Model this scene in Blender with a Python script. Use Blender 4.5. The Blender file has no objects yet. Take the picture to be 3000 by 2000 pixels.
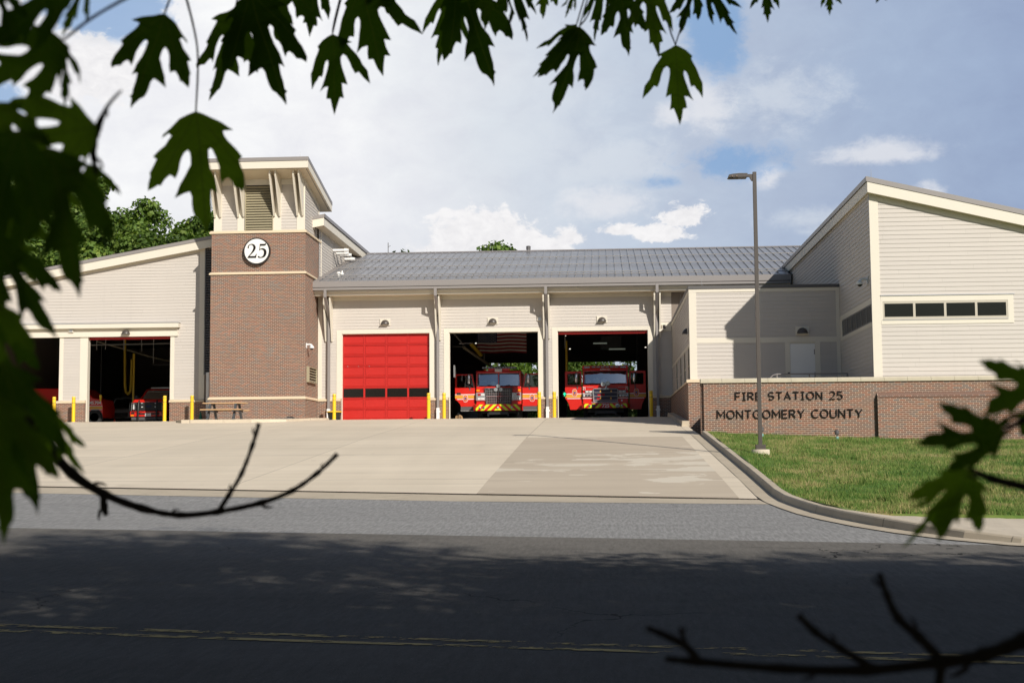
import bpy, math, random
from mathutils import Vector, Matrix, noise as mnoise
import numpy as np
R=math.radians
random.seed(7); rng=np.random.default_rng(7)
S=bpy.context.scene; C=S.collection
# ---------------------------------------------------------------- camera
def _rot(yaw,pitch,roll):
    cy,sy=math.cos(yaw),math.sin(yaw); cp,sp=math.cos(pitch),math.sin(pitch)
    f=Vector((sy*cp,cy*cp,sp)); r=Vector((cy,-sy,0)); d=f.cross(r)
    cr,sr=math.cos(roll),math.sin(roll)
    return r*cr+d*sr, d*cr-r*sr, f
cr_,cd_,cf_=_rot(-0.06606,0.0834,0.0073)
cam=bpy.data.cameras.new('camera'); camo=bpy.data.objects.new('camera',cam); C.objects.link(camo)
camo.matrix_world=Matrix(((cr_.x,-cd_.x,-cf_.x,0),(cr_.y,-cd_.y,-cf_.y,0),(cr_.z,-cd_.z,-cf_.z,0),(0,0,0,1)))
cam.sensor_width=36; cam.lens=48.336; cam.clip_start=0.05; cam.clip_end=2000
cam.dof.use_dof=True; cam.dof.focus_distance=64; cam.dof.aperture_fstop=13
S.camera=camo
# ---------------------------------------------------------------- world
W=bpy.data.worlds.new('World'); S.world=W; W.use_nodes=True
NT=W.node_tree; NT.nodes.clear()
def nd(nt,t,**k):
    n=nt.nodes.new(t)
    for a,b in k.items(): setattr(n,a,b)
    return n
def val(nt,s,i):
    if isinstance(i,(int,float)): s.default_value=i
    elif isinstance(i,tuple): s.default_value=i
    else: nt.links.new(i,s)
def mth(nt,op,a,b=0.0,c=0.0,clamp=False):
    n=nd(nt,'ShaderNodeMath',operation=op); n.use_clamp=clamp
    val(nt,n.inputs[0],a); val(nt,n.inputs[1],b)
    if op in('MULTIPLY_ADD','SMOOTH_MIN'): val(nt,n.inputs[2],c)
    return n.outputs[0]
def sstep(nt,v,lo,hi):
    n=nd(nt,'ShaderNodeMapRange',interpolation_type='SMOOTHSTEP')
    val(nt,n.inputs[0],v); n.inputs[1].default_value=lo; n.inputs[2].default_value=hi
    return n.outputs[0]
def nz(nt,vec,scale,detail=4,rough=.55,dist=0.0):
    n=nd(nt,'ShaderNodeTexNoise'); n.inputs['Scale'].default_value=scale; n.inputs['Detail'].default_value=detail
    n.inputs['Roughness'].default_value=rough; n.inputs['Distortion'].default_value=dist
    if vec is not None: nt.links.new(vec,n.inputs['Vector'])
    return n.outputs[0]
def mixc(nt,f,a,b,bt='MIX'):
    n=nd(nt,'ShaderNodeMix',data_type='RGBA',blend_type=bt)
    val(nt,n.inputs[0],f); val(nt,n.inputs[6],a); val(nt,n.inputs[7],b)
    return n.outputs[2]
def ramp(nt,f,stops,interp='LINEAR'):
    n=nd(nt,'ShaderNodeValToRGB'); n.color_ramp.interpolation=interp
    el=n.color_ramp.elements
    while len(el)<len(stops): el.new(0.5)
    for e,(p,c) in zip(el,stops): e.position=p; e.color=(*c,1)
    val(nt,n.inputs[0],f); return n.outputs[0]
def comb(nt,x,y,z=0.0):
    n=nd(nt,'ShaderNodeCombineXYZ'); val(nt,n.inputs[0],x); val(nt,n.inputs[1],y); val(nt,n.inputs[2],z); return n.outputs[0]
SUN_EL=R(29.0); SUN_AZ=R(147.4)
sky=nd(NT,'ShaderNodeTexSky',sky_type='NISHITA'); sky.sun_disc=False; sky.sun_elevation=SUN_EL; sky.sun_rotation=SUN_AZ
sky.air_density=1.0; sky.dust_density=1.0; sky.ozone_density=3.0
tc=nd(NT,'ShaderNodeTexCoord'); sp=nd(NT,'ShaderNodeSeparateXYZ'); NT.links.new(tc.outputs['Generated'],sp.inputs[0])
az=mth(NT,'MULTIPLY',mth(NT,'ARCTAN2',sp.outputs[0],sp.outputs[1]),57.2958)
el=mth(NT,'MULTIPLY',mth(NT,'ARCSINE',sp.outputs[2]),57.2958)
P0=comb(NT,az,mth(NT,'MULTIPLY',el,1.5))
n1=nz(NT,P0,.10,6,.58,.4); n2=nz(NT,P0,.42,8,.62,.3); n3=nz(NT,P0,1.5,9,.68,.5)
nn=mth(NT,'ADD',mth(NT,'MULTIPLY',mth(NT,'SUBTRACT',n2,.5),1.0),mth(NT,'MULTIPLY',mth(NT,'SUBTRACT',n3,.5),.55))
def blob(a,e,ra,re,lo,hi,amp,flat=0):
    dx=mth(NT,'DIVIDE',mth(NT,'SUBTRACT',az,a),ra); dy=mth(NT,'DIVIDE',mth(NT,'SUBTRACT',el,e),re)
    if flat: dy=mth(NT,'MULTIPLY',dy,mth(NT,'ADD',1.0,mth(NT,'MULTIPLY',mth(NT,'LESS_THAN',dy,0.0),flat)))
    r=mth(NT,'SQRT',mth(NT,'ADD',mth(NT,'MULTIPLY',dx,dx),mth(NT,'MULTIPLY',dy,dy)))
    return sstep(NT,mth(NT,'ADD',mth(NT,'SUBTRACT',1.0,r),mth(NT,'MULTIPLY',nn,amp)),lo,hi)
def mx(l):
    o=l[0]
    for q in l[1:]: o=mth(NT,'MAXIMUM',o,q)
    return o
azn=mth(NT,'DIVIDE',mth(NT,'ADD',mth(NT,'ADD',az,mth(NT,'MULTIPLY',mth(NT,'SUBTRACT',n1,.5),9.0)),40.0),80.0)
base=ramp(NT,azn,[(0,(.30,.40,.58)),(.14,(.92,.93,.95)),(.36,(.90,.905,.93)),(.44,(.72,.76,.82)),(.51,(.56,.63,.74)),(.57,(.46,.54,.68)),(.64,(.385,.475,.64)),(.72,(.315,.40,.58)),(1,(.25,.35,.52))])
soft=mth(NT,'ADD',.80,mth(NT,'MULTIPLY',n1,.40))
soft2=mth(NT,'ADD',.86,mth(NT,'MULTIPLY',n2,.28))
base=mixc(NT,1.0,base,comb(NT,mth(NT,'MULTIPLY',soft,soft2),mth(NT,'MULTIPLY',soft,soft2),mth(NT,'ADD',.3,mth(NT,'MULTIPLY',mth(NT,'MULTIPLY',soft,soft2),.7))),'MULTIPLY')
# pale wisps
wisp=mx([blob(1.0,12.0,5.5,1.6,.1,.9,1.6),blob(7.5,14.5,5,2.4,.2,1.1,1.8),blob(-3,13,6,3,.1,1.2,1.4),blob(9.5,9.5,4,1.0,.2,1.0,1.6)])
base=mixc(NT,mth(NT,'MULTIPLY',wisp,.55),base,(.70,.745,.81,1))
soc=mx([blob(11.6,11.9,3.0,.95,.0,.75,1.3,1.2),blob(13.2,10.2,1.1,.7,.1,.8,1.5),blob(3.2,14.0,1.6,.8,.1,.9,1.6),blob(-18,9,5,2.2,.0,1.0,1.2),blob(-9,8.3,3.2,1.5,.05,.7,1.3,1),blob(6.9,11.4,.9,.7,.0,.8,1.6),blob(4.4,14.6,1.6,2.0,.0,.9,1.5),blob(.2,10.4,2.6,.9,.0,.9,1.7)])
base=mixc(NT,mth(NT,'MULTIPLY',soc,.75),base,(.80,.81,.85,1))
cum=mx([blob(-5.0,8.6,3.2,1.9,.04,.30,1.8,.8),blob(-3.2,8.5,2.6,1.0,.06,.34,1.9,.8),blob(3.5,9.75,1.35,1.0,.08,.36,2.0,.9),blob(2.6,9.1,1.5,.6,.08,.4,2.1,.7),blob(.6,9.3,1.3,.42,.10,.5,2.2,.8),blob(-1.2,9.0,1.2,.7,.1,.5,2.2,.8),blob(-21.5,15.4,3.2,1.6,.05,.35,1.6)])
shade=mth(NT,'ADD',.66,mth(NT,'ADD',mth(NT,'MULTIPLY',n2,.22),mth(NT,'MULTIPLY',n3,.36)),clamp=True)
cumc=mixc(NT,1.0,(.93,.92,.91,1),comb(NT,shade,shade,mth(NT,'ADD',.12,mth(NT,'MULTIPLY',shade,.9))),'MULTIPLY')
cl=mixc(NT,cum,base,cumc)
hole=mx([blob(4.9,17.2,1.7,2.6,.0,.5,1.2),blob(5.2,12.0,3.0,1.0,.0,.8,2.0),blob(2.6,11.3,2.2,.5,.2,1.2,2.0),blob(-20.6,17.8,3.2,1.6,.0,.35,1.2),blob(-25,14,2,1.2,.1,.5,1.3)])
behind=sstep(NT,n1,.60,.72)
front=mth(NT,'MAXIMUM',sstep(NT,mth(NT,'ABSOLUTE',az),38,55),sstep(NT,el,24,38))
cl=mixc(NT,mth(NT,'MULTIPLY',mth(NT,'MULTIPLY',hole,mth(NT,'SUBTRACT',1.0,cum)),.78),cl,(.24,.42,.71,1))
mask=mth(NT,'MULTIPLY',mth(NT,'SUBTRACT',1.0,mth(NT,'MULTIPLY',hole,.12)),mth(NT,'SUBTRACT',1.0,mth(NT,'MULTIPLY',front,mth(NT,'SUBTRACT',1.0,behind))))
b1=nd(NT,'ShaderNodeBackground'); NT.links.new(sky.outputs[0],b1.inputs[0]); b1.inputs[1].default_value=.065
b2=nd(NT,'ShaderNodeBackground'); NT.links.new(cl,b2.inputs[0]); b2.inputs[1].default_value=1.0
ms=nd(NT,'ShaderNodeMixShader'); NT.links.new(mask,ms.inputs[0]); NT.links.new(b1.outputs[0],ms.inputs[1]); NT.links.new(b2.outputs[0],ms.inputs[2])
wo=nd(NT,'ShaderNodeOutputWorld'); NT.links.new(ms.outputs[0],wo.inputs[0])
# ---------------------------------------------------------------- sun
sl=bpy.data.lights.new('sun','SUN'); sl.energy=4.9; sl.angle=R(.53); sl.color=(1,.94,.85)
so=bpy.data.objects.new('sun',sl); C.objects.link(so); so.rotation_euler=Vector((-.471,.737,-.485)).to_track_quat('-Z','Y').to_euler(); so.location=(20,-30,40)
S.view_settings.view_transform='Standard'; S.view_settings.look='None'; S.view_settings.exposure=0.0; S.view_settings.gamma=1.0
S.render.engine='CYCLES'
# ---------------------------------------------------------------- helpers
class MB:
    def __init__(s): s.v=[];s.f=[];s.m=[]
    def add(s,vs,fs,mi=0):
        b=len(s.v); s.v+= [tuple(q) for q in vs]; s.f+=[tuple(i+b for i in f) for f in fs]; s.m+=[mi]*len(fs); return s
    def box(s,x0,x1,y0,y1,z0,z1,mi=0):
        return s.add([(x0,y0,z0),(x1,y0,z0),(x1,y1,z0),(x0,y1,z0),(x0,y0,z1),(x1,y0,z1),(x1,y1,z1),(x0,y1,z1)],[(3,2,1,0),(4,5,6,7),(0,1,5,4),(1,2,6,5),(2,3,7,6),(3,0,4,7)],mi)
    def ext(s,poly,a,b,ax='y',mi=0):
        # poly of 2d points extruded along axis; ax y: (x,z); ax x: (y,z); ax z: (x,y)
        def p(q,t): return {'y':(q[0],t,q[1]),'x':(t,q[0],q[1]),'z':(q[0],q[1],t)}[ax]
        n=len(poly); vs=[p(q,a) for q in poly]+[p(q,b) for q in poly]
        return s.add(vs,[tuple(range(n)),tuple(range(2*n-1,n-1,-1))]+[(i,i+n,(i+1)%n+n,(i+1)%n) for i in range(n)],mi)
    def tube(s,pts,r,n=8,mi=0,cap=True):
        pts=[Vector(p) for p in pts]; rs=r if isinstance(r,(list,tuple)) else [r]*len(pts)
        b=len(s.v); up=None
        for i,p in enumerate(pts):
            t=(pts[min(i+1,len(pts)-1)]-pts[max(i-1,0)]).normalized()
            if up is None: up=Vector((0,0,1)) if abs(t.z)<.9 else Vector((1,0,0))
            a=t.cross(up).normalized(); c=a.cross(t).normalized(); up=c
            for k in range(n):
                an=2*math.pi*k/n; s.v.append(tuple(p+(a*math.cos(an)+c*math.sin(an))*rs[i]))
        for i in range(len(pts)-1):
            for k in range(n):
                s.f.append((b+i*n+k,b+i*n+(k+1)%n,b+(i+1)*n+(k+1)%n,b+(i+1)*n+k)); s.m.append(mi)
        if cap:
            s.f.append(tuple(b+k for k in range(n-1,-1,-1))); s.m.append(mi)
            e=b+(len(pts)-1)*n; s.f.append(tuple(e+k for k in range(n))); s.m.append(mi)
        return s
    def lathe(s,prof,c=(0,0,0),n=24,ax='z',mi=0,sx=1,sy=1):
        b=len(s.v)
        for r,h in prof:
            for k in range(n):
                an=2*math.pi*k/n; x,y=r*math.cos(an)*sx,r*math.sin(an)*sy
                q={'z':(x,y,h),'y':(x,h,y),'x':(h,x,y)}[ax]; s.v.append((q[0]+c[0],q[1]+c[1],q[2]+c[2]))
        for i in range(len(prof)-1):
            for k in range(n):
                s.f.append((b+i*n+k,b+i*n+(k+1)%n,b+(i+1)*n+(k+1)%n,b+(i+1)*n+k)); s.m.append(mi)
        s.f.append(tuple(b+k for k in range(n-1,-1,-1))); s.m.append(mi)
        e=b+(len(prof)-1)*n; s.f.append(tuple(e+k for k in range(n))); s.m.append(mi)
        return s
    def islands(s):
        par=list(range(len(s.v)))
        def fd(i):
            while par[i]!=i: par[i]=par[par[i]]; i=par[i]
            return i
        for f in s.f:
            a=fd(f[0])
            for k in f[1:]: par[fd(k)]=a
        g={}
        for fi,f in enumerate(s.f): g.setdefault(fd(f[0]),[]).append(fi)
        out=[]
        for fs in g.values():
            m=MB(); mp={}
            for fi in fs:
                ff=[]
                for k in s.f[fi]:
                    if k not in mp: mp[k]=len(m.v); m.v.append(s.v[k])
                    ff.append(mp[k])
                m.f.append(tuple(ff)); m.m.append(s.m[fi])
            out.append(m)
        return out
    def each(s,name,mats,parent=None,**k): return [m.build(name,mats,parent,**k) for m in s.islands()]
    def build(s,name,mats,parent=None,world=True,bevel=0,smooth=False,**tg):
        if not isinstance(mats,(list,tuple)): mats=[mats]
        off=Vector((0,0,0))
        if parent is not None and world: off=abs_loc(parent)
        me=bpy.data.meshes.new(name); me.from_pydata([(v[0]-off.x,v[1]-off.y,v[2]-off.z) for v in s.v],[],s.f)
        for m in mats: me.materials.append(m)
        if len(mats)>1: me.polygons.foreach_set('material_index',s.m)
        if smooth: me.polygons.foreach_set('use_smooth',[True]*len(me.polygons))
        me.validate(); me.update()
        o=bpy.data.objects.new(name,me); C.objects.link(o)
        import bmesh
        bm=bmesh.new(); bm.from_mesh(me); bmesh.ops.recalc_face_normals(bm,faces=bm.faces); bm.to_mesh(me); bm.free()
        if smooth: 
            try: me.set_sharp_from_angle(angle=R(40))
            except Exception: pass
        if bevel:
            md=o.modifiers.new('bevel','BEVEL'); md.width=bevel; md.segments=2; md.limit_method='ANGLE'
        if parent is not None: o.parent=parent
        for k,v in tg.items(): o[k]=v
        return o
def abs_loc(o):
    v=Vector(o.location)
    while o.parent: o=o.parent; v+=Vector(o.location)
    return v
def thing(name,loc,label,cat,group=None,rz=0):
    o=bpy.data.objects.new(name,None); C.objects.link(o); o.location=loc; o.rotation_euler=(0,0,rz); o.empty_display_size=.3
    o['label']=label; o['category']=cat
    if group: o['group']=group
    return o
def tag(o,label,cat,group=None):
    o['label']=label; o['category']=cat
    if group: o['group']=group
    return o
def dup(o,loc=None,rz=None,label=None,parent=None,group=None,scale=None):
    c=o.copy(); C.objects.link(c)
    if parent is not None: c.parent=parent
    for ch in list(o.children): dup(ch,parent=c)
    if loc is not None: c.location=loc
    if rz is not None: c.rotation_euler=(0,0,rz)
    if scale is not None: c.scale=(scale,)*3 if not isinstance(scale,tuple) else scale
    if label: c['label']=label
    if group: c['group']=group
    return c
# ---------------------------------------------------------------- materials
def newmat(name):
    m=bpy.data.materials.new(name); m.use_nodes=True; nt=m.node_tree; nt.nodes.clear()
    b=nd(nt,'ShaderNodeBsdfPrincipled'); o=nd(nt,'ShaderNodeOutputMaterial'); nt.links.new(b.outputs[0],o.inputs[0])
    return m,nt,b
def pos(nt): return nd(nt,'ShaderNodeNewGeometry').outputs['Position']
def objc(nt): return nd(nt,'ShaderNodeTexCoord').outputs['Object']
def bump(nt,b,h,st=.3,dist=.01):
    n=nd(nt,'ShaderNodeBump'); n.inputs['Strength'].default_value=st; n.inputs['Distance'].default_value=dist
    val(nt,n.inputs['Height'],h); nt.links.new(n.outputs[0],b.inputs['Normal'])
def pm(name,col,rough=.5,metal=0.0,var=.08,scale=2.0,bmp=0.0,bs=60,coat=0.0,spec=.5):
    m,nt,b=newmat(name); p=objc(nt)
    v=nz(nt,p,scale,5,.6); v2=nz(nt,p,scale*9,3,.6)
    k=mth(nt,'ADD',1-var,mth(nt,'MULTIPLY',mth(nt,'ADD',mth(nt,'MULTIPLY',v,.65),mth(nt,'MULTIPLY',v2,.35)),2*var))
    c=mixc(nt,1.0,(*col,1),comb(nt,k,k,k),'MULTIPLY'); nt.links.new(c,b.inputs['Base Color'])
    nt.links.new(mth(nt,'ADD',rough-.05,mth(nt,'MULTIPLY',v2,.1)),b.inputs['Roughness'])
    b.inputs['Metallic'].default_value=metal; b.inputs['Specular IOR Level'].default_value=spec
    if coat: b.inputs['Coat Weight'].default_value=coat; b.inputs['Coat Roughness'].default_value=.08
    if bmp: bump(nt,b,nz(nt,p,bs,4,.6),bmp,.01)
    return m
def brickmat(name,pal,tint=(1,1,1)):
    m,nt,b=newmat(name); g=nd(nt,'ShaderNodeNewGeometry'); s=nd(nt,'ShaderNodeSeparateXYZ'); nt.links.new(g.outputs['Position'],s.inputs[0])
    sn=nd(nt,'ShaderNodeSeparateXYZ'); nt.links.new(g.outputs['True Normal'],sn.inputs[0])
    isx=mth(nt,'GREATER_THAN',mth(nt,'ABSOLUTE',sn.outputs[0]),.7)
    u=mth(nt,'ADD',mth(nt,'MULTIPLY',s.outputs[1],isx),mth(nt,'MULTIPLY',s.outputs[0],mth(nt,'SUBTRACT',1.0,isx)))
    w,h=.2032,.0677
    row=mth(nt,'DIVIDE',s.outputs[2],h); ri=mth(nt,'FLOOR',row); rf=mth(nt,'FRACT',row)
    # header colour and shift
    uu=mth(nt,'ADD',mth(nt,'DIVIDE',u,w),mth(nt,'MULTIPLY',mth(nt,'MODULO',mth(nt,'ABSOLUTE',ri),2.0),.5))
    ci=mth(nt,'FLOOR',uu); cf=mth(nt,'FRACT',uu)
    wn=nd(nt,'ShaderNodeTexWhiteNoise',noise_dimensions='3D'); nt.links.new(comb(nt,ci,ri,isx),wn.inputs['Vector'])
    drift=nz(nt,comb(nt,mth(nt,'MULTIPLY',ci,.2),mth(nt,'MULTIPLY',ri,.13),0.0),.8,3,.6)
    cc=mth(nt,'ADD',mth(nt,'MULTIPLY',wn.outputs[0],.8),mth(nt,'MULTIPLY',mth(nt,'SUBTRACT',drift,.45),.45),clamp=True)
    col=ramp(nt,cc,pal,'LINEAR')
    mu=mth(nt,'MAXIMUM',mth(nt,'LESS_THAN',cf,.052),mth(nt,'LESS_THAN',rf,.16))
    dirt=nz(nt,g.outputs['Position'],.5,5,.6); dk=mth(nt,'ADD',.88,mth(nt,'MULTIPLY',dirt,.24))
    c=mixc(nt,mu,col,(.60,.47,.37,1)); c=mixc(nt,1.0,c,comb(nt,dk,dk,dk),'MULTIPLY')
    nt.links.new(c,b.inputs['Base Color']); b.inputs['Roughness'].default_value=.85; b.inputs['Specular IOR Level'].default_value=.2
    bump(nt,b,mth(nt,'ADD',mth(nt,'SUBTRACT',1.0,mu),mth(nt,'MULTIPLY',nz(nt,g.outputs['Position'],40,3),.3)),.6,.006)
    return m
PAL=[(0,(.15,.125,.11)),(.16,(.155,.11,.088)),(.38,(.17,.10,.073)),(.56,(.19,.103,.072)),(.72,(.24,.11,.072)),(.86,(.20,.13,.085)),(.95,(.34,.185,.08)),(1,(.40,.22,.09))]
M={}
M['brick']=brickmat('brick',PAL)
def sidingmat(name,col):
    m,nt,b=newmat(name); g=nd(nt,'ShaderNodeNewGeometry'); s=nd(nt,'ShaderNodeSeparateXYZ'); nt.links.new(g.outputs['Position'],s.inputs[0])
    sn=nd(nt,'ShaderNodeSeparateXYZ'); nt.links.new(g.outputs['True Normal'],sn.inputs[0])
    isx=mth(nt,'GREATER_THAN',mth(nt,'ABSOLUTE',sn.outputs[0]),.7)
    u=mth(nt,'ADD',mth(nt,'MULTIPLY',s.outputs[1],isx),mth(nt,'MULTIPLY',s.outputs[0],mth(nt,'SUBTRACT',1.0,isx)))
    ri=mth(nt,'FLOOR',mth(nt,'DIVIDE',mth(nt,'SUBTRACT',s.outputs[2],2.97),.1524))
    wn=nd(nt,'ShaderNodeTexWhiteNoise',noise_dimensions='1D'); nt.links.new(ri,wn.inputs['W'])
    uu=mth(nt,'ADD',mth(nt,'DIVIDE',u,3.66),mth(nt,'MULTIPLY',wn.outputs[0],7.0))
    cf=mth(nt,'FRACT',uu); seam=mth(nt,'LESS_THAN',cf,.0014)
    wn2=nd(nt,'ShaderNodeTexWhiteNoise',noise_dimensions='2D'); nt.links.new(comb(nt,mth(nt,'FLOOR',uu),ri),wn2.inputs['Vector'])
    k=mth(nt,'ADD',.965,mth(nt,'ADD',mth(nt,'MULTIPLY',wn2.outputs[0],.035),mth(nt,'MULTIPLY',nz(nt,g.outputs['Position'],.7,5,.6),.07)))
    st=nd(nt,'ShaderNodeVectorMath',operation='MULTIPLY'); nt.links.new(g.outputs['Position'],st.inputs[0]); st.inputs[1].default_value=(2.5,2.5,.25)
    streak=sstep(nt,nz(nt,st.outputs[0],1.0,4,.65),.56,.78); k=mth(nt,'SUBTRACT',k,mth(nt,'MULTIPLY',streak,.05))
    c=mixc(nt,1.0,(*col,1),comb(nt,k,k,k),'MULTIPLY'); c=mixc(nt,mth(nt,'MULTIPLY',seam,.6),c,(.2,.18,.15,1))
    nt.links.new(c,b.inputs['Base Color']); b.inputs['Roughness'].default_value=.62
    gr=nd(nt,'ShaderNodeVectorMath',operation='MULTIPLY'); nt.links.new(g.outputs['Position'],gr.inputs[0]); gr.inputs[1].default_value=(8,8,90)
    bump(nt,b,nz(nt,gr.outputs[0],1.0,4,.6),.25,.004)
    return m
M['siding']=sidingmat('siding',(.515,.475,.43))
M['trim']=pm('cream_trim',(.68,.63,.53),.5,var=.05,scale=1.2)
M['stone']=pm('cast_stone',(.66,.54,.38),.75,var=.14,scale=2.5,bmp=.15)
M['capstone']=pm('weathered_cap',(.50,.45,.34),.8,var=.28,scale=3.0,bmp=.2)
M['gray']=pm('gray_metal',(.255,.235,.225),.42,var=.05,scale=1.0)
M['graydk']=pm('dark_gray_metal',(.10,.095,.095),.45,var=.08)
M['white']=pm('white_paint',(.78,.77,.74),.4,var=.04)
M['soffit']=pm('soffit_panel',(.62,.53,.39),.6,var=.05)
M['louver']=pm('tan_louver',(.34,.30,.20),.45,var=.05)
M['louverdk']=pm('gray_louver',(.17,.165,.16),.45,var=.05)
M['black']=pm('black_plastic',(.018,.018,.018),.45,var=.2)
M['dark']=pm('dark_void',(.03,.025,.022),.9,var=.3)
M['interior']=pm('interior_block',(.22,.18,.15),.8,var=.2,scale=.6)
M['steel']=pm('interior_steel',(.30,.29,.27),.5,var=.1)
M['red']=pm('red_paint',(.66,.018,.010),.32,var=.04,coat=.6)
M['doorred']=pm('red_door',(.47,.016,.011),.40,var=.12,scale=.8)
M['yellow']=pm('yellow_plastic',(.86,.55,.02),.4,var=.07)
M['gold']=pm('gold_stripe',(.72,.36,.04),.4,var=.05)
M['lime']=pm('lime_reflective',(.66,.78,.02),.35,var=.06)
M['chrome']=pm('chrome',(.82,.82,.83),.16,metal=.72,var=.06)
M['chromedk']=pm('dark_chrome',(.28,.28,.29),.25,metal=1.0,var=.1)
M['hosey']=pm('yellow_hose',(.55,.36,.02),.6,var=.15)
M['wood']=pm('tan_board',(.58,.37,.19),.6,var=.15,scale=4)
M['darkgreen']=pm('green_cone',(.005,.12,.08),.5)
M['cone']=pm('orange_cone',(.65,.06,.02),.5)
M['rubber']=pm('tyre_rubber',(.02,.02,.02),.8,var=.2)
M['pole']=pm('bronze_pole',(.075,.064,.056),.42,var=.08,scale=3)
M['orange']=pm('amber_lens',(.85,.30,.01),.25)
M['redlens']=pm('red_lens',(.45,.01,.01),.15)
M['lens']=pm('clear_lens',(.72,.72,.70),.12,var=.1)
M['silver']=pm('silver_trim',(.55,.55,.55),.3,metal=.6)
M['navy']=pm('navy_cloth',(.02,.03,.10),.9)
M['flagred']=pm('flag_red',(.30,.02,.03),.9)
M['flagwhite']=pm('flag_white',(.62,.58,.52),.9)
M['helmet']=pm('pale_helmet',(.70,.78,.55),.4)
M['blue']=pm('royal_blue',(.04,.07,.30),.5)
M['suv']=pm('white_car_paint',(.62,.62,.60),.3,coat=.5)
M['patina']=pm('verdigris_base',(.16,.33,.30),.7)
M['mirrorcam']=pm('camera_white',(.72,.72,.72),.35)
def glass(name,tint,rough=.02,tr=.6):
    m=bpy.data.materials.new(name); m.use_nodes=True; nt=m.node_tree; nt.nodes.clear()
    t=nd(nt,'ShaderNodeBsdfTransparent'); t.inputs[0].default_value=(*tint,1); g=nd(nt,'ShaderNodeBsdfGlossy'); g.inputs['Roughness'].default_value=rough; g.inputs[0].default_value=(.9,.95,1,1)
    f=nd(nt,'ShaderNodeFresnel'); f.inputs[0].default_value=1.5
    w=nz(nt,objc(nt),1.3,2); bn=nd(nt,'ShaderNodeBump'); bn.inputs['Strength'].default_value=.08; bn.inputs['Distance'].default_value=.05; nt.links.new(w,bn.inputs['Height'])
    nt.links.new(bn.outputs[0],g.inputs['Normal'])
    k=mth(nt,'ADD',mth(nt,'MULTIPLY',f.outputs[0],1.4),tr,clamp=True)
    x=nd(nt,'ShaderNodeMixShader'); nt.links.new(k,x.inputs[0]); nt.links.new(t.outputs[0],x.inputs[1]); nt.links.new(g.outputs[0],x.inputs[2])
    o=nd(nt,'ShaderNodeOutputMaterial'); nt.links.new(x.outputs[0],o.inputs[0]); return m
M['glass']=glass('window_glass',(.30,.33,.30),.02,.05); M['wind']=glass('windscreen_glass',(.62,.72,.72),.02,.34)
def emis(name,col,st):
    m,nt,b=newmat(name); b.inputs['Emission Color'].default_value=(*col,1); b.inputs['Emission Strength'].default_value=st; b.inputs['Base Color'].default_value=(*col,1)
    return m
M['lamp']=emis('lit_fixture',(1,.93,.78),1.6); M['greenled']=emis('green_led',(.0,.9,.35),1.3); M['dimlamp']=emis('dim_fixture',(.75,.85,.7),.10)
def leafmat(name,dk,lt,yl,tr=.35,sc=.5,fine=.9):
    m=bpy.data.materials.new(name); m.use_nodes=True; nt=m.node_tree; nt.nodes.clear()
    g=nd(nt,'ShaderNodeNewGeometry'); oi=nd(nt,'ShaderNodeObjectInfo')
    n=nz(nt,g.outputs['Position'],sc,3,.6); r=g.outputs['Random Per Island']
    c=ramp(nt,mth(nt,'ADD',mth(nt,'MULTIPLY',n,.55),mth(nt,'MULTIPLY',r,.5),clamp=True),[(0.12,dk),(.55,lt),(.95,yl)])
    k=mth(nt,'ADD',.72,mth(nt,'MULTIPLY',oi.outputs['Random'],.55)); c=mixc(nt,1.0,c,comb(nt,k,mth(nt,'ADD',.1,mth(nt,'MULTIPLY',k,.9)),mth(nt,'MULTIPLY',k,.9)),'MULTIPLY')
    d=nd(nt,'ShaderNodeBsdfPrincipled'); nt.links.new(c,d.inputs['Base Color']); d.inputs['Roughness'].default_value=.55; d.inputs['Specular IOR Level'].default_value=.3
    t=nd(nt,'ShaderNodeBsdfTranslucent'); nt.links.new(mixc(nt,1.0,c,(1.5,1.6,.5,1),'MULTIPLY'),t.inputs[0])
    x=nd(nt,'ShaderNodeMixShader'); x.inputs[0].default_value=tr; nt.links.new(d.outputs[0],x.inputs[1]); nt.links.new(t.outputs[0],x.inputs[2])
    o=nd(nt,'ShaderNodeOutputMaterial'); nt.links.new(x.outputs[0],o.inputs[0]); return m
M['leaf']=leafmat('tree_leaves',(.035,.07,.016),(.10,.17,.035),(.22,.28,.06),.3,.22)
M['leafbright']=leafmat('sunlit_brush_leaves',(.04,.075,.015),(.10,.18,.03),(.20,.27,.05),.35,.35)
M['darkened_leaf']=leafmat('darkened_leaves',(.012,.022,.008),(.025,.045,.012),(.04,.06,.015),.12,.3)  # leaf colour darkened so unseen crowns scatter less light onto the road
M['bark']=pm('bark',(.10,.075,.055),.9,var=.3,scale=6,bmp=.6,bs=20)
M['twig']=pm('dark_twig',(.03,.022,.018),.85,var=.3,scale=60)
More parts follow.
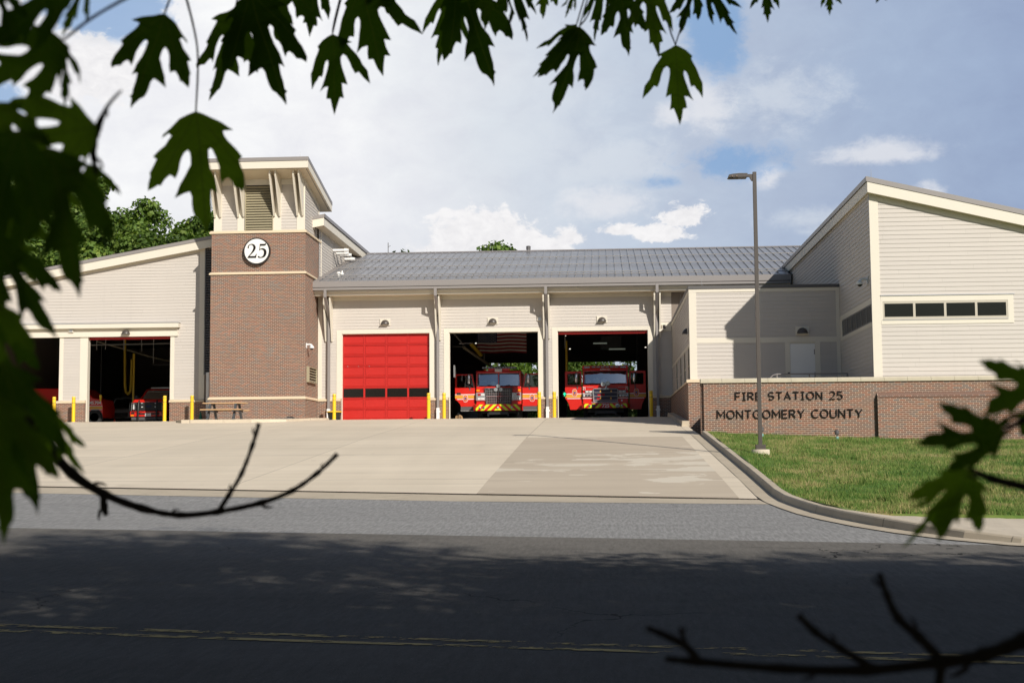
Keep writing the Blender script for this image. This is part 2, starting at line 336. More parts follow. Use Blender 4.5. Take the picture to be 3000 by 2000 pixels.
def mapleleaf():
    m=bpy.data.materials.new('maple_leaf'); m.use_nodes=True; nt=m.node_tree; nt.nodes.clear()
    oi=nd(nt,'ShaderNodeObjectInfo'); v=nz(nt,pos(nt),25,3)
    c=ramp(nt,mth(nt,'ADD',mth(nt,'MULTIPLY',oi.outputs['Random'],.7),mth(nt,'MULTIPLY',v,.3)),[(0,(.026,.05,.010)),(.5,(.065,.11,.016)),(1,(.19,.26,.035))])
    s=nd(nt,'ShaderNodeSeparateXYZ'); nt.links.new(objc(nt),s.inputs[0]); vn=None
    for a_ in (0,33,-33,66,-66):
        ca,sa=math.cos(R(a_)),math.sin(R(a_)); d_=mth(nt,'ABSOLUTE',mth(nt,'SUBTRACT',mth(nt,'MULTIPLY',s.outputs[0],ca),mth(nt,'MULTIPLY',s.outputs[1],sa))); l_=mth(nt,'LESS_THAN',d_,.0065 if a_==0 else .0045); vn=l_ if vn is None else mth(nt,'MAXIMUM',vn,l_)
    rib=mth(nt,'LESS_THAN',mth(nt,'FRACT',mth(nt,'MULTIPLY',mth(nt,'SUBTRACT',s.outputs[1],mth(nt,'MULTIPLY',mth(nt,'ABSOLUTE',s.outputs[0]),.9)),13.0)),.07)
    c=mixc(nt,mth(nt,'MULTIPLY',vn,.6),c,(.10,.12,.04,1)); c=mixc(nt,mth(nt,'MULTIPLY',rib,.25),c,(.012,.02,.006,1))
    d=nd(nt,'ShaderNodeBsdfPrincipled'); nt.links.new(c,d.inputs['Base Color']); d.inputs['Roughness'].default_value=.65; d.inputs['Specular IOR Level'].default_value=.15
    t=nd(nt,'ShaderNodeBsdfTranslucent'); nt.links.new(mixc(nt,1.0,c,(1.3,1.6,.35,1),'MULTIPLY'),t.inputs[0])
    x=nd(nt,'ShaderNodeMixShader'); x.inputs[0].default_value=.58; nt.links.new(d.outputs[0],x.inputs[1]); nt.links.new(t.outputs[0],x.inputs[2])
    o=nd(nt,'ShaderNodeOutputMaterial'); nt.links.new(x.outputs[0],o.inputs[0]); return m
M['maple']=mapleleaf()

# ---------------------------------------------------------------- ground
PY=[-60,-5,0,11,19,24,27,31,47.3,54.4,60,65,68.6,100,300]
PZ=[-1.9,-1.65,-1.6,-1.45,-1.15,-.98,-.87,-.54,.68,1.14,1.52,1.80,1.895,1.9,1.9]
def gz(y): return float(np.interp(y,PY,PZ))
def lawnz(x,y): return gz(y)+.035-.042*max(0,x-5)*min(1,max(0,(y-20)/20))
def sheet(name,mat,x0,x1,ya,yb,nx,ny,off,zf=None,kind='structure',thick=0,parent=None):
    mb=MB(); zf=zf or (lambda x,y:gz(y))
    for j in range(ny+1):
        for i in range(nx+1):
            x=x0+(x1-x0)*i/nx; a=ya(x) if callable(ya) else ya; b=yb(x) if callable(yb) else yb
            y=a+(b-a)*j/ny; mb.v.append((x,y,zf(x,y)+off))
    for j in range(ny):
        for i in range(nx):
            k=j*(nx+1)+i; mb.f.append((k,k+1,k+nx+2,k+nx+1)); mb.m.append(0)
    o=mb.build(name,mat,parent)
    if kind: o['kind']=kind
    return o
def asph(name,c1,c2,agg,yl=False):
    m,nt,b=newmat(name); p=pos(nt)
    n=nz(nt,p,.35,5,.6); f=nz(nt,p,45,3,.7); f2=nz(nt,p,160,2,.7)
    vr=nd(nt,'ShaderNodeTexVoronoi'); vr.inputs['Scale'].default_value=70; nt.links.new(p,vr.inputs['Vector'])
    gv=nd(nt,'ShaderNodeVectorMath',operation='MULTIPLY'); nt.links.new(p,gv.inputs[0]); gv.inputs[1].default_value=(9,1.7,1); fm=mth(nt,'ADD',mth(nt,'MULTIPLY',nz(nt,gv.outputs[0],1.6,5,.85),.75),mth(nt,'MULTIPLY',nz(nt,p,13,4,.75),.25)); k=mth(nt,'ADD',mth(nt,'MULTIPLY',n,.35),mth(nt,'ADD',mth(nt,'MULTIPLY',fm,.55+agg*.7),mth(nt,'ADD',mth(nt,'MULTIPLY',f,agg*.7),mth(nt,'MULTIPLY',f2,agg*.5))),clamp=True)
    k=mth(nt,'SUBTRACT',k,.10+agg*.45)
    c=ramp(nt,k,[(.25,c1),(.85,c2)])
    sv=nd(nt,'ShaderNodeVectorMath',operation='MULTIPLY'); nt.links.new(p,sv.inputs[0]); sv.inputs[1].default_value=(.12,1.3,1)
    stv=nz(nt,sv.outputs[0],1.0,4,.6); k2=mth(nt,'ADD',.80,mth(nt,'MULTIPLY',stv,.4))
    c=mixc(nt,1.0,c,comb(nt,k2,k2,k2),'MULTIPLY')
    gv2=nd(nt,'ShaderNodeVectorMath',operation='MULTIPLY'); nt.links.new(p,gv2.inputs[0]); gv2.inputs[1].default_value=(22,2.6,1); amp=.36 if agg>.5 else .13; k3=mth(nt,'ADD',1-amp/2,mth(nt,'MULTIPLY',sstep(nt,nz(nt,gv2.outputs[0],1.0,3,.7),.34,.66),amp)); c=mixc(nt,1.0,c,comb(nt,k3,k3,k3),'MULTIPLY')
    # cracks
    w=nd(nt,'ShaderNodeVectorMath',operation='ADD'); nt.links.new(p,w.inputs[0])
    dn=nd(nt,'ShaderNodeTexNoise'); dn.inputs['Scale'].default_value=1.6; dn.inputs['Detail'].default_value=6; nt.links.new(p,dn.inputs['Vector'])
    nt.links.new(dn.outputs['Color'],w.inputs[1])
    vv=nd(nt,'ShaderNodeTexVoronoi',feature='DISTANCE_TO_EDGE'); vv.inputs['Scale'].default_value=.28; nt.links.new(w.outputs[0],vv.inputs['Vector'])
    cr=mth(nt,'MULTIPLY',mth(nt,'LESS_THAN',vv.outputs['Distance'],.0035),sstep(nt,nz(nt,p,.3,2),.50,.58))
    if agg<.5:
        sw_=nd(nt,'ShaderNodeSeparateXYZ'); nt.links.new(p,sw_.inputs[0]); v_=mth(nt,'ADD',mth(nt,'ADD',sw_.outputs[1],mth(nt,'MULTIPLY',sw_.outputs[0],.2)),mth(nt,'MULTIPLY',mth(nt,'SUBTRACT',n,.5),3.0)); wear_shade=mth(nt,'ADD',.60,mth(nt,'MULTIPLY',sstep(nt,v_,14.5,18.6),.48)); c=mixc(nt,1.0,c,comb(nt,wear_shade,wear_shade,wear_shade),'MULTIPLY')  # lane colour darkened: worn tone, plus deeper tree shade put into it
    if agg>.5: cr=mth(nt,'MULTIPLY',cr,.25)
    c=mixc(nt,cr,c,(.006,.006,.006,1))
    spk=mth(nt,'MULTIPLY',mth(nt,'GREATER_THAN',nz(nt,p,90,1,.5),.74),.5); c=mixc(nt,spk,c,(.35,.34,.32,1))
    nt.links.new(c,b.inputs['Base Color']); b.inputs['Roughness'].default_value=.9; b.inputs['Specular IOR Level'].default_value=.15
    bump(nt,b,mth(nt,'ADD',f,mth(nt,'MULTIPLY',vr.outputs['Distance'],.6)),.5,.006)
    return m
def conc(name,c1,c2,joint=0,streak=(.10,1.6,1),patch=False):
    m,nt,b=newmat(name); p=pos(nt)
    sv=nd(nt,'ShaderNodeVectorMath',operation='MULTIPLY'); nt.links.new(p,sv.inputs[0]); sv.inputs[1].default_value=streak
    a=nz(nt,sv.outputs[0],1.0,7,.62,.6); n=nz(nt,p,.22,5,.6); f=nz(nt,p,30,4,.7)
    k=mth(nt,'ADD',mth(nt,'MULTIPLY',a,.58),mth(nt,'ADD',mth(nt,'MULTIPLY',n,.36),mth(nt,'MULTIPLY',f,.12)),clamp=True)
    c=ramp(nt,k,[(.28,c1),(.75,c2)])
    if patch:
        q=nz(nt,sv.outputs[0],.9,5,.55,.2); q2=nz(nt,p,.9,3,.5); s=nd(nt,'ShaderNodeSeparateXYZ'); nt.links.new(p,s.inputs[0])
        band=mth(nt,'MULTIPLY',sstep(nt,s.outputs[1],29,33),mth(nt,'SUBTRACT',1.0,sstep(nt,s.outputs[1],37,42)))
        sc=mth(nt,'GREATER_THAN',mth(nt,'ADD',mth(nt,'ADD',mth(nt,'MULTIPLY',q,.6),mth(nt,'MULTIPLY',q2,.5)),mth(nt,'ADD',mth(nt,'MULTIPLY',band,.10),mth(nt,'MULTIPLY',s.outputs[0],.014))),.68)
        c=mixc(nt,mth(nt,'MULTIPLY',sc,.8),c,(.70,.63,.51,1))
    st=sstep(nt,nz(nt,p,.5,6,.65),.60,.76); c=mixc(nt,mth(nt,'MULTIPLY',st,.22),c,(.20,.16,.12,1))
    if streak==(1,1,1):
        s=nd(nt,'ShaderNodeSeparateXYZ'); nt.links.new(p,s.inputs[0]); jk=mth(nt,'LESS_THAN',mth(nt,'FRACT',mth(nt,'DIVIDE',mth(nt,'ADD',s.outputs[1],mth(nt,'MULTIPLY',s.outputs[0],-.6)),3.05)),.007)
        c=mixc(nt,mth(nt,'MULTIPLY',jk,.7),c,(.12,.10,.08,1)); gd=sstep(nt,nz(nt,p,3.5,6,.7),.52,.75); c=mixc(nt,mth(nt,'MULTIPLY',gd,.30),c,(.17,.14,.10,1))
    if joint:
        s=nd(nt,'ShaderNodeSeparateXYZ'); nt.links.new(p,s.inputs[0])
        jx=mth(nt,'LESS_THAN',mth(nt,'FRACT',mth(nt,'DIVIDE',mth(nt,'ADD',s.outputs[0],2.62+joint*20),joint)),.004)
        jy=mth(nt,'LESS_THAN',mth(nt,'FRACT',mth(nt,'DIVIDE',s.outputs[1],joint*1.4)),.006)
        wn=nd(nt,'ShaderNodeTexWhiteNoise',noise_dimensions='2D'); nt.links.new(comb(nt,mth(nt,'FLOOR',mth(nt,'DIVIDE',mth(nt,'ADD',s.outputs[0],2.62+joint*20),joint)),mth(nt,'FLOOR',mth(nt,'DIVIDE',s.outputs[1],joint*1.4))),wn.inputs['Vector'])
        sv2=nd(nt,'ShaderNodeVectorMath',operation='MULTIPLY'); nt.links.new(p,sv2.inputs[0]); sv2.inputs[1].default_value=(.9,.05,1)
        trk=nz(nt,sv2.outputs[0],1.0,5,.6,.3); kk=mth(nt,'ADD',.88,mth(nt,'ADD',mth(nt,'MULTIPLY',wn.outputs[0],.07),mth(nt,'MULTIPLY',trk,.16))); c=mixc(nt,1.0,c,comb(nt,kk,kk,kk),'MULTIPLY')
        oil=mth(nt,'GREATER_THAN',nz(nt,p,1.7,3,.5),.74); c=mixc(nt,mth(nt,'MULTIPLY',oil,.22),c,(.14,.11,.09,1))
        c=mixc(nt,mth(nt,'MULTIPLY',mth(nt,'MAXIMUM',jx,jy),.55),c,(.16,.13,.10,1))
    nt.links.new(c,b.inputs['Base Color']); b.inputs['Roughness'].default_value=.85; b.inputs['Specular IOR Level'].default_value=.2
    bump(nt,b,f,.25,.004); return m
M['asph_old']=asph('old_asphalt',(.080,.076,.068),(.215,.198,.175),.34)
M['asph_new']=asph('pale_chip_asphalt',(.095,.094,.092),(.44,.432,.415),.75)
M['conc']=conc('apron_concrete',(.58,.495,.375),(.80,.70,.55),5.6)
M['conc_patch']=conc('damp_patch_concrete',(.44,.365,.275),(.62,.53,.41),0,(.08,1.4,1),True)
M['kerb']=conc('kerb_concrete',(.42,.355,.265),(.58,.50,.38),0,(1,1,1))
M['walk']=conc('sidewalk_concrete',(.52,.445,.34),(.66,.58,.46),0,(1,1,1))
def grassmat(name,blade):
    m,nt,b=newmat(name); p=pos(nt); n=nz(nt,p,.45,5,.65); n2=nz(nt,p,2.2,4,.7); g=nd(nt,'ShaderNodeNewGeometry')
    k=mth(nt,'ADD',mth(nt,'MULTIPLY',n,.75),mth(nt,'MULTIPLY',n2,.40))
    if blade: k=mth(nt,'ADD',k,mth(nt,'MULTIPLY',mth(nt,'SUBTRACT',g.outputs['Random Per Island'],.5),.22))
    c=ramp(nt,k,[(.30,(.035,.09,.014)),(.50,(.085,.165,.028)),(.61,(.17,.22,.055)),(.68,(.31,.27,.11)),(.80,(.38,.32,.16))])
    nt.links.new(c,b.inputs['Base Color']); b.inputs['Roughness'].default_value=.7; b.inputs['Specular IOR Level'].default_value=.2; return m
M['grassbase']=grassmat('lawn_soil_and_turf',False); M['blade']=grassmat('grass_blades',True)
# far terrain with a wooded rise to the left rear
def terr(x,y):
    z=gz(y)-.06-(.75 if (x>4 and 14<y<60) else 0)
    if y>94: z=1.85+ (max(0,min(1,(y-96)/30))**1.5)*(3+ 9*max(0,min(1,(-8-x)/22)))
    return z
mb=MB(); xs=list(np.linspace(-260,260,53)); ys=list(np.linspace(-60,94,40))+list(np.linspace(97,360,34))
for y in ys:
    for x in xs: mb.v.append((x,y,terr(x,y)))
n=len(xs)
for j in range(len(ys)-1):
    for i in range(n-1): mb.f.append((j*n+i,j*n+i+1,(j+1)*n+i+1,(j+1)*n+i)); mb.m.append(0)
o=mb.build('terrain',M['grassbase'],smooth=True); o['kind']='structure'
LB=lambda x:19.3-.22*x      # old road edge
LS=lambda x:26.38-.206*x    # strip/asphalt
LD=lambda x:27.75-.204*x    # apron edge
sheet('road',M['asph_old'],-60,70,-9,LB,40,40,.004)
sheet('road_shoulder',M['asph_new'],-60,8,LB,LS,40,16,.004)
sheet('concrete_strip',M['kerb'],-60,3.27,LS,lambda x:LD(x)-.22,30,4,.008)
sheet('driveway',M['conc'],-60,3.27,LD,lambda x:65.0 if x<-60 else 68.9,40,90,.008)
sheet('driveway_patch',M['conc_patch'],-2.62,2.62,lambda x:LD(x)+.02,46.4,6,50,.013)
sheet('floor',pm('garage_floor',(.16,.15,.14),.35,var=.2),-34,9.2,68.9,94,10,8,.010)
sheet('verge',M['grassbase'],-60,70,-60,-9,10,6,.02)
# trench drain
t=thing('trench_drain',(-14,30.6,-.5),'long narrow iron grate drain across foot of concrete apron','drain')
mb=MB(); mg=MB()
def dz(x): return gz(LD(x)-.11)+.006
step=.10
x=-40.0
while x<3.22:
    y=LD(x)-.11; z=dz(x); 
    mb.add([(x,y-.10,z+.003),(x+.055,y-.11,z+.003),(x+.055,y+.09,z+.003),(x,y+.10,z+.003)],[(0,1,2,3)])
    x+=step
x=-45.0
while x<3.2:
    for a,bb in((-.115,-.09),(.09,.115)):
        mb.add([(x,LD(x)-.11+a,dz(x)+.002),(x+.5,LD(x+.5)-.11+a,dz(x+.5)+.002),(x+.5,LD(x+.5)-.11+bb,dz(x+.5)+.002),(x,LD(x)-.11+bb,dz(x)+.002)],[(0,1,2,3)])
    mg.add([(x,LD(x)-.225,dz(x)-.003),(x+.5,LD(x+.5)-.225,dz(x+.5)-.003),(x+.5,LD(x+.5)+.005,dz(x+.5)-.003),(x,LD(x)+.005,dz(x)-.003)],[(0,1,2,3)])
    x+=.5
mb.build('grate',pm('rusty_iron',(.16,.11,.085),.7,var=.3,scale=8),t); mg.build('channel',M['dark'],t)
# worn double yellow line : strips whose paint has flaked to asphalt
def wornyellow():
    m,nt,b=newmat('worn_yellow_paint'); p=pos(nt); sv=nd(nt,'ShaderNodeVectorMath',operation='MULTIPLY'); nt.links.new(p,sv.inputs[0]); sv.inputs[1].default_value=(6,16,1)
    a=nz(nt,sv.outputs[0],1.0,5,.7); q=nz(nt,p,.8,3,.6)
    k=mth(nt,'GREATER_THAN',mth(nt,'ADD',mth(nt,'MULTIPLY',a,.8),mth(nt,'MULTIPLY',q,.55)),.685)
    tr=nd(nt,'ShaderNodeBsdfTransparent'); x=nd(nt,'ShaderNodeMixShader'); nt.links.new(k,x.inputs[0]); nt.links.new(tr.outputs[0],x.inputs[1]); nt.links.new(b.outputs[0],x.inputs[2])
    nt.links.new(x.outputs[0],nt.nodes['Material Output'].inputs[0])
    nt.links.new(mixc(nt,a,(.42,.26,.06,1),(.62,.42,.12,1)),b.inputs['Base Color']); b.inputs['Roughness'].default_value=.8; return m
M['wyel']=wornyellow()
for off in (0,-.27):
    o=sheet('lane_marking',M['wyel'],-45,50,lambda x:10.70+off-.185*x,lambda x:10.81+off-.185*x,60,1,.009,kind='structure')
# kerb sweep, gutter, pavement, lawn
KP=[(3.30,47.25),(3.30,44),(3.30,40),(3.30,36),(3.30,32),(3.30,29),(3.30,27.6),(3.32,26.2),(3.40,24.8),(3.52,23.4),(3.72,22.2),(4.0,21.0),(4.35,19.95),(4.8,19.0),(5.35,18.3),(6.1,17.75),(7.2,17.3),(9,16.85),(14,15.8),(24,13.6),(40,10.1),(60,5.7)]
KP=[Vector((a,b)) for a,b in KP]
def offs(path,d):
    out=[]
    for i,p in enumerate(path):
        t=(path[min(i+1,len(path)-1)]-path[max(i-1,0)]).normalized(); out.append(p+Vector((-t.y,t.x))*d)
    return out
kin=KP; ktop=offs(KP,.03); kout=offs(KP,.19); kg=offs(KP,-.32); khi=offs(KP,.02)
def kh(i): 
    y=KP[i].y; x=KP[i].x
    return .15 if y>20.5 else max(.05,.15-.05*(x-4.1)) if x<12 else .12
mb=MB(); prof=[]
for i in range(len(KP)):
    g=gz(KP[i].y); h=kh(i)
    for q,z in((kin[i],g-.05),(kin[i],g+.0),(ktop[i],g+h-.02),(offs(KP,.05)[i],g+h),(kout[i],g+h-.005),(kout[i],g-.3)): mb.v.append((q.x,q.y,z))
for i in range(len(KP)-1):
    for k in range(5): mb.f.append((i*6+k,i*6+k+1,(i+1)*6+k+1,(i+1)*6+k)); mb.m.append(0)
mb.f.append((0,1,2,3,4,5)); mb.m.append(0)
o=mb.build('kerb',M['kerb']); o['kind']='structure'
mb=MB()
for i in range(len(KP)):
    g=gz(KP[i].y)
    mb.v+= [(kg[i].x,kg[i].y,gz(kg[i].y)+.018),(kin[i].x,kin[i].y,g+.018)]
for i in range(len(KP)-1): mb.f.append((i*2,i*2+1,i*2+3,i*2+2)); mb.m.append(0)
o=mb.build('gutter',M['kerb']); o['kind']='structure'
# pavement (sidewalk) from kerb back to lawn edge
ki=[i for i in range(len(KP)) if KP[i].y<23.0]
mb=MB(); back=[]
for i in ki:
    q=kout[i]; bx=q.x+ (0.0 if i==ki[0] else .25); by=max(q.y+.05, 23.1-.19*(q.x-4.0)) if q.x<9 else q.y+5.4
    back.append((q.x+.02,by)); g=gz(KP[i].y)+kh(i)-.006
    mb.v+=[(q.x,q.y,g),(q.x+.02,by,max(g,gz(by)+.04))]
for k in range(len(ki)-1): mb.f.append((k*2,k*2+1,k*2+3,k*2+2)); mb.m.append(0)
o=mb.build('sidewalk',M['walk']); o['kind']='structure'
# lawn polygon as grid: x from kerb outer to 60, y from lawn edge to wall
def lawn_x0(y):
    ys_=[p.y for p in kout][::-1]; xs_=[p.x for p in kout][::-1]; return float(np.interp(y,ys_,xs_))
def lawn_y0(x):
    return float(np.interp(x,[3.4,3.9,4.6,9,12,24,60],[24.2,22.7,22.25,21.35,20.6,17.9,10.0]))
def lz(x,y):
    k=min(1,max(0,(y-lawn_y0(x))/2.5)); return max(lawnz(x,y),gz(y)-.25)+.06*(1-k)+ .05*mnoise.noise((x*.4,y*.4,0))*k + (.10*(1-min(1,(x-3.49)/1.0)) if y>23 else 0)
mb=MB(); NX,NY=60,60
for j in range(NY+1):
    for i in range(NX+1):
        x=3.46+(60-3.46)*(i/NX)**1.9; a=lawn_y0(x); y=a+(47.6-a)*max(0,j-1)/(NY-1)-(.03 if j==0 else 0); xx=max(x,lawn_x0(y)-.005) ; mb.v.append((xx,y,lz(xx,y)-(.3 if j==0 else 0)))
for j in range(NY):
    for i in range(NX): k=j*(NX+1)+i; mb.f.append((k,k+1,k+NX+2,k+NX+1)); mb.m.append(0)
o=mb.build('lawn',M['grassbase'],smooth=True); o['kind']='structure'
# grass blades (one uncountable mass)
def blades(name,N,fx,h0,h1,mat,w=.006):
    V=np.zeros((N*3,3)); k=0
    for i in range(N):
        x,y,z=fx(); h=rng.uniform(h0,h1)*(.45+1.25*max(0,.5+mnoise.noise((x*1.6,y*1.6,3.0)))**1.5); a=rng.uniform(0,math.pi); l=rng.uniform(.2,.8)*h; b_=rng.uniform(0,6.28)
        dx,dy=math.cos(a)*w,math.sin(a)*w
        V[k]=(x-dx,y-dy,z-.01); V[k+1]=(x+dx,y+dy,z-.01); V[k+2]=(x+math.cos(b_)*l,y+math.sin(b_)*l,z+h); k+=3
    me=bpy.data.meshes.new(name); me.vertices.add(N*3); me.vertices.foreach_set('co',V.ravel()); me.loops.add(N*3); me.loops.foreach_set('vertex_index',np.arange(N*3,dtype=np.int32))
    me.polygons.add(N); me.polygons.foreach_set('loop_start',np.arange(0,N*3,3,dtype=np.int32)); me.polygons.foreach_set('loop_total',np.full(N,3,dtype=np.int32)); me.update(); me.validate()
    me.materials.append(mat); o=bpy.data.objects.new(name,me); C.objects.link(o); o['kind']='stuff'; return o
def lawnpt():
    while True:
        y=19.5+27.7*rng.random()**1.2; x=3.5+ (y*.38-1.0)*rng.random()
        if y>lawn_y0(x)+.02*rng.random() and x>lawn_x0(y)+.02:
            if x<4.45 and 37.3<y<37.9: continue
            return x,y,lz(x,y)
blades('grass',190000,lawnpt,.035,.10,M['blade'],.007)

# ---------------------------------------------------------------- fire station
ST=thing('fire_station',(-4,70,1.9),'cream lap-sided fire station with square brick tower, gray metal roof and three large truck doors','fire station')
def clip(poly,z0,z1):
    for s,zc in((1,z0),(-1,z1)):
        out=[]
        for i in range(len(poly)):
            a,b=poly[i],poly[(i+1)%len(poly)]; da=s*(a[1]-zc); db=s*(b[1]-zc)
            if da>=0: out.append(a)
            if (da>0)!=(db>0) and abs(da-db)>1e-9:
                t=da/(da-db); out.append((a[0]+(b[0]-a[0])*t,a[1]+(b[1]-a[1])*t))
        poly=out
        if len(poly)<3: return []
    return poly
H=.1524; LAP=.017
def siding(mb,polys,fr):
    """fr: function (u,z,out)->xyz ; laps protrude outward"""
    for poly in polys:
        zs=[p[1] for p in poly]; k0=math.floor((min(zs)-2.97)/H); k1=math.ceil((max(zs)-2.97)/H)
        for k in range(k0,k1):
            a=2.97+k*H; b=a+H; c=clip(poly,a,b)
            if len(c)<3: continue
            vs=[fr(u,z,.002+LAP*(1-(z-a)/H)) for u,z in c]; mb.add(vs,[tuple(range(len(vs)))])
            lo=[i for i,q in enumerate(c) if abs(q[1]-min(t[1] for t in c))<1e-6]
            if len(lo)>=2:
                us=sorted(c[i][0] for i in lo); z=min(t[1] for t in c); o_=.002+LAP*(1-(z-a)/H)
                mb.add([fr(us[0],z,o_),fr(us[-1],z,o_),fr(us[-1],z,0),fr(us[0],z,0)],[(0,1,2,3)])
def FY(y0): return lambda u,z,o:(u,y0-o,z)
def FXp(x0): return lambda u,z,o:(x0+o,u,z)     # faces +X
def FXn(x0): return lambda u,z,o:(x0-o,u,z)     # faces -X
def rect(a,b,c,d): return [(a,c),(b,c),(b,d),(a,d)]
YM=68.6
# --- main truck bay wall
w=MB(); D=[(-13.16,-8.70),(-7.705,-3.226),(-2.255,2.254)]; HZ=6.235
for a,b in((-14.38,-13.20),(-8.66,-7.745),(-3.186,-2.295),(2.294,9.3)): w.box(a,b,YM+.004,YM+.30,1.6,HZ)
w.box(-14.38,9.3,YM+.004,YM+.30,HZ+.002,8.3)
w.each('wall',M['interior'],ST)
s=MB(); 
siding(s,[rect(-14.18,-13.43,2.97,6.43),rect(-8.48,-7.93,2.97,6.43),rect(-3.0,-2.48,2.97,6.43),rect(2.47,3.44,2.97,6.43),rect(-14.18,3.44,6.43,7.92)],FY(YM))
s.build('siding',M['siding'],ST)
t=MB(); t.box(-14.38,-14.18,YM-.028,YM,2.97,7.92)
for a,b in D:
    t.box(a-.27,a,YM-.03,YM+.02,2.975,6.43); t.box(b,b+.23,YM-.03,YM+.02,2.975,6.43); t.box(a-.002,b+.002,YM-.03,YM+.02,HZ,6.43)
    t.box(a-.02,a+.02,YM+.02,YM+.26,1.9,HZ); t.box(b-.02,b+.02,YM+.02,YM+.26,1.9,HZ); t.box(a+.02,b-.02,YM+.02,YM+.26,HZ-.02,HZ+.001)
t.box(-14.38,3.44,YM-.03,YM,7.921,8.10)
t.each('door_trim',M['trim'],ST)
br=MB()
for a,b in((-14.38,-13.2),(-8.66,-7.745),(-3.186,-2.295),(2.294,3.44)): br.box(a,b,YM-.10,YM+.002,1.3,2.84)
br.each('brick_base',M['brick'],ST)
st=MB()
def ledge(mb,x0,x1,y,z0=2.84,z1=2.97,p=.05,base=.10):
    mb.ext([(y-base-p,z0),(y+.01,z0),(y+.01,z1),(y-.02,z1),(y-base-p,z0+.075)],x0,x1,'x')
for a,b in((-14.38,-13.2),(-8.66,-7.745),(-3.186,-2.295),(2.294,3.44)): ledge(st,a,b,YM)
st.each('stone_ledge',M['stone'],ST)
# closed red door
dr=MB(); a,b=D[0]; Yd=YM+.20; secs=8; hh=(HZ-1.9)/secs; cw=(b-a)/4
dr.box(a+.02,b-.02,Yd,Yd+.05,1.9,HZ)
for r in range(secs):
    z0=1.9+r*hh; z1=z0+hh
    dr.box(a+.02,b-.02,Yd-.035,Yd,z0+.006,z0+.040)
    dr.box(a+.02,b-.02,Yd-.035,Yd,z1-.05,z1-.010)
    for c in range(5):
        xc=a+c*cw; dr.box(max(a+.02,xc-.045),min(b-.02,xc+.045),Yd-.034,Yd,z0+.041,z1-.051)
    if r!=2:
        for c in range(4):
            x0=a+c*cw+.06; x1=a+(c+1)*cw-.06; dr.ext([(Yd,z0+.055),(Yd,z1-.065),(Yd-.018,z1-.10),(Yd-.018,z0+.09)],x0,x1,'x')
hb=MB()
for k in range(3): hb.box(a+.25+k*.55,a+.29+k*.55,Yd-.042,Yd-.034,1.9+5*hh-.02,1.9+5*hh+.01)
door=dr.build('roll_up_door',M['doorred'],ST,label='closed bright red roll-up door with four dark windows')
for c in range(4):
    x0=a+c*cw+.055; x1=a+(c+1)*cw-.055; MB().box(x0,x1,Yd-.030,Yd-.012,1.9+2*hh+.04,1.9+3*hh-.045).build('window_pane',pm('door_pane',(.012,.010,.008),.15) if c==0 else bpy.data.materials['door_pane'],door)
hb.each('latch_plate',M['silver'],door)
# door strips (raised doors)
for a,b,z in((D[2][0],D[2][1],6.09),(-26.05,-21.77,6.05)):
    Y0=(YM if a>-20 else 67.9)+.18; m=MB(); m.box(a+.02,b-.02,Y0,Y0+.05,z,HZ if a>-20 else 6.175); m.box(a+.02,b-.02,Y0-.015,Y0,z+.0,z+.03)
    m.build('raised_door_edge',M['doorred'],ST)
# eaves
e=MB(); X0,X1=-14.42,9.22
def eav(y0,y1,z0,z1,mb): mb.box(X0,X1,y0,y1,z0,z1)
g=MB(); eav(67.33,67.42,8.47,8.76,g); eav(67.37,67.50,8.33,8.445,g); g.each('gutter_fascia',M['gray'],ST)
g=MB(); eav(67.42,67.5,8.446,8.469,g); g.build('gutter_gap',M['dark'],ST)
g=MB(); eav(67.72,67.80,8.09,8.235,g); eav(67.55,67.72,8.235,8.33,g); eav(67.80,67.95,8.235,8.33,g); g.each('fascia_board',M['trim'],ST)
g=MB(); eav(67.80,YM-.03,8.10,8.12,g); g.build('soffit',M['soffit'],ST)
# main roof
SL=.257; RY=80.0
def rz_(y): return 8.75+SL*(y-67.35) if y<=RY else 8.75+SL*(RY-67.35)-SL*(y-RY)
def roofmat():
    m,nt,b=newmat('standing_seam_metal'); p=pos(nt); s=nd(nt,'ShaderNodeSeparateXYZ'); nt.links.new(p,s.inputs[0])
    f=mth(nt,'FRACT',mth(nt,'DIVIDE',s.outputs[0],.4)); pl=mth(nt,'MULTIPLY',mth(nt,'SINE',mth(nt,'MULTIPLY',f,37.7)),.5)
    n=nz(nt,p,.8,4); c=ramp(nt,n,[(.3,(.31,.305,.31)),(.7,(.39,.385,.395))]); nt.links.new(c,b.inputs['Base Color']); b.inputs['Metallic'].default_value=.45
    nt.links.new(mth(nt,'ADD',.24,mth(nt,'MULTIPLY',nz(nt,p,3,4),.16)),b.inputs['Roughness']); bump(nt,b,pl,.35,.006); return m
M['roof']=roofmat()
r=MB(); r.add([(X0+.04,67.34,rz_(67.34)),(15.0,67.34,rz_(67.34)),(15.0,RY,rz_(RY)),(X0+.04,RY,rz_(RY)),(15.0,93.6,rz_(93.6)),(X0+.04,93.6,rz_(93.6))],[(0,1,2,3),(3,2,4,5)])
r.add([(X0+.04,67.36,rz_(67.34)-.2),(15.0,67.36,rz_(67.34)-.2),(15.0,RY,rz_(RY)-.2),(X0+.04,RY,rz_(RY)-.2),(15.0,93.5,rz_(93.5)-.2),(X0+.04,93.5,rz_(93.5)-.2)],[(0,1,2,3),(3,2,4,5)])
roof=r.build('metal_roof',M['roof'],ST)
sm=MB(); x=X0+.3
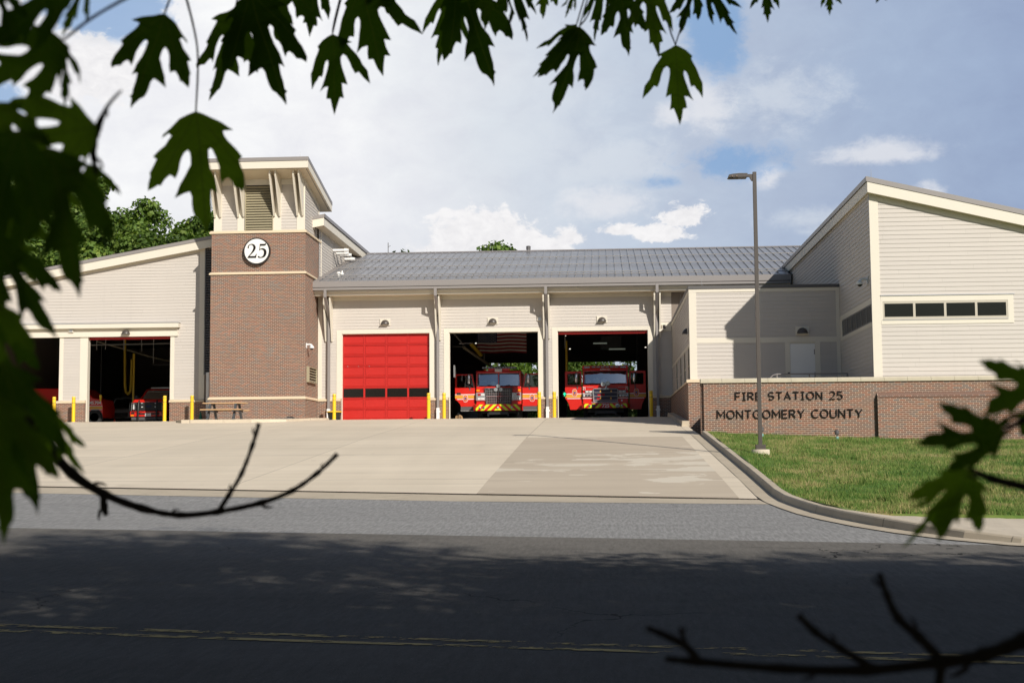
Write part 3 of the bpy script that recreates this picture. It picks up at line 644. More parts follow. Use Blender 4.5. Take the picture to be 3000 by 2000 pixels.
while x<14.9:
    for o_ in(-.012,):
        sm.add([(x-.012,67.34,rz_(67.34)),(x+.012,67.34,rz_(67.34)),(x+.012,67.34,rz_(67.34)+.05),(x-.012,67.34,rz_(67.34)+.05),(x-.012,RY,rz_(RY)),(x+.012,RY,rz_(RY)),(x+.012,RY,rz_(RY)+.05),(x-.012,RY,rz_(RY)+.05)],[(0,1,2,3),(3,2,6,7),(0,3,7,4),(1,5,6,2)])
    x+=.4
sm.build('standing_seams',pm('seam_metal',(.36,.35,.345),.35,metal=.3),roof)
sg=MB()
for yy in (68.15,69.0,72.4,76.0):
    for dy in(0,.13): sg.tube([(X0+.35,yy+dy,rz_(yy+dy)+.085),(14.9,yy+dy,rz_(yy+dy)+.085)],.015,6)
    x=X0+.3
    while x<14.9: sg.box(x-.03,x+.03,yy-.03,yy+.16,rz_(yy)+.05,rz_(yy)+.09); x+=.4
sg.build('snow_guard',pm('snow_guard_rail',(.25,.24,.235),.5),roof)
rc=MB(); rc.ext([(RY-.18,rz_(RY)-.03),(RY,rz_(RY)+.07),(RY+.18,rz_(RY)-.03)],X0+.3,14.9,'x'); rc.ext([(67.4,rz_(67.4)+.01),(RY,rz_(RY)+.01),(RY,rz_(RY)+.06),(67.4,rz_(67.4)+.06)],X0+.05,X0+.32,'x'); rc.build('ridge_cap',M['gray'],roof)
# rear wall with two open doors, side partitions
w=MB()
for a,b in((-14.38,-7.9),(-3.05,-2.45),(2.3,9.3)): w.box(a,b,92.3,92.6,1.6,6.3)
w.box(-14.38,9.3,92.3,92.6,6.302,9.2)
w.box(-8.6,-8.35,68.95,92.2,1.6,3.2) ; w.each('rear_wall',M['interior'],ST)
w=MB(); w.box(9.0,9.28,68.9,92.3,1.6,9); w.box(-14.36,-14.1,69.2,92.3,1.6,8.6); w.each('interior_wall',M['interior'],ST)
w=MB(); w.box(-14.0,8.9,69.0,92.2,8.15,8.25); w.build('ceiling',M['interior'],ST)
# eave brackets + downspouts
for xa,xb,xd in((-13.97,-13.655,-13.79),(-8.34,-8.15,-8.255),(-2.925,-2.665,-2.775),(2.585,2.855,2.70)):
    for xx in(xa-.0,xb):
        m=MB(); m.ext([(YM-.02,5.85),(YM-.02,8.09),(67.86,8.09),(67.86,7.90),(YM-.10,5.85)],xx-.035,xx+.035,'x'); m.build('eave_bracket',M['trim'],ST)
    m=MB(); m.box(xd-.07,xd+.07,67.36,67.46,7.98,8.42); m.ext([(67.36,7.98),(67.46,7.98),(YM-.12,7.2),(YM-.12,7.05),(YM-.22,7.05)],xd-.07,xd+.07,'x'); m.box(xd-.06,xd+.06,YM-.24,YM-.12,2.4,7.2)
    ds=m.build('downspout',M['gray'],ST); m=MB(); m.box(xd-.075,xd+.075,YM-.30,YM-.11,1.9,2.45); m.box(xd-.11,xd+.11,YM-.24,YM-.13,2.22,2.30); m.build('drain_boot',M['white'],ds)
# --- left building
YL=67.9
def lt(x): return 11.21+(x+19.604)*.1735       # top of rake at x
s=MB(); 
def pg(x0,x1,z0,z1=None): return [(x0,z0),(x1,z0),(x1,(z1 if z1 else lt(x1)-.62)),(x0,(z1 if z1 else lt(x0)-.62))]
siding(s,[pg(-33,-20.3,6.85),pg(-21.57,-20.3,2.97,6.85),pg(-27.30,-26.43,2.97,6.18),[(-33,2.97),(-32.2,2.97),(-32.2,6.2),(-33,6.2)]],FY(YL))
s.build('siding',M['siding'],ST)
w=MB()
for a,b in((-33,-32.0),(-27.5,-26.05),(-21.77,-19.2)): w.box(a,b,YL+.004,YL+.3,1.5,6.18)
w.ext([(-33,6.18),(-14.46,6.18),(-14.46,lt(-14.4)-.5),(-33,lt(-33)-.5)],YL+.004,YL+.3,'y')
w.each('wall',M['interior'],ST)
w=MB(); w.box(-33.2,-33,YL,93,1.5,8.6); w.box(-33,-14.4,92.6,92.9,1.5,11.5); w.box(-14.7,-14.42,69.3,92.5,1.5,11.7); w.each('interior_wall',M['interior'],ST)
w=MB(); w.box(-32.9,-14.8,68.3,92.4,7.6,7.7); w.build('ceiling',M['interior'],ST)
t=MB(); t.box(-20.30,-20.02,YL-.03,YL,2.97,lt(-20.3)-.6); t.box(-27.50,-27.30,YL-.03,YL+.02,2.975,6.18); t.box(-26.43,-26.05,YL-.03,YL+.02,2.975,6.18); t.box(-21.77,-21.57,YL-.03,YL+.02,2.975,6.18)
t.box(-26.08,-26.03,YL-.035,YL+.3,1.9,6.18); t.box(-33,-21.38,YL-.10,YL,6.18,6.60); t.box(-33,-21.27,YL-.34,YL,6.60,6.82)
t.ext([(-33,lt(-33)-.64),(-14.42,lt(-14.42)-.64),(-14.42,lt(-14.42)-.50),(-33,lt(-33)-.50)],YL-.022,YL,'y')
t.each('door_trim',M['trim'],ST)
t=MB(); t.box(-33,-21.25,YL-.36,YL,6.822,6.86); t.build('canopy_flashing',M['silver'],ST)
br=MB()
for a,b in((-27.6,-26.12),(-21.75,-19.6),(-33,-32.0)): br.box(a,b,YL-.10,YL+.002,1.3,2.84)
br.each('brick_base',M['brick'],ST); st=MB()
for a,b in((-27.62,-26.1),(-21.77,-20.0)): ledge(st,a,b,YL)
st.each('stone_ledge',M['stone'],ST)
# louver strip + door beside tower
l=MB(); z=4.30
while z<10.55: l.ext([(YL-.01,z),(YL-.13,z-.0),(YL-.13,z+.02),(YL-.01,z+.10)],-19.98,-19.1,'x'); z+=.127
lo=l.build('tall_louver',M['louverdk'],ST); m=MB(); m.box(-20.0,-19.05,YL-.005,YL-.001,4.28,10.7); m.build('louver_backing',M['dark'],lo)
m=MB(); m.box(-20.02,-19.97,YL-.14,YL,4.25,10.72); m.box(-20.02,-19.1,YL-.14,YL,4.2,4.28); m.build('louver_frame',M['louverdk'],lo)
m=MB(); m.box(-19.80,-19.1,YL-.04,YL,1.9,4.05); m.build('side_door',M['graydk'],ST)
m=MB(); m.box(-19.80,-19.66,YL-.42,YL-.28,2.1,4.3); m.build('downspout',M['white'],ST)
# shed roof
rf=MB(); rf.ext([(-34,lt(-34)),(-13.86,lt(-13.86)),(-13.86,lt(-13.86)-.12),(-34,lt(-34)-.12)],YL-.34,93,'y'); lroof=rf.build('metal_roof',M['roof'],ST)
m=MB(); m.ext([(-34,lt(-34)+.003),(-13.84,lt(-13.84)+.003),(-13.84,lt(-13.84)-.17),(-34,lt(-34)-.17)],YL-.36,YL-.342,'y'); m.box(-13.858,-13.84,YL-.36,93,lt(-13.86)-.17,lt(-13.86)+.0); m.build('roof_edge',M['gray'],lroof)
m=MB(); m.ext([(-34,lt(-34)-.172),(-13.90,lt(-13.90)-.172),(-13.90,lt(-13.90)-.57),(-34,lt(-34)-.57)],YL-.33,YL-.28,'y'); m.box(-13.95,-13.90,YL-.279,93,lt(-13.9)-.57,lt(-13.9)-.172); m.each('fascia_board',M['trim'],ST)
m=MB(); m.ext([(-34,lt(-34)-.50),(-13.95,lt(-13.95)-.50),(-13.95,lt(-13.95)-.52),(-34,lt(-34)-.52)],YL-.28,YL,'y'); m.box(-14.4,-13.95,YL,93,lt(-14.2)-.53,lt(-14.2)-.51); m.each('soffit',M['soffit'],ST)
s=MB(); siding(s,[rect(68.65,93,8.9,11.62)],FXp(-14.385)); s.build('siding',M['siding'],ST)
m=MB(); m.box(-14.39,-14.35,68.65,93,11.62,11.74); m.box(-14.39,-14.35,69.18,69.3,8.8,11.62); m.each('frieze_board',M['trim'],ST)
# --- brick tower
TX0,TX1,TY0,TY1=-19.08,-14.40,65.6,68.62
tw=MB(); tw.box(TX0,TX1,TY0,TY1,1.3,8.94); tw.box(TX0+.03,TX1-.0,TY0,TY1+.5,9.06,10.96)
tower=tw.build('brick_tower',M['brick'],ST)
mb=MB(); mb.box(TX0-.02,TX1+.02,TY0-.02,TY1,1.3,2.84); mb.build('brick_plinth',M['brick'],tower)
def band(mb,z0,z1,p,x0=TX0,x1=TX1,y0=TY0,y1=TY1):
    n=[]
    def ring(o,z): return [(x0-o,y0-o,z),(x1+o,y0-o,z),(x1+o,y1,z),(x0-o,y1,z)]
    rings=ring(p,z0)+ring(p,z0+(z1-z0)*.55)+ring(.005,z1); fs=[]
    for k in range(2):
        for i in range(4): fs.append((k*4+i,k*4+(i+1)%4,(k+1)*4+(i+1)%4,(k+1)*4+i))
    fs.append((0,3,2,1)); fs.append((8,9,10,11)); mb.add(rings,fs)
bd=MB(); band(bd,2.84,2.97,.07); band(bd,8.94,9.06,.07); band(bd,10.96,11.10,.07,y1=TY1+.5); bd.each('stone_band',M['stone'],tower)
# control joints
UY=65.68
def tz(y): return 13.66-.192*(y-65.6)   # wall top
core=MB(); core.add([(-18.95,UY+.005,11.1),(-14.484,UY+.005,11.1),(-14.484,69.16,11.1),(-18.95,69.16,11.1),(-18.95,UY+.005,tz(UY)+.2),(-14.484,UY+.005,tz(UY)+.2),(-14.484,69.16,tz(69.16)+.2),(-18.95,69.16,tz(69.16)+.2)],[(0,3,2,1),(4,5,6,7),(0,1,5,4),(1,2,6,5),(2,3,7,6),(3,0,4,7)])
core.build('belfry_core',M['trim'],tower)
s=MB(); siding(s,[rect(-18.575,-17.795,11.1,13.35),rect(-15.62,-14.845,11.1,13.35)],FY(UY))
siding(s,[[(65.78,11.1),(69.05,11.1),(69.05,tz(69.05)-.2),(65.78,tz(65.78)-.2)]],FXp(-14.484)); s.build('siding',M['siding'],tower)
t=MB()
for a,b in((-18.96,-18.575),(-17.795,-17.40),(-16.01,-15.62),(-14.845,-14.47)): t.box(a,b,UY-.035,UY,11.1,13.35)
t.box(-18.96,-14.47,UY-.036,UY,13.352,13.72); t.box(-14.484,-14.45,UY-.02,UY+.09,11.1,13.4); t.box(-14.484,-14.45,69.05,69.17,11.1,12.9)
t.ext([(UY,tz(UY)-.2),(69.17,tz(69.17)-.2),(69.17,tz(69.17)+.1),(UY,tz(UY)+.1)],-14.484,-14.452,'x')
t.each('trim_board',M['trim'],tower)
l=MB(); z=11.14
while z<13.3: l.ext([(UY-.005,z+.09),(UY-.09,z),(UY-.10,z+.015),(UY-.005,z+.12)],-17.37,-16.05,'x'); z+=.128
lv=l.build('tower_louver',M['louver'],tower); m=MB(); m.box(-17.4,-16.02,UY-.006,UY-.001,11.1,13.35); m.build('louver_backing',M['dark'],lv)
m=MB(); m.box(-17.40,-17.36,UY-.11,UY-.004,11.1,13.35); m.box(-16.05,-16.01,UY-.11,UY-.004,11.1,13.35); m.build('louver_frame',M['louver'],lv)
for fx in (-18.90,-18.62,-17.74,-17.46,-15.95,-15.67,-14.80,-14.53):
    m=MB(); m.ext([(UY-.035,11.78),(UY-.035,13.84),(64.55,13.84),(64.55,13.62),(UY-.14,11.78)],fx-.035,fx+.035,'x'); m.build('roof_bracket',M['trim'],tower)
# tower roof
def rt(y): return 14.40-.192*(y-64.22)
RX0,RX1=-19.45,-13.97
m=MB(); m.ext([(64.2,rt(64.2)),(70.1,rt(70.1)),(70.1,rt(70.1)-.18),(64.2,rt(64.2)-.18)],RX0,RX1,'x'); m.build('tower_roof',M['gray'],tower)
m=MB(); m.ext([(64.23,rt(64.23)-.182),(70.07,rt(70.07)-.182),(70.07,rt(70.07)-.52),(64.23,rt(64.23)-.52)],RX1-.06,RX1-.02,'x'); m.ext([(64.23,rt(64.23)-.182),(70.07,rt(70.07)-.182),(70.07,rt(70.07)-.52),(64.23,rt(64.23)-.52)],RX0+.02,RX0+.06,'x'); m.box(RX0+.062,RX1-.062,64.23,64.27,rt(64.25)-.52,rt(64.25)-.19); m.box(RX0+.062,RX1-.062,70.03,70.07,rt(70.05)-.52,rt(70.05)-.19)
m.each('fascia_board',M['trim'],tower)
m=MB(); m.ext([(64.27,rt(64.27)-.49),(70.03,rt(70.03)-.49),(70.03,rt(70.03)-.47),(64.27,rt(64.27)-.47)],RX0+.06,RX1-.06,'x'); m.build('soffit',M['soffit'],tower)
m=MB(); m.ext([(64.36,rt(64.36)-.494),(69.9,rt(69.9)-.494),(69.9,rt(69.9)-.491),(64.36,rt(64.36)-.491)],RX1-.17,RX1-.14,'x'); m.box(RX0+.2,RX1-.2,64.40,64.43,rt(64.4)-.50,rt(64.4)-.49); m.build('soffit_vent',M['graydk'],tower)
# side louver
l=MB(); z=3.76
for k in range(5): z=3.74+k*.13; l.ext([(-14.39,z+.08),(-14.29,z),(-14.28,z+.015),(-14.39,z+.11)],66.1,67.85,'y')
lv=l.build('side_louver',M['louver'],tower); m=MB(); m.box(-14.399,-14.392,66.05,67.9,3.72,4.42); m.build('louver_backing',M['dark'],lv)
m=MB(); m.box(-14.4,-14.27,66.02,66.1,3.68,4.44); m.box(-14.4,-14.27,67.85,67.93,3.68,4.44); m.box(-14.4,-14.27,66.1,67.85,4.40,4.44); m.box(-14.4,-14.27,66.1,67.85,3.68,3.72); m.build('louver_frame',M['louver'],lv)
# --- low annex
AX0,AX1,AY=3.45,9.31,54.4
w=MB(); w.box(AX0+.01,AX1,AY+.01,YM,2.0,6.40); w.build('annex_core',M['trim'],ST)
s=MB(); siding(s,[rect(3.70,9.15,4.59,6.40),rect(3.70,7.14,2.9,4.39),rect(8.50,9.15,2.9,4.39)],FY(AY)); siding(s,[rect(54.62,68.6,4.42,6.40)],FXn(AX0))
WY=[(54.75,55.7),(57.45,58.45),(60.35,61.35),(63.55,64.65)]
ed=[54.62]+[v for a,b in WY for v in(a-.12,b+.12)]+[68.6]
siding(s,[rect(ed[i],ed[i+1],2.97,4.30) for i in range(0,len(ed),2) if ed[i+1]-ed[i]>.05],FXn(AX0)); s.build('siding',M['siding'],ST)
t=MB(); t.box(AX0-.03,3.70,AY-.03,AY+.01,2.9,6.40); t.box(AX0-.03,AX0,AY+.011,54.62,2.9,6.40); t.box(9.15,9.29,AY-.03,AY,2.9,6.40); t.box(AX0-.035,9.29,AY-.035,AY+.01,6.402,6.53); t.box(AX0-.035,AX0+.01,AY+.011,YM,6.402,6.53)
t.box(3.702,9.149,AY-.028,AY,4.39,4.59); t.box(7.14,7.33,AY-.028,AY,2.6,4.389); t.box(8.30,8.50,AY-.028,AY,2.6,4.389); t.box(AX0-.028,AX0,54.62,68.6,4.302,4.42)
for a,b in WY: t.box(AX0-.027,AX0,a-.12,a,2.97,4.30); t.box(AX0-.027,AX0,b,b+.12,2.97,4.30)
t.each('trim_board',M['trim'],ST)
for a,b in WY:
    f=MB(); f.box(AX0-.022,AX0-.002,a,a+.06,2.98,4.30); f.box(AX0-.022,AX0-.002,b-.06,b,2.98,4.30); f.box(AX0-.022,AX0-.002,a+.06,b-.06,4.24,4.30); f.box(AX0-.022,AX0-.002,a+.06,b-.06,3.52,3.58)
    wn=f.build('window_frame',M['louver'],ST); MB().box(AX0-.012,AX0-.004,a+.06,b-.06,2.98,4.24).build('window_pane',pm('dark_pane',(.02,.022,.02),.06) if 'dark_pane' not in bpy.data.materials else bpy.data.materials['dark_pane'],wn)
m=MB(); m.box(AX0-.06,AX1,AY-.06,YM,6.532,6.66); m.build('parapet_cap',M['graydk'],ST)
m=MB(); m.box(7.335,8.295,AY-.012,AY-.001,2.2,4.32); dd=m.build('entry_door',M['white'],ST); m=MB(); m.box(8.255,8.29,AY-.03,AY-.012,3.9,4.1); m.box(8.255,8.29,AY-.03,AY-.012,3.0,3.2); m.build('hinge',M['gray'],dd); m=MB(); m.box(7.22,7.30,AY-.06,AY-.028,3.12,3.2); m.build('door_reader',M['black'],dd)
br=MB(); br.box(3.33,9.3,AY-.12,AY+.0,.6,2.84); br.box(3.33,3.45,AY,YM,.6,2.84); br.each('brick_base',M['brick'],ST)
st=MB(); ledge(st,3.27,4.6,AY-.02); st.ext([(3.28,2.84),(3.46,2.84),(3.46,2.97),(3.40,2.97),(3.28,2.90)],AY-.1,YM,'y'); st.each('stone_ledge',M['stone'],ST)
# --- right building
BX,BY=9.31,47.9
def rtp(x): return 9.54-.241*(x-9.2)
w=MB(); w.ext([(BX+.01,1.0),(24,1.0),(24,rtp(24)-.5),(BX+.01,rtp(BX)-.5)],BY+.01,75,'y'); w.build('wall_core',M['trim'],ST)
s=MB(); 
def pr_(x0,x1,z0,z1=None): return [(x0,z0),(x1,z0),(x1,z1 if z1 else rtp(x1)-.72),(x0,z1 if z1 else rtp(x0)-.72)]
siding(s,[pr_(9.58,24,5.42),rect(14.06,24,4.43,5.42),rect(9.58,24,2.5,4.43)],FY(BY))
siding(s,[rect(BY+.08,70,5.36,8.95),rect(BY+.08,54.4,2.5,4.41),rect(54.2,70,4.41,5.36)],FXn(BX)); s.build('siding',M['siding'],ST)
t=MB(); t.box(BX-.03,9.58,BY-.03,BY+.01,2.5,9.0); t.box(9.585,14.06,BY-.03,BY,5.225,5.415); t.box(9.585,14.06,BY-.03,BY,4.435,4.575); t.box(9.582,9.64,BY-.03,BY,4.575,5.225); t.box(13.87,14.06,BY-.03,BY,4.575,5.225)
t.ext([(9.582,rtp(9.582)-.72),(24,rtp(24)-.72),(24,rtp(24)-.52),(9.582,rtp(9.582)-.52)],BY-.028,BY,'y')
t.box(BX-.028,BX,BY+.08,54.3,5.17,5.36); t.box(BX-.028,BX,BY+.08,54.3,4.41,4.53); t.box(BX-.028,BX,53.9,54.3,4.53,5.17); t.box(BX-.028,BX,BY+.08,70,8.951,9.05)
t.each('trim_board',M['trim'],ST)
m=MB(); m.box(BX-.034,BX-.028,BY-.03,BY+.05,2.5,9.0); m.build('corner_bead',M['gray'],ST)
m=MB(); m.box(9.58,14.1,BY-.06,BY,5.416,5.45); m.box(9.64,13.87,BY-.05,BY,4.576,4.60); m.build('window_flashing',M['silver'],ST)
f=MB(); f.box(9.64,9.70,BY-.022,BY,4.60,5.22); f.box(13.81,13.87,BY-.022,BY,4.60,5.22); f.box(9.70,13.81,BY-.022,BY,5.15,5.22); f.box(9.70,13.81,BY-.022,BY,4.60,4.69)
for k in(1,2,3): x=9.67+k*1.045; f.box(x-.04,x+.04,BY-.023,BY,4.69,5.15)
wf=f.build('window_frame',pm('tan_window_frame',(.48,.44,.36),.4),ST)
for k in range(4):
    x=9.70+k*1.037; MB().box(x+.02,x+1.0,BY-.010,BY-.004,4.69,5.15).build('window_pane',bpy.data.materials['dark_pane'],wf)
f=MB(); f.box(BX-.02,BX,BY+.08,53.9,4.53,4.58); f.box(BX-.02,BX,BY+.08,53.9,5.12,5.17); n=6
for k in range(n+1): y=48.0+k*(53.85-48.0)/n; f.box(BX-.021,BX,y-.04,y+.04,4.58,5.12)
wf=f.build('window_frame',M['louverdk'],ST)
for k in range(n): y=48.0+k*.975; MB().box(BX-.010,BX-.004,y+.04,y+.935,4.58,5.12).build('window_pane',bpy.data.materials['dark_pane'],wf)
rf=MB(); rf.ext([(9.17,rtp(9.17)),(25,rtp(25)),(25,rtp(25)-.13),(9.17,rtp(9.17)-.13)],47.60,76,'y'); rr=rf.build('metal_roof',M['roof'],ST)
m=MB(); m.ext([(9.15,rtp(9.15)+.003),(25,rtp(25)+.003),(25,rtp(25)-.17),(9.15,rtp(9.15)-.17)],47.575,47.598,'y'); m.box(9.15,9.168,47.598,76,rtp(9.15)-.17,rtp(9.15)); m.build('roof_edge',M['gray'],rr)
m=MB(); m.ext([(9.19,rtp(9.19)-.172),(25,rtp(25)-.172),(25,rtp(25)-.54),(9.19,rtp(9.19)-.54)],47.60,47.64,'y'); m.box(9.19,9.23,47.641,76,rtp(9.19)-.54,rtp(9.19)-.172); m.each('fascia_board',M['trim'],ST)
m=MB(); m.ext([(9.23,rtp(9.23)-.50),(25,rtp(25)-.50),(25,rtp(25)-.52),(9.23,rtp(9.23)-.52)],47.64,BY,'y'); m.box(9.23,BX,47.9,76,9.03,9.05); m.each('soffit',M['soffit'],ST)
# raised slab, kerb by annex, stoop by tower
m=MB(); m.box(4.3,24,47.7,AY-.12,.4,2.0); m.build('landing_slab',M['kerb'],ST)
m=MB(); m.add([(3.02,54.0,1.0),(3.33,54.0,1.0),(3.33,54.0,1.33),(3.06,54.0,1.33),(3.02,66,1.7),(3.33,66,1.7),(3.33,66,2.03),(3.06,66,2.03)],[(0,1,2,3),(4,7,6,5),(3,2,6,7),(0,3,7,4)]); o=m.build('annex_kerb',M['kerb']); o['kind']='structure'
pts=[(-19.6,62.4),(-19.3,61.9),(-16.0,61.7),(-14.6,62.6),(-13.9,65.0),(-13.5,66.4),(-13.5,68.5),(-19.9,68.5),(-19.9,63.0)]
m=MB(); m.add([(x,y,gz(y)-.1) for x,y in pts]+[(x,y,max(1.78,gz(y)+.10)) for x,y in pts],[tuple(range(9,18))]+[(i,(i+1)%9,(i+1)%9+9,i+9) for i in range(9)]); o=m.build('tower_patio',M['walk']); o['kind']='structure'

# ---------------------------------------------------------------- lettering
def text_mesh(name,txt,mat,h,width=None,depth=.02,bold=.0,sp=1.0):
    cu=bpy.data.curves.new(name,'FONT'); cu.body=txt; cu.extrude=depth/2; cu.offset=bold; cu.size=1; cu.space_character=sp
    ob=bpy.data.objects.new(name,cu); C.objects.link(ob); bpy.context.view_layer.update()
    me=bpy.data.meshes.new_from_object(ob.evaluated_get(bpy.context.evaluated_depsgraph_get())); bpy.data.objects.remove(ob)
    co=np.array([v.co[:] for v in me.vertices]); mn=co.min(0); mxx=co.max(0); k=h/(mxx[1]-mn[1]); kx=k if width is None else width/(mxx[0]-mn[0])
    for v in me.vertices: x,y,z=v.co; v.co=((x-mn[0])*kx,-(z if abs(z)<1 else 0)*1.0,(y-mn[1])*k)
    me.materials.clear(); me.materials.append(mat); me.update()
    o=bpy.data.objects.new(name,me); C.objects.link(o); return o,(mxx[0]-mn[0])*kx
M['letter']=pm('dark_bronze_letters',(.009,.007,.006),.6,spec=.2)
# --- sign wall
SWL=thing('brick_sign_wall',(3.4,47.3,.6),'long low brick wall with pale cap carrying the station name above the lawn','wall')
w=MB(); w.box(3.42,24,47.30,47.68,-1,2.45); w.ext([(47.14,-1),(47.301,-1),(47.301,2.07),(47.14,1.93)],9.24,24,'x'); w.box(3.32,3.42,47.42,47.68,.2,2.45); w.build('brick_wall',M['brick'],SWL)
c=MB(); x=3.32
while x<24: 
    L_=.78 if x>3.4 else .72; c.ext([(47.24,2.452),(47.74,2.452),(47.74,2.56),(47.70,2.60),(47.30,2.60),(47.24,2.545)],x+.004,x+L_-.004,'x'); x+=L_
c.build('stone_cap',M['capstone'],SWL)
c=MB(); x=9.27
def soldier():
    pass
while x<16: c.add([(x,47.125,1.93-.02),(x+.058,47.125,1.93-.02),(x+.058,47.285,2.07),(x,47.285,2.07),(x,47.14,1.88),(x+.058,47.14,1.88),(x+.058,47.30,2.06),(x,47.30,2.06)],[(0,1,2,3),(0,4,5,1),(1,5,6,2),(0,3,7,4),(3,2,6,7)]); x+=.0677
c.build('soldier_course',pm('soldier_brick',(.19,.115,.085),.85,var=.25,scale=9),SWL)
LT=thing('wall_lettering',(6.3,47.27,1.7),'dark metal letters spelling FIRE STATION 25 MONTGOMERY COUNTY on brick sign wall','lettering')
def arc(cx,cy,rx,ry,a0,a1,n=14): return [(cx+rx*math.cos(R(a0+(a1-a0)*i/n)),cy+ry*math.sin(R(a0+(a1-a0)*i/n))) for i in range(n+1)]
GL={'F':(.50,[[(0,0),(0,1),(.50,1)],[(0,.52),(.45,.52)]]),'I':(.32,[[(0,0),(.32,0)],[(0,1),(.32,1)],[(.16,0),(.16,1)]]),
'R':(.58,[[(0,0),(0,1),(.28,1)]+arc(.28,.745,.24,.255,90,-90,10)+[(0,.49)],[(.25,.49),(.58,0)]]),'E':(.50,[[(.50,0),(0,0),(0,1),(.50,1)],[(0,.52),(.46,.52)]]),
'S':(.56,[arc(.28,.76,.26,.24,30,180,8)+arc(.26,.60,.24,.10,180,250,4)+arc(.30,.40,.24,.10,70,0,4)+arc(.28,.24,.26,.24,0,-155,10)]),
'T':(.60,[[(0,1),(.60,1)],[(.30,0),(.30,1)]]),'A':(.64,[[(0,0),(.32,1),(.64,0)],[(.12,.33),(.52,.33)]]),'O':(.74,[arc(.37,.5,.37,.5,0,360,28)]),
'N':(.60,[[(0,0),(0,1),(.60,0),(.60,1)]]),'2':(.54,[arc(.27,.73,.26,.27,160,-10,10)+[(.46,.50),(.0,0),(.54,0)]]),'5':(.52,[[(.48,1),(.06,1),(.05,.56)]+arc(.24,.31,.27,.31,105,-150,12)]),
'M':(.74,[[(0,0),(0,1),(.37,.32),(.74,1),(.74,0)]]),'G':(.70,[arc(.38,.5,.38,.5,48,330,20)+[(.70,.25),(.70,.47),(.42,.47)]]),'C':(.64,[arc(.38,.5,.38,.5,48,312,20)]),
'Y':(.62,[[(0,1),(.31,.46),(.62,1)],[(.31,.46),(.31,0)]]),'U':(.60,[[(0,1),(0,.32)]+arc(.30,.30,.30,.30,180,360,12)+[(.60,.32),(.60,1)]])}
def stroke(mb,pts,w,k,y0,y1):
    n=len(pts); closed=(Vector(pts[0])-Vector(pts[-1])).length<1e-4; L_=[];R_=[]
    for i in range(n):
        p=Vector(pts[i]); a_=Vector(pts[i-1]) if i>0 else (Vector(pts[-2]) if closed else None); b_=Vector(pts[i+1]) if i<n-1 else (Vector(pts[1]) if closed else None)
        if a_ is None: d=(b_-p).normalized(); p=p-d*0; nn_=Vector((-d.y,d.x)); s_=1
        elif b_ is None: d=(p-a_).normalized(); nn_=Vector((-d.y,d.x)); s_=1
        else:
            d1=(p-a_).normalized(); d2=(b_-p).normalized(); n1_=Vector((-d1.y,d1.x)); n2_=Vector((-d2.y,d2.x)); nn_=(n1_+n2_).normalized(); s_=min(1/max(.3,nn_.dot(n1_)),2.0)
        L_.append(p+nn_*w/2*s_); R_.append(p-nn_*w/2*s_)
    for i in range(n-1):
        q=[L_[i],L_[i+1],R_[i+1],R_[i]]; mb.ext([(v.x*k,v.y*k) for v in q],y0+i*1e-5,y1+i*1e-5,'y')
def lettering(rowtxt,x0,x1,z,h):
    sw=.128; raw=[(c,(GL[c][0]*1.1+sw*.55) if c!=' ' else .38) for c in rowtxt]; s=sum(r[1] for r in raw)*h; gap=(x1-x0-s)/(len(raw)-1); x=x0
    for c,wd in raw:
        if c!=' ':
            m=MB()
            for st_ in GL[c][1]: stroke(m,[(px_*1.1+sw*.27,.065+py_*.87) for px_,py_ in st_],sw,h,-.015,.015)
            o=m.build('letter',M['letter'],None); o.parent=LT; o.location=(x-6.3,0,z-1.7)
        x+=wd*h+gap
lettering('FIRE STATION 25',4.488,8.10,1.845,.285)
lettering('MONTGOMERY COUNTY',3.862,8.74,1.222,.30)
# --- round 25 sign
SG=thing('round_number_sign',(-16.76,65.5,10.05),'round white sign with black rim and black number 25 high on brick tower','sign')
m=MB(); m.lathe([(.655,0),(.655,.10),(.60,.12)],(0,-.12,0),48,'y'); 
m=MB(); m.lathe([(.60,-.10),(.66,-.10),(.66,.08),(.60,.08)],(0,0,0),56,'y'); m.build('rim',pm('black_rim',(.02,.02,.02),.4),SG,world=False)
m=MB(); m.lathe([(.598,-.112),(.598,-.095)],(0,0,0),56,'y'); m.build('sign_face',pm('sign_white',(.80,.79,.75),.5,var=.02),SG,world=False)
def ribbon(mb,path,ox,oz,k,y0,y1):
    pts=[]; n=len(path)
    # catmull smooth
    P_=[(path[0])]+list(path)+[path[-1]]
    for i in range(1,len(P_)-2):
        for s in range(6):
            t=s/6; a,b,c_,d=[np.array(P_[i+j],float) for j in(-1,0,1,2)]
            pts.append(.5*((2*b)+(-a+c_)*t+(2*a-5*b+4*c_-d)*t*t+(-a+3*b-3*c_+d)*t**3))
    pts.append(np.array(path[-1],float)); L_=[];R_=[]
    for i,p in enumerate(pts):
        d=pts[min(i+1,len(pts)-1)][:2]-pts[max(i-1,0)][:2]; d=d/(np.linalg.norm(d)+1e-9); nn_=np.array((-d[1],d[0])); L_.append(p[:2]+nn_*p[2]); R_.append(p[:2]-nn_*p[2])
    vs=[(ox+q[0]*k,y0,oz+q[1]*k) for q in L_+R_]+[(ox+q[0]*k,y1,oz+q[1]*k) for q in L_+R_]; N=len(L_); fs=[]
    for i in range(N-1): fs+=[(i,i+1,N+i+1,N+i),(2*N+i,3*N+i,3*N+i+1,2*N+i+1),(i,2*N+i,2*N+i+1,i+1),(N+i,N+i+1,3*N+i+1,3*N+i)]
    fs+=[(0,N,3*N,2*N),(N-1,3*N-1,4*N-1,2*N-1)]; mb.add(vs,fs)
K=.455
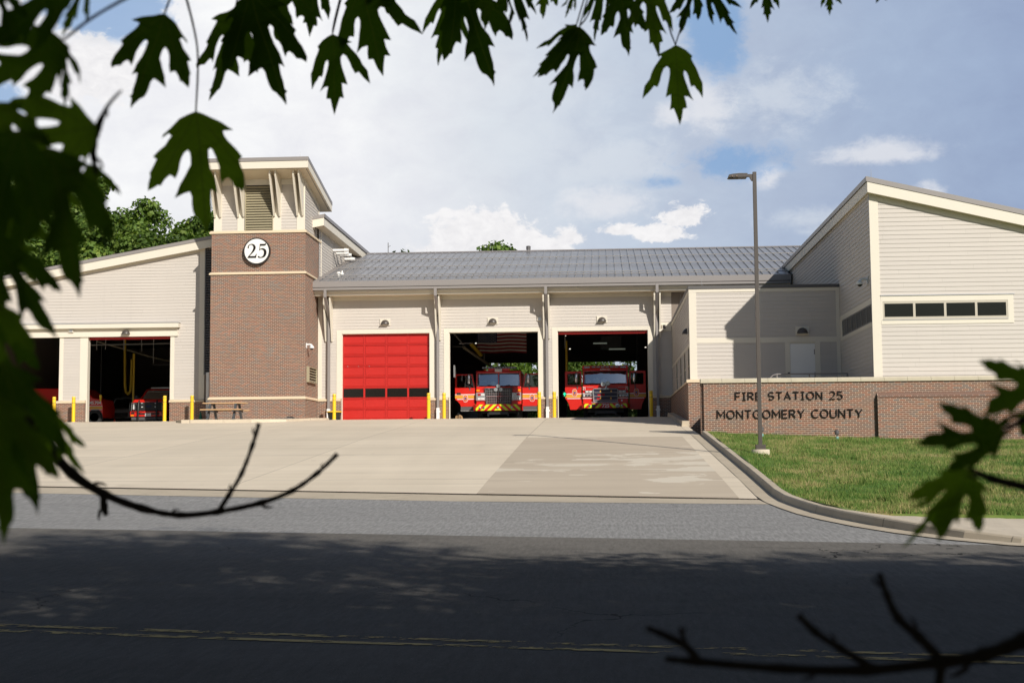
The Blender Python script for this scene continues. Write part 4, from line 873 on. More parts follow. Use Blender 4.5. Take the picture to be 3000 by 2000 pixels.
m=MB(); ribbon(m,[(.11,1.05,.05),(.07,1.17,.055),(.16,1.36,.045),(.40,1.475,.045),(.66,1.36,.10),(.76,1.10,.125),(.62,.76,.10),(.34,.40,.055),(.06,.10,.035)],-.445,-.335,K,-.125,-.111)
m.ext([(-.445+a*K,-.335+b*K) for a,b in((0,0),(.93,0),(1.0,.43),(.93,.43),(.86,.26),(.78,.20),(.22,.20),(.0,.06))],-.1245,-.111,'y'); m.build('digit',M['letter'],SG,world=False)
m=MB(); ribbon(m,[(.20,.80,.03),(.34,.93,.045),(.60,.94,.09),(.80,.78,.13),(.84,.48,.14),(.70,.18,.11),(.42,.04,.05),(.18,.07,.07),(.10,.17,.085)],.045,-.335,K,-.125,-.111)
m.ext([(.045+a*K,-.335+b*K) for a,b in((.20,.78),(.25,.78),(.31,1.30),(.80,1.30),(.86,1.37),(.93,1.37),(.90,1.58),(.86,1.58),(.80,1.50),(.26,1.50))],-.1245,-.111,'y'); m.build('digit',M['letter'],SG,world=False)
# --- bollards
def bollard(loc,label):
    t=thing('bollard',loc,label,'bollard','yellow bollards beside the truck doors')
    m=MB(); m.lathe([(.086,-.3),(.086,.955),(.081,.958),(.081,.972),(.086,.975),(.086,1.17),(.081,1.173),(.081,1.185),(.088,1.188),(.088,1.25),(.075,1.275),(.03,1.283)],(0,0,0),20); m.build('sleeve',M['yellow'],t,world=False,smooth=True)
    m=MB(); m.lathe([(.0865,.957),(.0865,.973)],(0,0,0),20); m.lathe([(.0865,1.172),(.0865,1.186)],(0,0,0),20); m.build('dark_seam',M['graydk'],t,world=False)
    m=MB(); m.lathe([(.13,0),(.12,.02),(.09,.025)],(0,0,0),20); m.build('base_collar',M['kerb'],t,world=False); return t
BL=[(-26.37,'yellow bollard in front of narrow brick pier left of the red pickup bay'),(-27.37,'yellow bollard partly behind leaves at far left garage opening'),(-21.74,'yellow bollard in front of the red pickup bumper'),(-20.36,'yellow bollard between the red pickup bay and picnic table'),(-13.23,'yellow bollard standing in front of black tub beside closed red door'),(-8.55,'yellow bollard at lower right corner of closed red door'),(-7.79,'yellow bollard just left of the middle fire engine bay'),(-3.12,'yellow bollard at right edge of middle fire engine bay'),(-2.39,'yellow bollard at left edge of the bay holding engine 725'),(2.31,'yellow bollard right of engine 725 beside shaded downspout')]
b0=bollard((BL[0][0],67.0,gz(67)),BL[0][1])
for x,l in BL[1:]: dup(b0,(x,67.0,gz(67)),label=l)
# --- tall light pole on lawn
LZ=lz(4.215,37.6)
t=thing('street_lamp',(4.215,37.6,LZ-.02),'tall square bronze light pole with flat lamp head on the lawn','street lamp')
m=MB(); m.lathe([(.245,-.2),(.245,.12),(.235,.135),(.05,.14)],(0,0,0),32); m.build('concrete_base',M['walk'],t,world=False,smooth=True)
m=MB(); m.box(-.13,.13,-.13,.13,.14,.265); m.build('base_cover',M['pole'],t,world=False,bevel=.006)
m=MB(); m.box(-.051,.051,-.051,.051,.14,7.72); p=m.build('pole',M['pole'],t,world=False,bevel=.008)
m=MB(); m.ext([(-.051,7.66),(-.20,7.66),(-.20,7.585),(-.145,7.585),(-.085,7.475),(-.051,7.475)],-.035,.035,'y'); m.build('arm_bracket',M['pole'],t,world=False,bevel=.004)
m=MB(); m.ext([(-.20,7.665),(-.42,7.67),(-.60,7.655),(-.705,7.635),(-.735,7.56),(-.40,7.555),(-.23,7.555),(-.20,7.585)],-.16,.16,'y'); h=m.build('lamp_head',M['pole'],t,world=False,bevel=.008)
m=MB(); m.box(-.70,-.44,-.13,.13,7.548,7.556); m.lathe([(.04,7.54),(.03,7.549)],(-.64,-.1,0),12); m.build('lens_panel',M['black'],h,world=False)
m=MB(); m.lathe([(.03,0),(.02,-.012)],(-.62,-.162,7.59),12,'y'); m.lathe([(.03,0),(.02,-.012)],(-.50,-.162,7.59),12,'y'); m.build('led_cup',pm('led_cup',(.16,.12,.09),.4),h,world=False)
# --- lawn spotlights
for x,l in((5.215,'small dark spotlight on green base near the light pole'),(7.665,'small dark spotlight on green base under the word COUNTY')):
    z=lz(x,46)-.02; t=thing('ground_spotlight',(x,46,z),l,'spotlight','lawn spotlights aimed at the sign wall')
    m=MB(); m.lathe([(.05,-.1),(.055,.10),(.045,.12),(.02,.125)],(0,0,0),16); m.build('junction_base',M['patina'],t,world=False,smooth=True)
    m=MB(); m.tube([(0,0,.12),(0,.0,.19),(0,.03,.22)],.015,8); m.build('knuckle',M['graydk'],t,world=False)
    m=MB(); m.tube([(-.015,-.10,.19),(-.01,-.04,.215),(0,.03,.245),(.01,.11,.28)],[.045,.07,.075,.08],14); m.build('lamp_housing',M['graydk'],t,world=False,smooth=True)
# --- wall lamps
def walllamp(loc,label,n=(0,-1),plate=True):
    t=thing('wall_lamp',loc,label,'wall lamp','half dome lamps on the station walls',rz=0 if n==(0,-1) else -math.pi/2)
    if plate: m=MB(); m.box(-.26,.26,-.045,0,-.17,.17); m.build('mounting_plate',M['trim'],t,world=False)
    m=MB(); vs=[];fs=[]; na=16; nb=8; r=.21
    for j in range(nb+1):
        ph=math.pi/2*j/nb
        for i in range(na+1):
            th=math.pi*i/na; vs.append((r*math.cos(th)*(1),-.045-.20*math.sin(th)*math.cos(ph)*1.0*1.0,-.10+.22*math.sin(th)*math.sin(ph)))
    for j in range(nb):
        for i in range(na): k=j*(na+1)+i; fs.append((k,k+1,k+na+2,k+na+1))
    m.add(vs,fs); m.box(-.21,.21,-.24,-.045,-.115,-.10); m.build('dome_shade',M['pole'],t,world=False,smooth=True)
    m=MB(); m.box(-.12,.12,-.20,-.06,-.125,-.116); m.build('lens',M['lens'],t,world=False); return t
for x,y,z,l in((-10.95,68.6,6.80,'half dome wall lamp above the closed red door'),(-5.50,68.6,6.80,'half dome wall lamp above the flag bay'),(-.02,68.6,6.79,'half dome wall lamp above engine 725'),(7.82,54.4,4.83,'dark half dome lamp above the pale entry door')): walllamp((x,y-.015,z),l)
walllamp((-24.03,67.79,6.40),'half dome lamp on cream header over the red pickup bay',plate=False)
t=walllamp((3.43,55.3,4.95),'half dome lamp on side wall of low annex seen edge on',n=(-1,0),plate=False)
# --- small wall boxes, cameras, vents
def wbox(nm,x,y,z,l,cat,w=.24,h=.2):
    t=thing(nm,(x,y,z),l,cat); m=MB(); m.box(-w/2,w/2,-.06,0,-h/2,h/2); m.build('cover',M['trim'],t,world=False,bevel=.01); m=MB(); m.box(-w/2+.04,w/2-.04,-.068,-.06,-h/2+.03,h/2-.03); m.build('face_plate',M['silver'],t,world=False); return t
wbox('wall_box',-3.14,68.58,6.86,'small square box on siding left of the third bracket','wall box'); wbox('wall_box',-26.87,67.78,6.50,'small pale box on cream header at far left','wall box',.24,.18)
t=thing('wall_speaker',(3.1,68.56,6.37),'cream wall plate with dark speaker opening right of engine 725 bay','speaker'); m=MB(); m.box(-.32,.32,-.03,0,-.2,.2); m.build('plate',M['trim'],t,world=False); m=MB(); m.box(-.14,.06,-.12,-.03,-.12,.12); m.build('horn_box',M['trim'],t,world=False); m=MB(); m.box(-.11,.03,-.125,-.12,-.09,.09); m.build('opening',M['dark'],t,world=False); m=MB(); m.tube([(-.2,-.06,-.12),(-.12,-.12,-.17),(-.3,-.2,-.22)],.05,8); m.build('spot_head',M['trim'],t,world=False)
t=thing('conduit',(3.88,68.5,7.3),'thin gray conduit curving up the siding behind annex roof','conduit'); m=MB(); m.tube([(0,0,-.2),(0,0,.55),(.05,0,.72),(.2,0,.8),(.5,0,.8)],.02,8); m.build('pipe',M['gray'],t,world=False)
def seccam(loc,l,rz):
    t=thing('security_camera',loc,l,'camera','white dome security cameras',rz=rz)
    m=MB(); m.box(-.0,.03,-.09,.09,-.12,.12); m.tube([(.02,0,.04),(.16,0,.06),(.26,0,.02),(.27,0,-.03)],[.045,.045,.05,.05],10); m.build('bracket',M['mirrorcam'],t,world=False,smooth=True)
    m=MB(); m.lathe([(.05,.02),(.11,-.02),(.115,-.10),(.10,-.12)],(.27,0,-.02),20); m.build('housing',M['mirrorcam'],t,world=False,smooth=True)
    m=MB(); m.lathe([(.085,-.13),(.075,-.17),(.04,-.20)],(.27,0,-.01),16); m.build('dome',M['black'],t,world=False,smooth=True)
seccam((-14.40,65.93,5.45),'white dome camera on right side of brick tower',0); seccam((9.29,48.57,6.05),'white dome camera on shaded side wall of right building',math.pi)
# --- roof bits
t=thing('roof_antenna',(-12.6,80.0,11.98),'thin forked antenna mast on the gray roof ridge near the tower','antenna'); m=MB(); m.tube([(0,0,-.1),(0,0,.68)],.022,8); m.build('mast',M['graydk'],t,world=False); m=MB(); m.tube([(0,0,.42),(.14,0,.50)],.015,6); m.build('whip',M['graydk'],t,world=False)
t=thing('roof_flue',(-4.29,80.1,11.95),'small metal flue with dark cap on the middle of the roof ridge','flue'); m=MB(); m.lathe([(.085,-.1),(.085,.16)],(0,0,0),16); m.build('pipe',M['silver'],t,world=False,smooth=True); m=MB(); m.lathe([(.13,.16),(.13,.33),(.15,.34),(.10,.38)],(0,0,0),16); m.build('cap',M['graydk'],t,world=False)
for i,(yy,zz,ll) in enumerate(((72.25,11.07,.72),(73.2,11.05,.55),(74.3,11.12,.5),(75.6,11.08,.45))):
    t=thing('vent_pipe',(-14.36,yy,zz),['white horizontal vent pipe nearest the tower, longest of its row','white vent pipe second from the tower','white vent pipe third from the tower','white vent pipe farthest from the tower over the roof edge'][i],'vent pipe','white vent pipes on wall beside tower')
    m=MB(); m.tube([(0,0,0),(ll,0,0),(ll+.01,0,0)],.075,14); m.tube([(ll-.12,0,0),(ll+.02,0,0)],.10,14); m.tube([(ll+.02,0,0),(ll+.12,0,-.01)],.085,14); m.build('pipe',M['white'],t,world=False,smooth=True)
    m=MB(); zz2=rz_(yy)-zz+.05; m.tube([(.02,0,-.11),(.10,-.1,zz2*.99),(.10,-.1,zz2)],.014,6); m.tube([(.02,0,-.10),(ll-.1,0,-.10)],.014,6); m.build('strut',M['graydk'],t,world=False)
m=MB(); m.lathe([(.10,0),(.08,.05),(.02,.22)],(0,0,0),14); tag(m.build('roof_vent',M['white']),'small white cone vent low on the roof beside the tower','roof vent').location=(-13.45,70.1,rz_(70.1))
m=MB(); m.lathe([(.06,0),(.06,.12),(.11,.13),(.11,.22),(.05,.24)],(0,0,0),14); tag(m.build('roof_vent',M['white']),'small white capped vent at lower left of the roof','roof vent').location=(-13.5,69.4,rz_(69.4))
for x,y,z,l in((-14.41,64.4,14.35,'thin lightning rod on front edge of tower roof'),(9.37,47.8,9.5,'thin lightning rod at the peak of right building'),(-10.29,80,12.0,'thin lightning rod on the ridge right of the antenna'),(-28.9,67.7,9.6,'thin lightning rod on far left roof slope'),(3.95,54.5,6.63,'thin lightning rod on low annex parapet'),(-6.4,80,12.0,'thin lightning rod on ridge left of the flue')):
    m=MB(); m.tube([(0,0,-.02),(0,0,.15),(0,0,.34)],[.012,.009,.004],6); m.lathe([(.03,-.02),(.03,.01)],(0,0,0),8); o=m.build('lightning_rod',M['silver']); o.location=(x,y,z); tag(o,l,'lightning rod','thin lightning rods on the roofs')
# --- handrail behind sign wall
t=thing('handrail',(7.7,52,2.0),'gray metal handrail in front of the pale entry door','handrail'); m=MB(); r_=.024
m.tube([(-1.75,0,.55),(-1.35,0,.96),(-1.2,0,1.0),(1.25,0,1.0),(1.42,0,1.0)],r_,8); m.tube([(1.42,0,1.0),(1.42,0,0)],r_,8); m.tube([(-1.2,0,.86),(1.42,0,.86)],.016,6); m.build('rail',M['gray'],t,world=False)
m=MB(); x=-1.2
while x<1.4: m.tube([(x,0,.1),(x,0,.86)],.011,6); x+=.115
for x in(-1.2,0,1.4): m.tube([(x,0,0),(x,0,1.0)],r_,8)
m.build('balusters',M['gray'],t,world=False)
# --- picnic table
PT=thing('picnic_table',(-17.55,62.95,1.795),'picnic table with tan boards and charcoal legs on patio beside brick tower','picnic table')
m=MB()
for k in range(5): m.box(-.98,.98,-.36+k*.147,-.36+k*.147+.135,.745,.79)
m.build('table_top',M['wood'],PT,world=False,bevel=.006)
for s_ in(-1,1):
    m=MB(); c_=.74*s_
    for k in range(2): m.box(-.95,.95,c_-.14+k*.145,c_-.14+k*.145+.135,.43,.475)
    m.build('bench',M['wood'],PT,world=False,bevel=.006)
for x in(-.62,.58):
    m=MB(); 
    m.ext([(-.36,.745),(-.22,.745),(-.60,.05),(-.62,0),(-.86,0),(-.84,.06),(-.74,.10)],x-.045,x+.045,'x'); m.ext([(.36,.745),(.22,.745),(.60,.05),(.62,0),(.86,0),(.84,.06),(.74,.10)],x-.045,x+.045,'x'); m.box(x-.04,x+.04,-.86,.86,.36,.43); m.box(x-.04,x+.04,-.38,.38,.68,.744); m.build('leg_frame',pm('charcoal_leg',(.06,.065,.07),.5) if x<0 else bpy.data.materials['charcoal_leg'],PT,world=False,bevel=.005)
# --- black tub, flood lamp, cone
t=thing('black_tub',(-13.28,67.28,gz(67.28)),'low black tub with yellow rim standing behind bollard by closed red door','tub')
m=MB(); m.lathe([(.27,0),(.34,.37),(.345,.38)],(0,0,0),28); 
for k in range(28): a=k*2*math.pi/28; m.box(.29*math.cos(a)-.012,.29*math.cos(a)+.012,.29*math.sin(a)-.012,.29*math.sin(a)+.012,.01,.2)
m.build('body',M['black'],t,world=False,smooth=True); m=MB(); m.lathe([(.37,.375),(.39,.385),(.39,.41),(.35,.43),(.20,.44)],(0,0,0),28); m.build('rim',M['yellow'],t,world=False,smooth=True)
t=thing('flood_lamp',(-15.05,65.35,1.79),'black box floodlight lying on patio at foot of tower','floodlight'); m=MB(); m.ext([(-.19,0),(.17,0),(.19,.14),(.14,.19),(-.10,.19),(-.17,.10)],-.12,.12,'y'); m.build('housing',M['black'],t,world=False,bevel=.01); m=MB(); m.box(-.13,.12,-.13,-.121,.04,.15); m.build('lens',M['graydk'],t,world=False)
def cone(loc,mat,l,h=.45):
    t=thing('traffic_cone',loc,l,'traffic cone'); m=MB(); m.box(-.15,.15,-.15,.15,0,.03); m.build('base',mat,t,world=False,bevel=.01); m=MB(); m.lathe([(.115,.03),(.03,h),(.02,h+.01)],(0,0,0),20); m.build('cone_body',mat,t,world=False,smooth=True)
cone((-19.98,67.2,gz(67.2)),M['darkgreen'],'dark green cone between bollard and picnic table'); cone((-27.35,75.5,1.9),M['cone'],'small orange cone inside bay left of the red pickup',.36)
# --- bay contents
t=thing('american_flag',(-5.6,76,5.73),'large red white and blue flag hanging inside the middle bay','flag')
fw,fh=2.76,1.27; nx,nz_=57,39
def fp(i,j): x=-fw/2+fw*i/nx; z=fh*j/nz_; return (x,.07*math.sin(x*4.2+z*.6)+.03*math.sin(x*9+z*3),z+.025*math.sin(x*3.6))
m=MB(); m.v=[fp(i,j) for j in range(nz_+1) for i in range(nx+1)]
for j in range(nz_):
    for i in range(nx):
        k=j*(nx+1)+i; m.f.append((k,k+1,k+nx+2,k+nx+1)); s_=j//3
        m.m.append(2 if (i<23 and s_>=6) else (0 if s_%2==0 else 1))
fl=m.build('cloth',[M['flagred'],M['flagwhite'],M['navy']],t,world=False); m=MB()
for r in range(9):
    for c_ in range(6 if r%2==0 else 5):
        u=(2*c_+1+(r%2))/12; v=(r+1)/10; x=-fw/2+u*fw*.4; z=fh*(6/13)+v*fh*7/13; y=.07*math.sin(x*4.2+z*.6)+.03*math.sin(x*9+z*3)-.006; z+=.025*math.sin(x*3.6)
        vs=[]
        for q in range(10): a=math.pi/2+q*math.pi/5; rr=.045 if q%2==0 else .02; vs.append((x+rr*math.cos(a),y,z+rr*math.sin(a)))
        m.add(vs,[tuple(range(10))])
m.build('stars',M['flagwhite'],fl,world=False)
def coil(pts,r,name,label,cat,mat=M['hosey']):
    m=MB(); P_=[]; 
    for i in range(len(pts)-1):
        a,b=Vector(pts[i]),Vector(pts[i+1]); n=max(2,int((b-a).length/.05))
        for k in range(n): P_.append(a.lerp(b,k/n))
    P_.append(Vector(pts[-1])); m.tube(P_,[r*(1.0 if i%2 else .86) for i in range(len(P_))],10); o=m.build(name,mat,smooth=True); return tag(o,label,cat)
coil([(-27.0,76,6.75),(-26.98,76,5.1),(-26.96,76,4.15),(-26.90,76,3.80),(-26.78,76,3.66),(-26.66,76,3.80),(-26.61,76,4.2),(-26.59,76,5.62)],.075,'exhaust_hose','yellow ribbed hose looping down beside the red pickup','hose')
coil([(-7.15,74,6.12),(-6.62,74.6,5.5)],.11,'exhaust_hose','short fat yellow hose hanging above the middle fire engine','hose')
coil([(-1.95,74,6.2),(-1.95,74,4.2),(-1.9,74,3.0)],.07,'exhaust_hose','thin yellow hose hanging at left of engine 725','hose')
m=MB(); m.box(-26.55,-26.45,76.05,76.15,1.9,5.95); tag(m.build('yellow_post',M['yellow']),'tall yellow post behind the red pickup','post')
def beam(pts,r,l,mat=M['steel'],nm='overhead_pipe',cat='pipe',n=6): m=MB(); m.tube(pts,r,n); return tag(m.build(nm,mat),l,cat,'pipes and rails under the bay ceilings')
beam([(-7.55,74,5.92),(-5.85,76,4.75)],.07,'sloping metal rail above the middle fire engine',M['louver'])
beam([(-7.75,73.9,6.12),(-7.0,73.9,6.13)],.03,'bright short bar holding the fat yellow hose',M['chrome'])
beam([(-8.3,74,6.95),(-7.55,74,6.05)],.035,'diagonal steel brace at upper left of middle bay')
beam([(-6.76,78,8),(-6.76,78,5.4)],.05,'thin hanging post left of the flag')
beam([(-8.2,75,6.05),(-7.5,75,6.03)],.03,'short level pipe at upper left of middle bay')
for k,(x,z) in enumerate(((-27.88,6.02),(-27.38,6.06),(-25.35,5.92),(-24.68,5.26),(-26.35,6.0))): beam([(x,74,7.6),(x,74,z)],.028,['leftmost hanging rod in red pickup bay','second hanging rod in red pickup bay','rod hanging right of centre in red pickup bay','long rod hanging at right of red pickup bay','rod hanging above the yellow hose loop'][k])
beam([(-28.6,74.6,6.35),(-22.0,74.6,6.40)],.04,'long level pipe across top of red pickup bay'); beam([(-28.3,75,6.6),(-25.9,77,5.85),(-24.9,78,5.6)],.045,'sloping hazard striped rail in red pickup bay',M['louver']); beam([(-26,78,5.45),(-21.8,78,5.5)],.06,'dark level duct behind the pickup',M['graydk'])
beam([(-2.0,73,6.9),(-2.0,73,5.7)],.03,'short hanging pipe at upper left of the 725 bay'); beam([(2.0,80,8),(2.0,80,2)],.05,'thin dark post behind engine 725',M['graydk'])
for x,y,z,l in((-2.12,78,6.80,'small bright ceiling light at top left of 725 bay'),(-1.86,78,6.05,'small bright light below the top left one in 725 bay'),(2.42,78,6.09,'small bright light at right of 725 bay'),(-7.23,78,6.44,'tiny bright light left of the flag')):
    m=MB(); m.lathe([(.045,0),(.045,.03),(.02,.04)],(0,0,0),12); o=m.build('ceiling_light',M['lamp']); o.location=(x,y,z); tag(o,l,'ceiling light','small lit ceiling lights')
for x,z,w_,l in((-.15,6.5,.8,'upper long hanging fixture in 725 bay'),(.83,6.15,.95,'lower long hanging fixture in 725 bay')):
    m=MB(); m.box(-w_/2,w_/2,-.15,.15,0,.06); o=m.build('hanging_fixture',M['dimlamp']); o.location=(x,80,z); tag(o,l,'ceiling fixture'); 
m=MB(); m.box(-.6,.6,-.3,.3,0,.75); o=m.build('unit_heater',M['graydk']); o.location=(.5,81,6.25); tag(o,'dark boxy heater hung from ceiling of the 725 bay','heater')
t=thing('status_light',(-1.98,70.5,3.16),'small green lit arrow at left edge of the 725 bay','signal light'); m=MB(); m.box(-.09,.09,0,.06,-.12,.12); m.build('housing',M['black'],t,world=False); m=MB(); m.ext([(-.02,-.09),(.02,-.09),(.02,.02),(.065,-.02),(.065,.02),(0,.09),(-.065,.02),(-.065,-.02),(-.02,.02)],-.012,-.002,'y'); m.build('arrow',M['greenled'],t,world=False)
# folded gear on floor by the middle engine
t=thing('gear_bundle',(-7.35,69.6,1.9),'small bundle of tan and black straps on floor at left of middle bay','gear bundle'); m=MB()
for k in range(7): a=k*.45; m.tube([(.02*k-.06,0,.26),(.16*math.cos(a),.05,.16),(.20*math.cos(a),.08,0)],.018,6)
m.build('straps',M['wood'],t,world=False); m=MB(); m.lathe([(.05,.22),(.09,.26),(.04,.31)],(0,0,0),10); m.build('knot',M['black'],t,world=False)
t=thing('wall_panel',(-7.68,70.6,4.1),'pale narrow panel on left jamb inside the middle bay','panel'); m=MB(); m.box(-.02,.03,-.05,.45,0,.62); m.build('sheet',M['silver'],t,world=False)
# wooden cabinet at far left
t=thing('wooden_cabinet',(-33.0,74,1.9),'orange wooden cabinet with open shelves inside far left bay','cabinet'); wd=pm('orange_wood',(.42,.17,.04),.5,var=.2)
m=MB(); m.box(-.6,.05,-.3,.3,0,1.1); m.build('cupboard',wd,t,world=False,bevel=.01); m=MB()
for z in(.3,.68,1.05): m.box(.05,.62,-.3,.3,z-.04,z)
m.box(.58,.62,-.3,.3,0,1.05); m.build('shelf',pm('raw_plywood',(.25,.17,.10),.7),t,world=False)
for x,z,mt,l in((.15,.68,M['blue'],'b'),(.3,.68,M['flagwhite'],'w'),(.42,.68,M['doorred'],'r'),(.3,0.02,M['black'],'k'),(-.3,1.12,M['blue'],'b'),(-.1,1.12,M['flagwhite'],'w')):
    m=MB(); m.lathe([(.07,0),(.08,.1),(.03,.16)],(0,0,0),10); o=m.build('container',mt); o.location=(-33.0+x,73.8,1.9+z); tag(o,{'b':'blue','w':'white','r':'red','k':'black'}[l]+' container on '+('top of' if z>1 else 'floor under' if z<.1 else 'shelf beside')+' the orange wooden cabinet','container','small containers around the wooden cabinet')

# ---------------------------------------------------------------- vehicles
def hclip(poly,a,b,c):   # keep a*x+b*z<=c
    out=[]
    for i in range(len(poly)):
        p,q=poly[i],poly[(i+1)%len(poly)]; dp=c-a*p[0]-b*p[1]; dq=c-a*q[0]-b*q[1]
        if dp>=0: out.append(p)
        if (dp>=0)!=(dq>=0): t_=dp/(dp-dq); out.append((p[0]+(q[0]-p[0])*t_,p[1]+(q[1]-p[1])*t_))
    return out
def oval(mb,cx,cz,rx,rz,y0,y1,mi=0,n=28,pw=.75):
    pts=[]
    for k in range(n):
        a=2*math.pi*k/n; ca,sa=math.cos(a),math.sin(a); pts.append((cx+rx*math.copysign(abs(ca)**pw,ca),cz+rz*math.copysign(abs(sa)**pw,sa)))
    mb.ext(pts,y0,y1,'y',mi)
def emblem(par,cx,cz,y,k=1.0):
    m=MB(); oval(m,cx,cz,.13*k,.20*k,y-.004,y,0); oval(m,cx,cz,.115*k,.185*k,y-.006,y-.001,1); oval(m,cx,cz,.105*k,.172*k,y-.007,y-.001,0); oval(m,cx,cz,.10*k,.166*k,y-.009,y-.001,1)
    m.ext([(cx-.08*k,cz+.09*k),(cx,cz+.14*k),(cx+.08*k,cz+.09*k),(cx+.07*k,cz-.07*k),(cx,cz-.14*k),(cx-.07*k,cz-.07*k)],y-.012,y-.001,'y',2)
    m.ext([(cx-.055*k,cz+.06*k),(cx+.055*k,cz+.06*k),(cx+.045*k,cz-.05*k),(cx,cz-.10*k),(cx-.045*k,cz-.05*k)],y-.014,y-.001,'y',3)
    m.ext([(cx-.02*k,cz-.04*k),(cx,cz+.04*k),(cx+.02*k,cz-.04*k)],y-.016,y-.001,'y',1); return m.build('emblem',[M['white'],M['red'],M['gold'],M['blue']],par,world=False)
def mirror(par,x,z,y,h=.5):
    m=MB(); m.lathe([(.05,-h/2),(.085,-h/2+.05),(.09,0),(.085,h/2-.05),(.05,h/2)],(x,y,z),14,'z',0,1,.7); o=m.build('mirror',M['chrome'],par,world=False,smooth=True)
    m=MB(); m.tube([(x,y,z-h/2),(x+.02,y+.05,z-h/2-.15),(x+.05,y+.12,z-h/2-.25)],.018,6); m.box(x+.02,x+.08,y+.1,y+.16,z-h/2-.34,z-h/2-.22); m.build('mirror_arm',M['graydk'],o,world=False)
def engine(cx,kind,label):
    t=thing('fire_engine',(cx,71.9,1.9),label,'fire engine','red fire engines in the bays')
    B=kind=='B'; ws0,ws1=(1.865,2.545) if B else (1.80,2.50); top=2.66 if B else 2.63
    hw=1.20
    # cab shell
    m=MB(); m.box(-hw,hw,.50,3.1,.62,ws0); m.build('cab',M['red'],t,world=False,bevel=.05)
    m=MB(); m.ext([(.56,ws1),(.50,ws1+.02),(.56,top),(3.1,top),(3.1,ws1)],-hw,hw,'x'); rf_=m.build('cab_roof',M['red'],t,world=False,bevel=.035)
    m=MB()
    for s in(-1,1): m.ext([(s*hw,ws0),(s*(hw-.07),ws0),(s*(hw-.10),ws1),(s*(hw-.02),ws1)],.52,.64,'y'); m.box(s*hw-.04*(s>0),s*hw+.04*(s<0),1.9,2.0,ws0,ws1)
    if not B: m.ext([(.50,ws0),(.57,ws0),(.68,ws1),(.61,ws1)],-.022,.022,'x')
    m.box(-hw,hw,3.0,3.1,ws0,ws1); m.each('cab_pillar',M['red'],t,world=False)
    for a,b in (((-1.10,-.024),(.024,1.10)) if not B else ((-1.10,1.10),)):
        m=MB(); 
        n=10; vs=[]
        for i in range(n+1):
            x=a+(b-a)*i/n; y=.545+.05*(x/1.1)**2; vs+=[(x,y,ws0+.01),(x,y+.13,ws1-.0)]
        m.add(vs,[(2*i,2*i+2,2*i+3,2*i+1) for i in range(n)]); m.build('windscreen',M['wind'],t,world=False,smooth=True)
        m=MB(); m.tube([(a+.03,.53,ws0+.02),(a+.02,.64,ws1-.03),(b-.02,.64,ws1-.03),(b-.03,.53,ws0+.02),(a+.03,.53,ws0+.02)],.016,6); m.build('window_seal',M['black'],t,world=False)
    m=MB(); m.box(-1.08,1.08,.72,1.1,ws0-.02,ws0+.05); m.box(-.75,-.35,1.4,1.8,1.2,2.2); m.box(.35,.75,1.4,1.8,1.2,2.2); m.box(-1.05,1.05,2.9,2.99,ws0,ws1); m.build('dashboard',pm('dark_cabin',(.05,.055,.055),.7) if 'dark_cabin' not in bpy.data.materials else bpy.data.materials['dark_cabin'],t,world=False)
    for hx,hz in (((-.30,ws0+.06),) if not B else ((-.88,ws0+.06),(-.07,ws0+.06))):
        m=MB(); m.lathe([(.20,0),(.19,.03),(.165,.05),(.155,.14),(.11,.21),(.03,.245)],(hx,.85,hz),18); m.box(hx-.03,hx+.03,.66,.70,hz+.04,hz+.2); m.build('helmet',M['helmet'] if not B else M['white'],t,world=False,smooth=True)
    m=MB(); m.box((-1.0 if not B else -.62),(-.66 if not B else -.3),.80,.82,ws0+.06,ws0+.32); m.build('clipboard',pm('pale_sheet',(.40,.50,.47),.6) if 'pale_sheet' not in bpy.data.materials else bpy.data.materials['pale_sheet'],t,world=False)
    m=MB(); m.tube([(-.78,.9,ws0-.1),(-.78,.78,ws0+.1)],.03,8); m.lathe([(.19,0),(.21,.02),(.19,.04)],(-.78,.74,ws0+.06),20,'y'); m.build('steering_wheel',M['black'],t,world=False)
    # body behind
    m=MB(); m.box(-1.22,1.22,3.12,9.0,.65,2.5); m.build('pump_body',M['red'],t,world=False,bevel=.03)
    m=MB(); m.box(-.95,.95,.55,8.9,.38,.62); m.box(-.5,.5,.1,.6,.30,.45); m.box(-.56,-.48,.12,.2,.22,.38); m.box(.48,.56,.12,.2,.22,.38); m.build('chassis',M['black'],t,world=False)
    for yy in(1.45,6.6):
        for s in(-1,1):
            m=MB(); m.lathe([(.35,-.15),(.50,-.15),(.53,-.08),(.53,.08),(.50,.15),(.35,.15)],(s*1.02,yy,.53),28,'x'); w_=m.build('wheel',M['rubber'],t,world=False,smooth=True)
            m=MB(); m.lathe([(.34,-.12),(.34,.12)],(s*1.02,yy,.53),20,'x'); m.build('rim',M['chromedk'],w_,world=False)
    # bumper with chevrons
    x0,x1=(-1.30,1.30) if not B else (-1.25,1.25); z0,z1=(.50,.84) if not B else (.58,.83)
    m=MB(); m.ext([(x0,.12),(x0+.14,0),(x1-.14,0),(x1,.12),(x1,.5),(x0,.5)],z0,z1,'z'); bp=m.build('bumper',M['red'],t,world=False,bevel=.012)
    m=MB(); p=.36; sl=1.05
    for s in(-1,1):
        for k in range(-1,6):
            base=[(0.0,z0+.012),(s*(abs(x1)-.13),z0+.012),(s*(abs(x1)-.13),z1-.012),(0.0,z1-.012)]
            c=k*p+.04
            # band between lines |x| = c - sl*(z-z0)... apex upward
            q=hclip(base,-s,-sl,-(c+sl*z0)); q=hclip(q,s,sl,c+p*.5+sl*z0) if len(q)>2 else q
            if len(q)>2: m.ext(q,-.004,.0,'y')
    m.build('chevron_stripes',M['lime'],bp,world=False)
    lights=[(-.93,'o'),(-.74,'d'),(0.0,'o'),(.73,'o')] if not B else [(-.83,'d'),(.62,'S'),(.84,'d')]
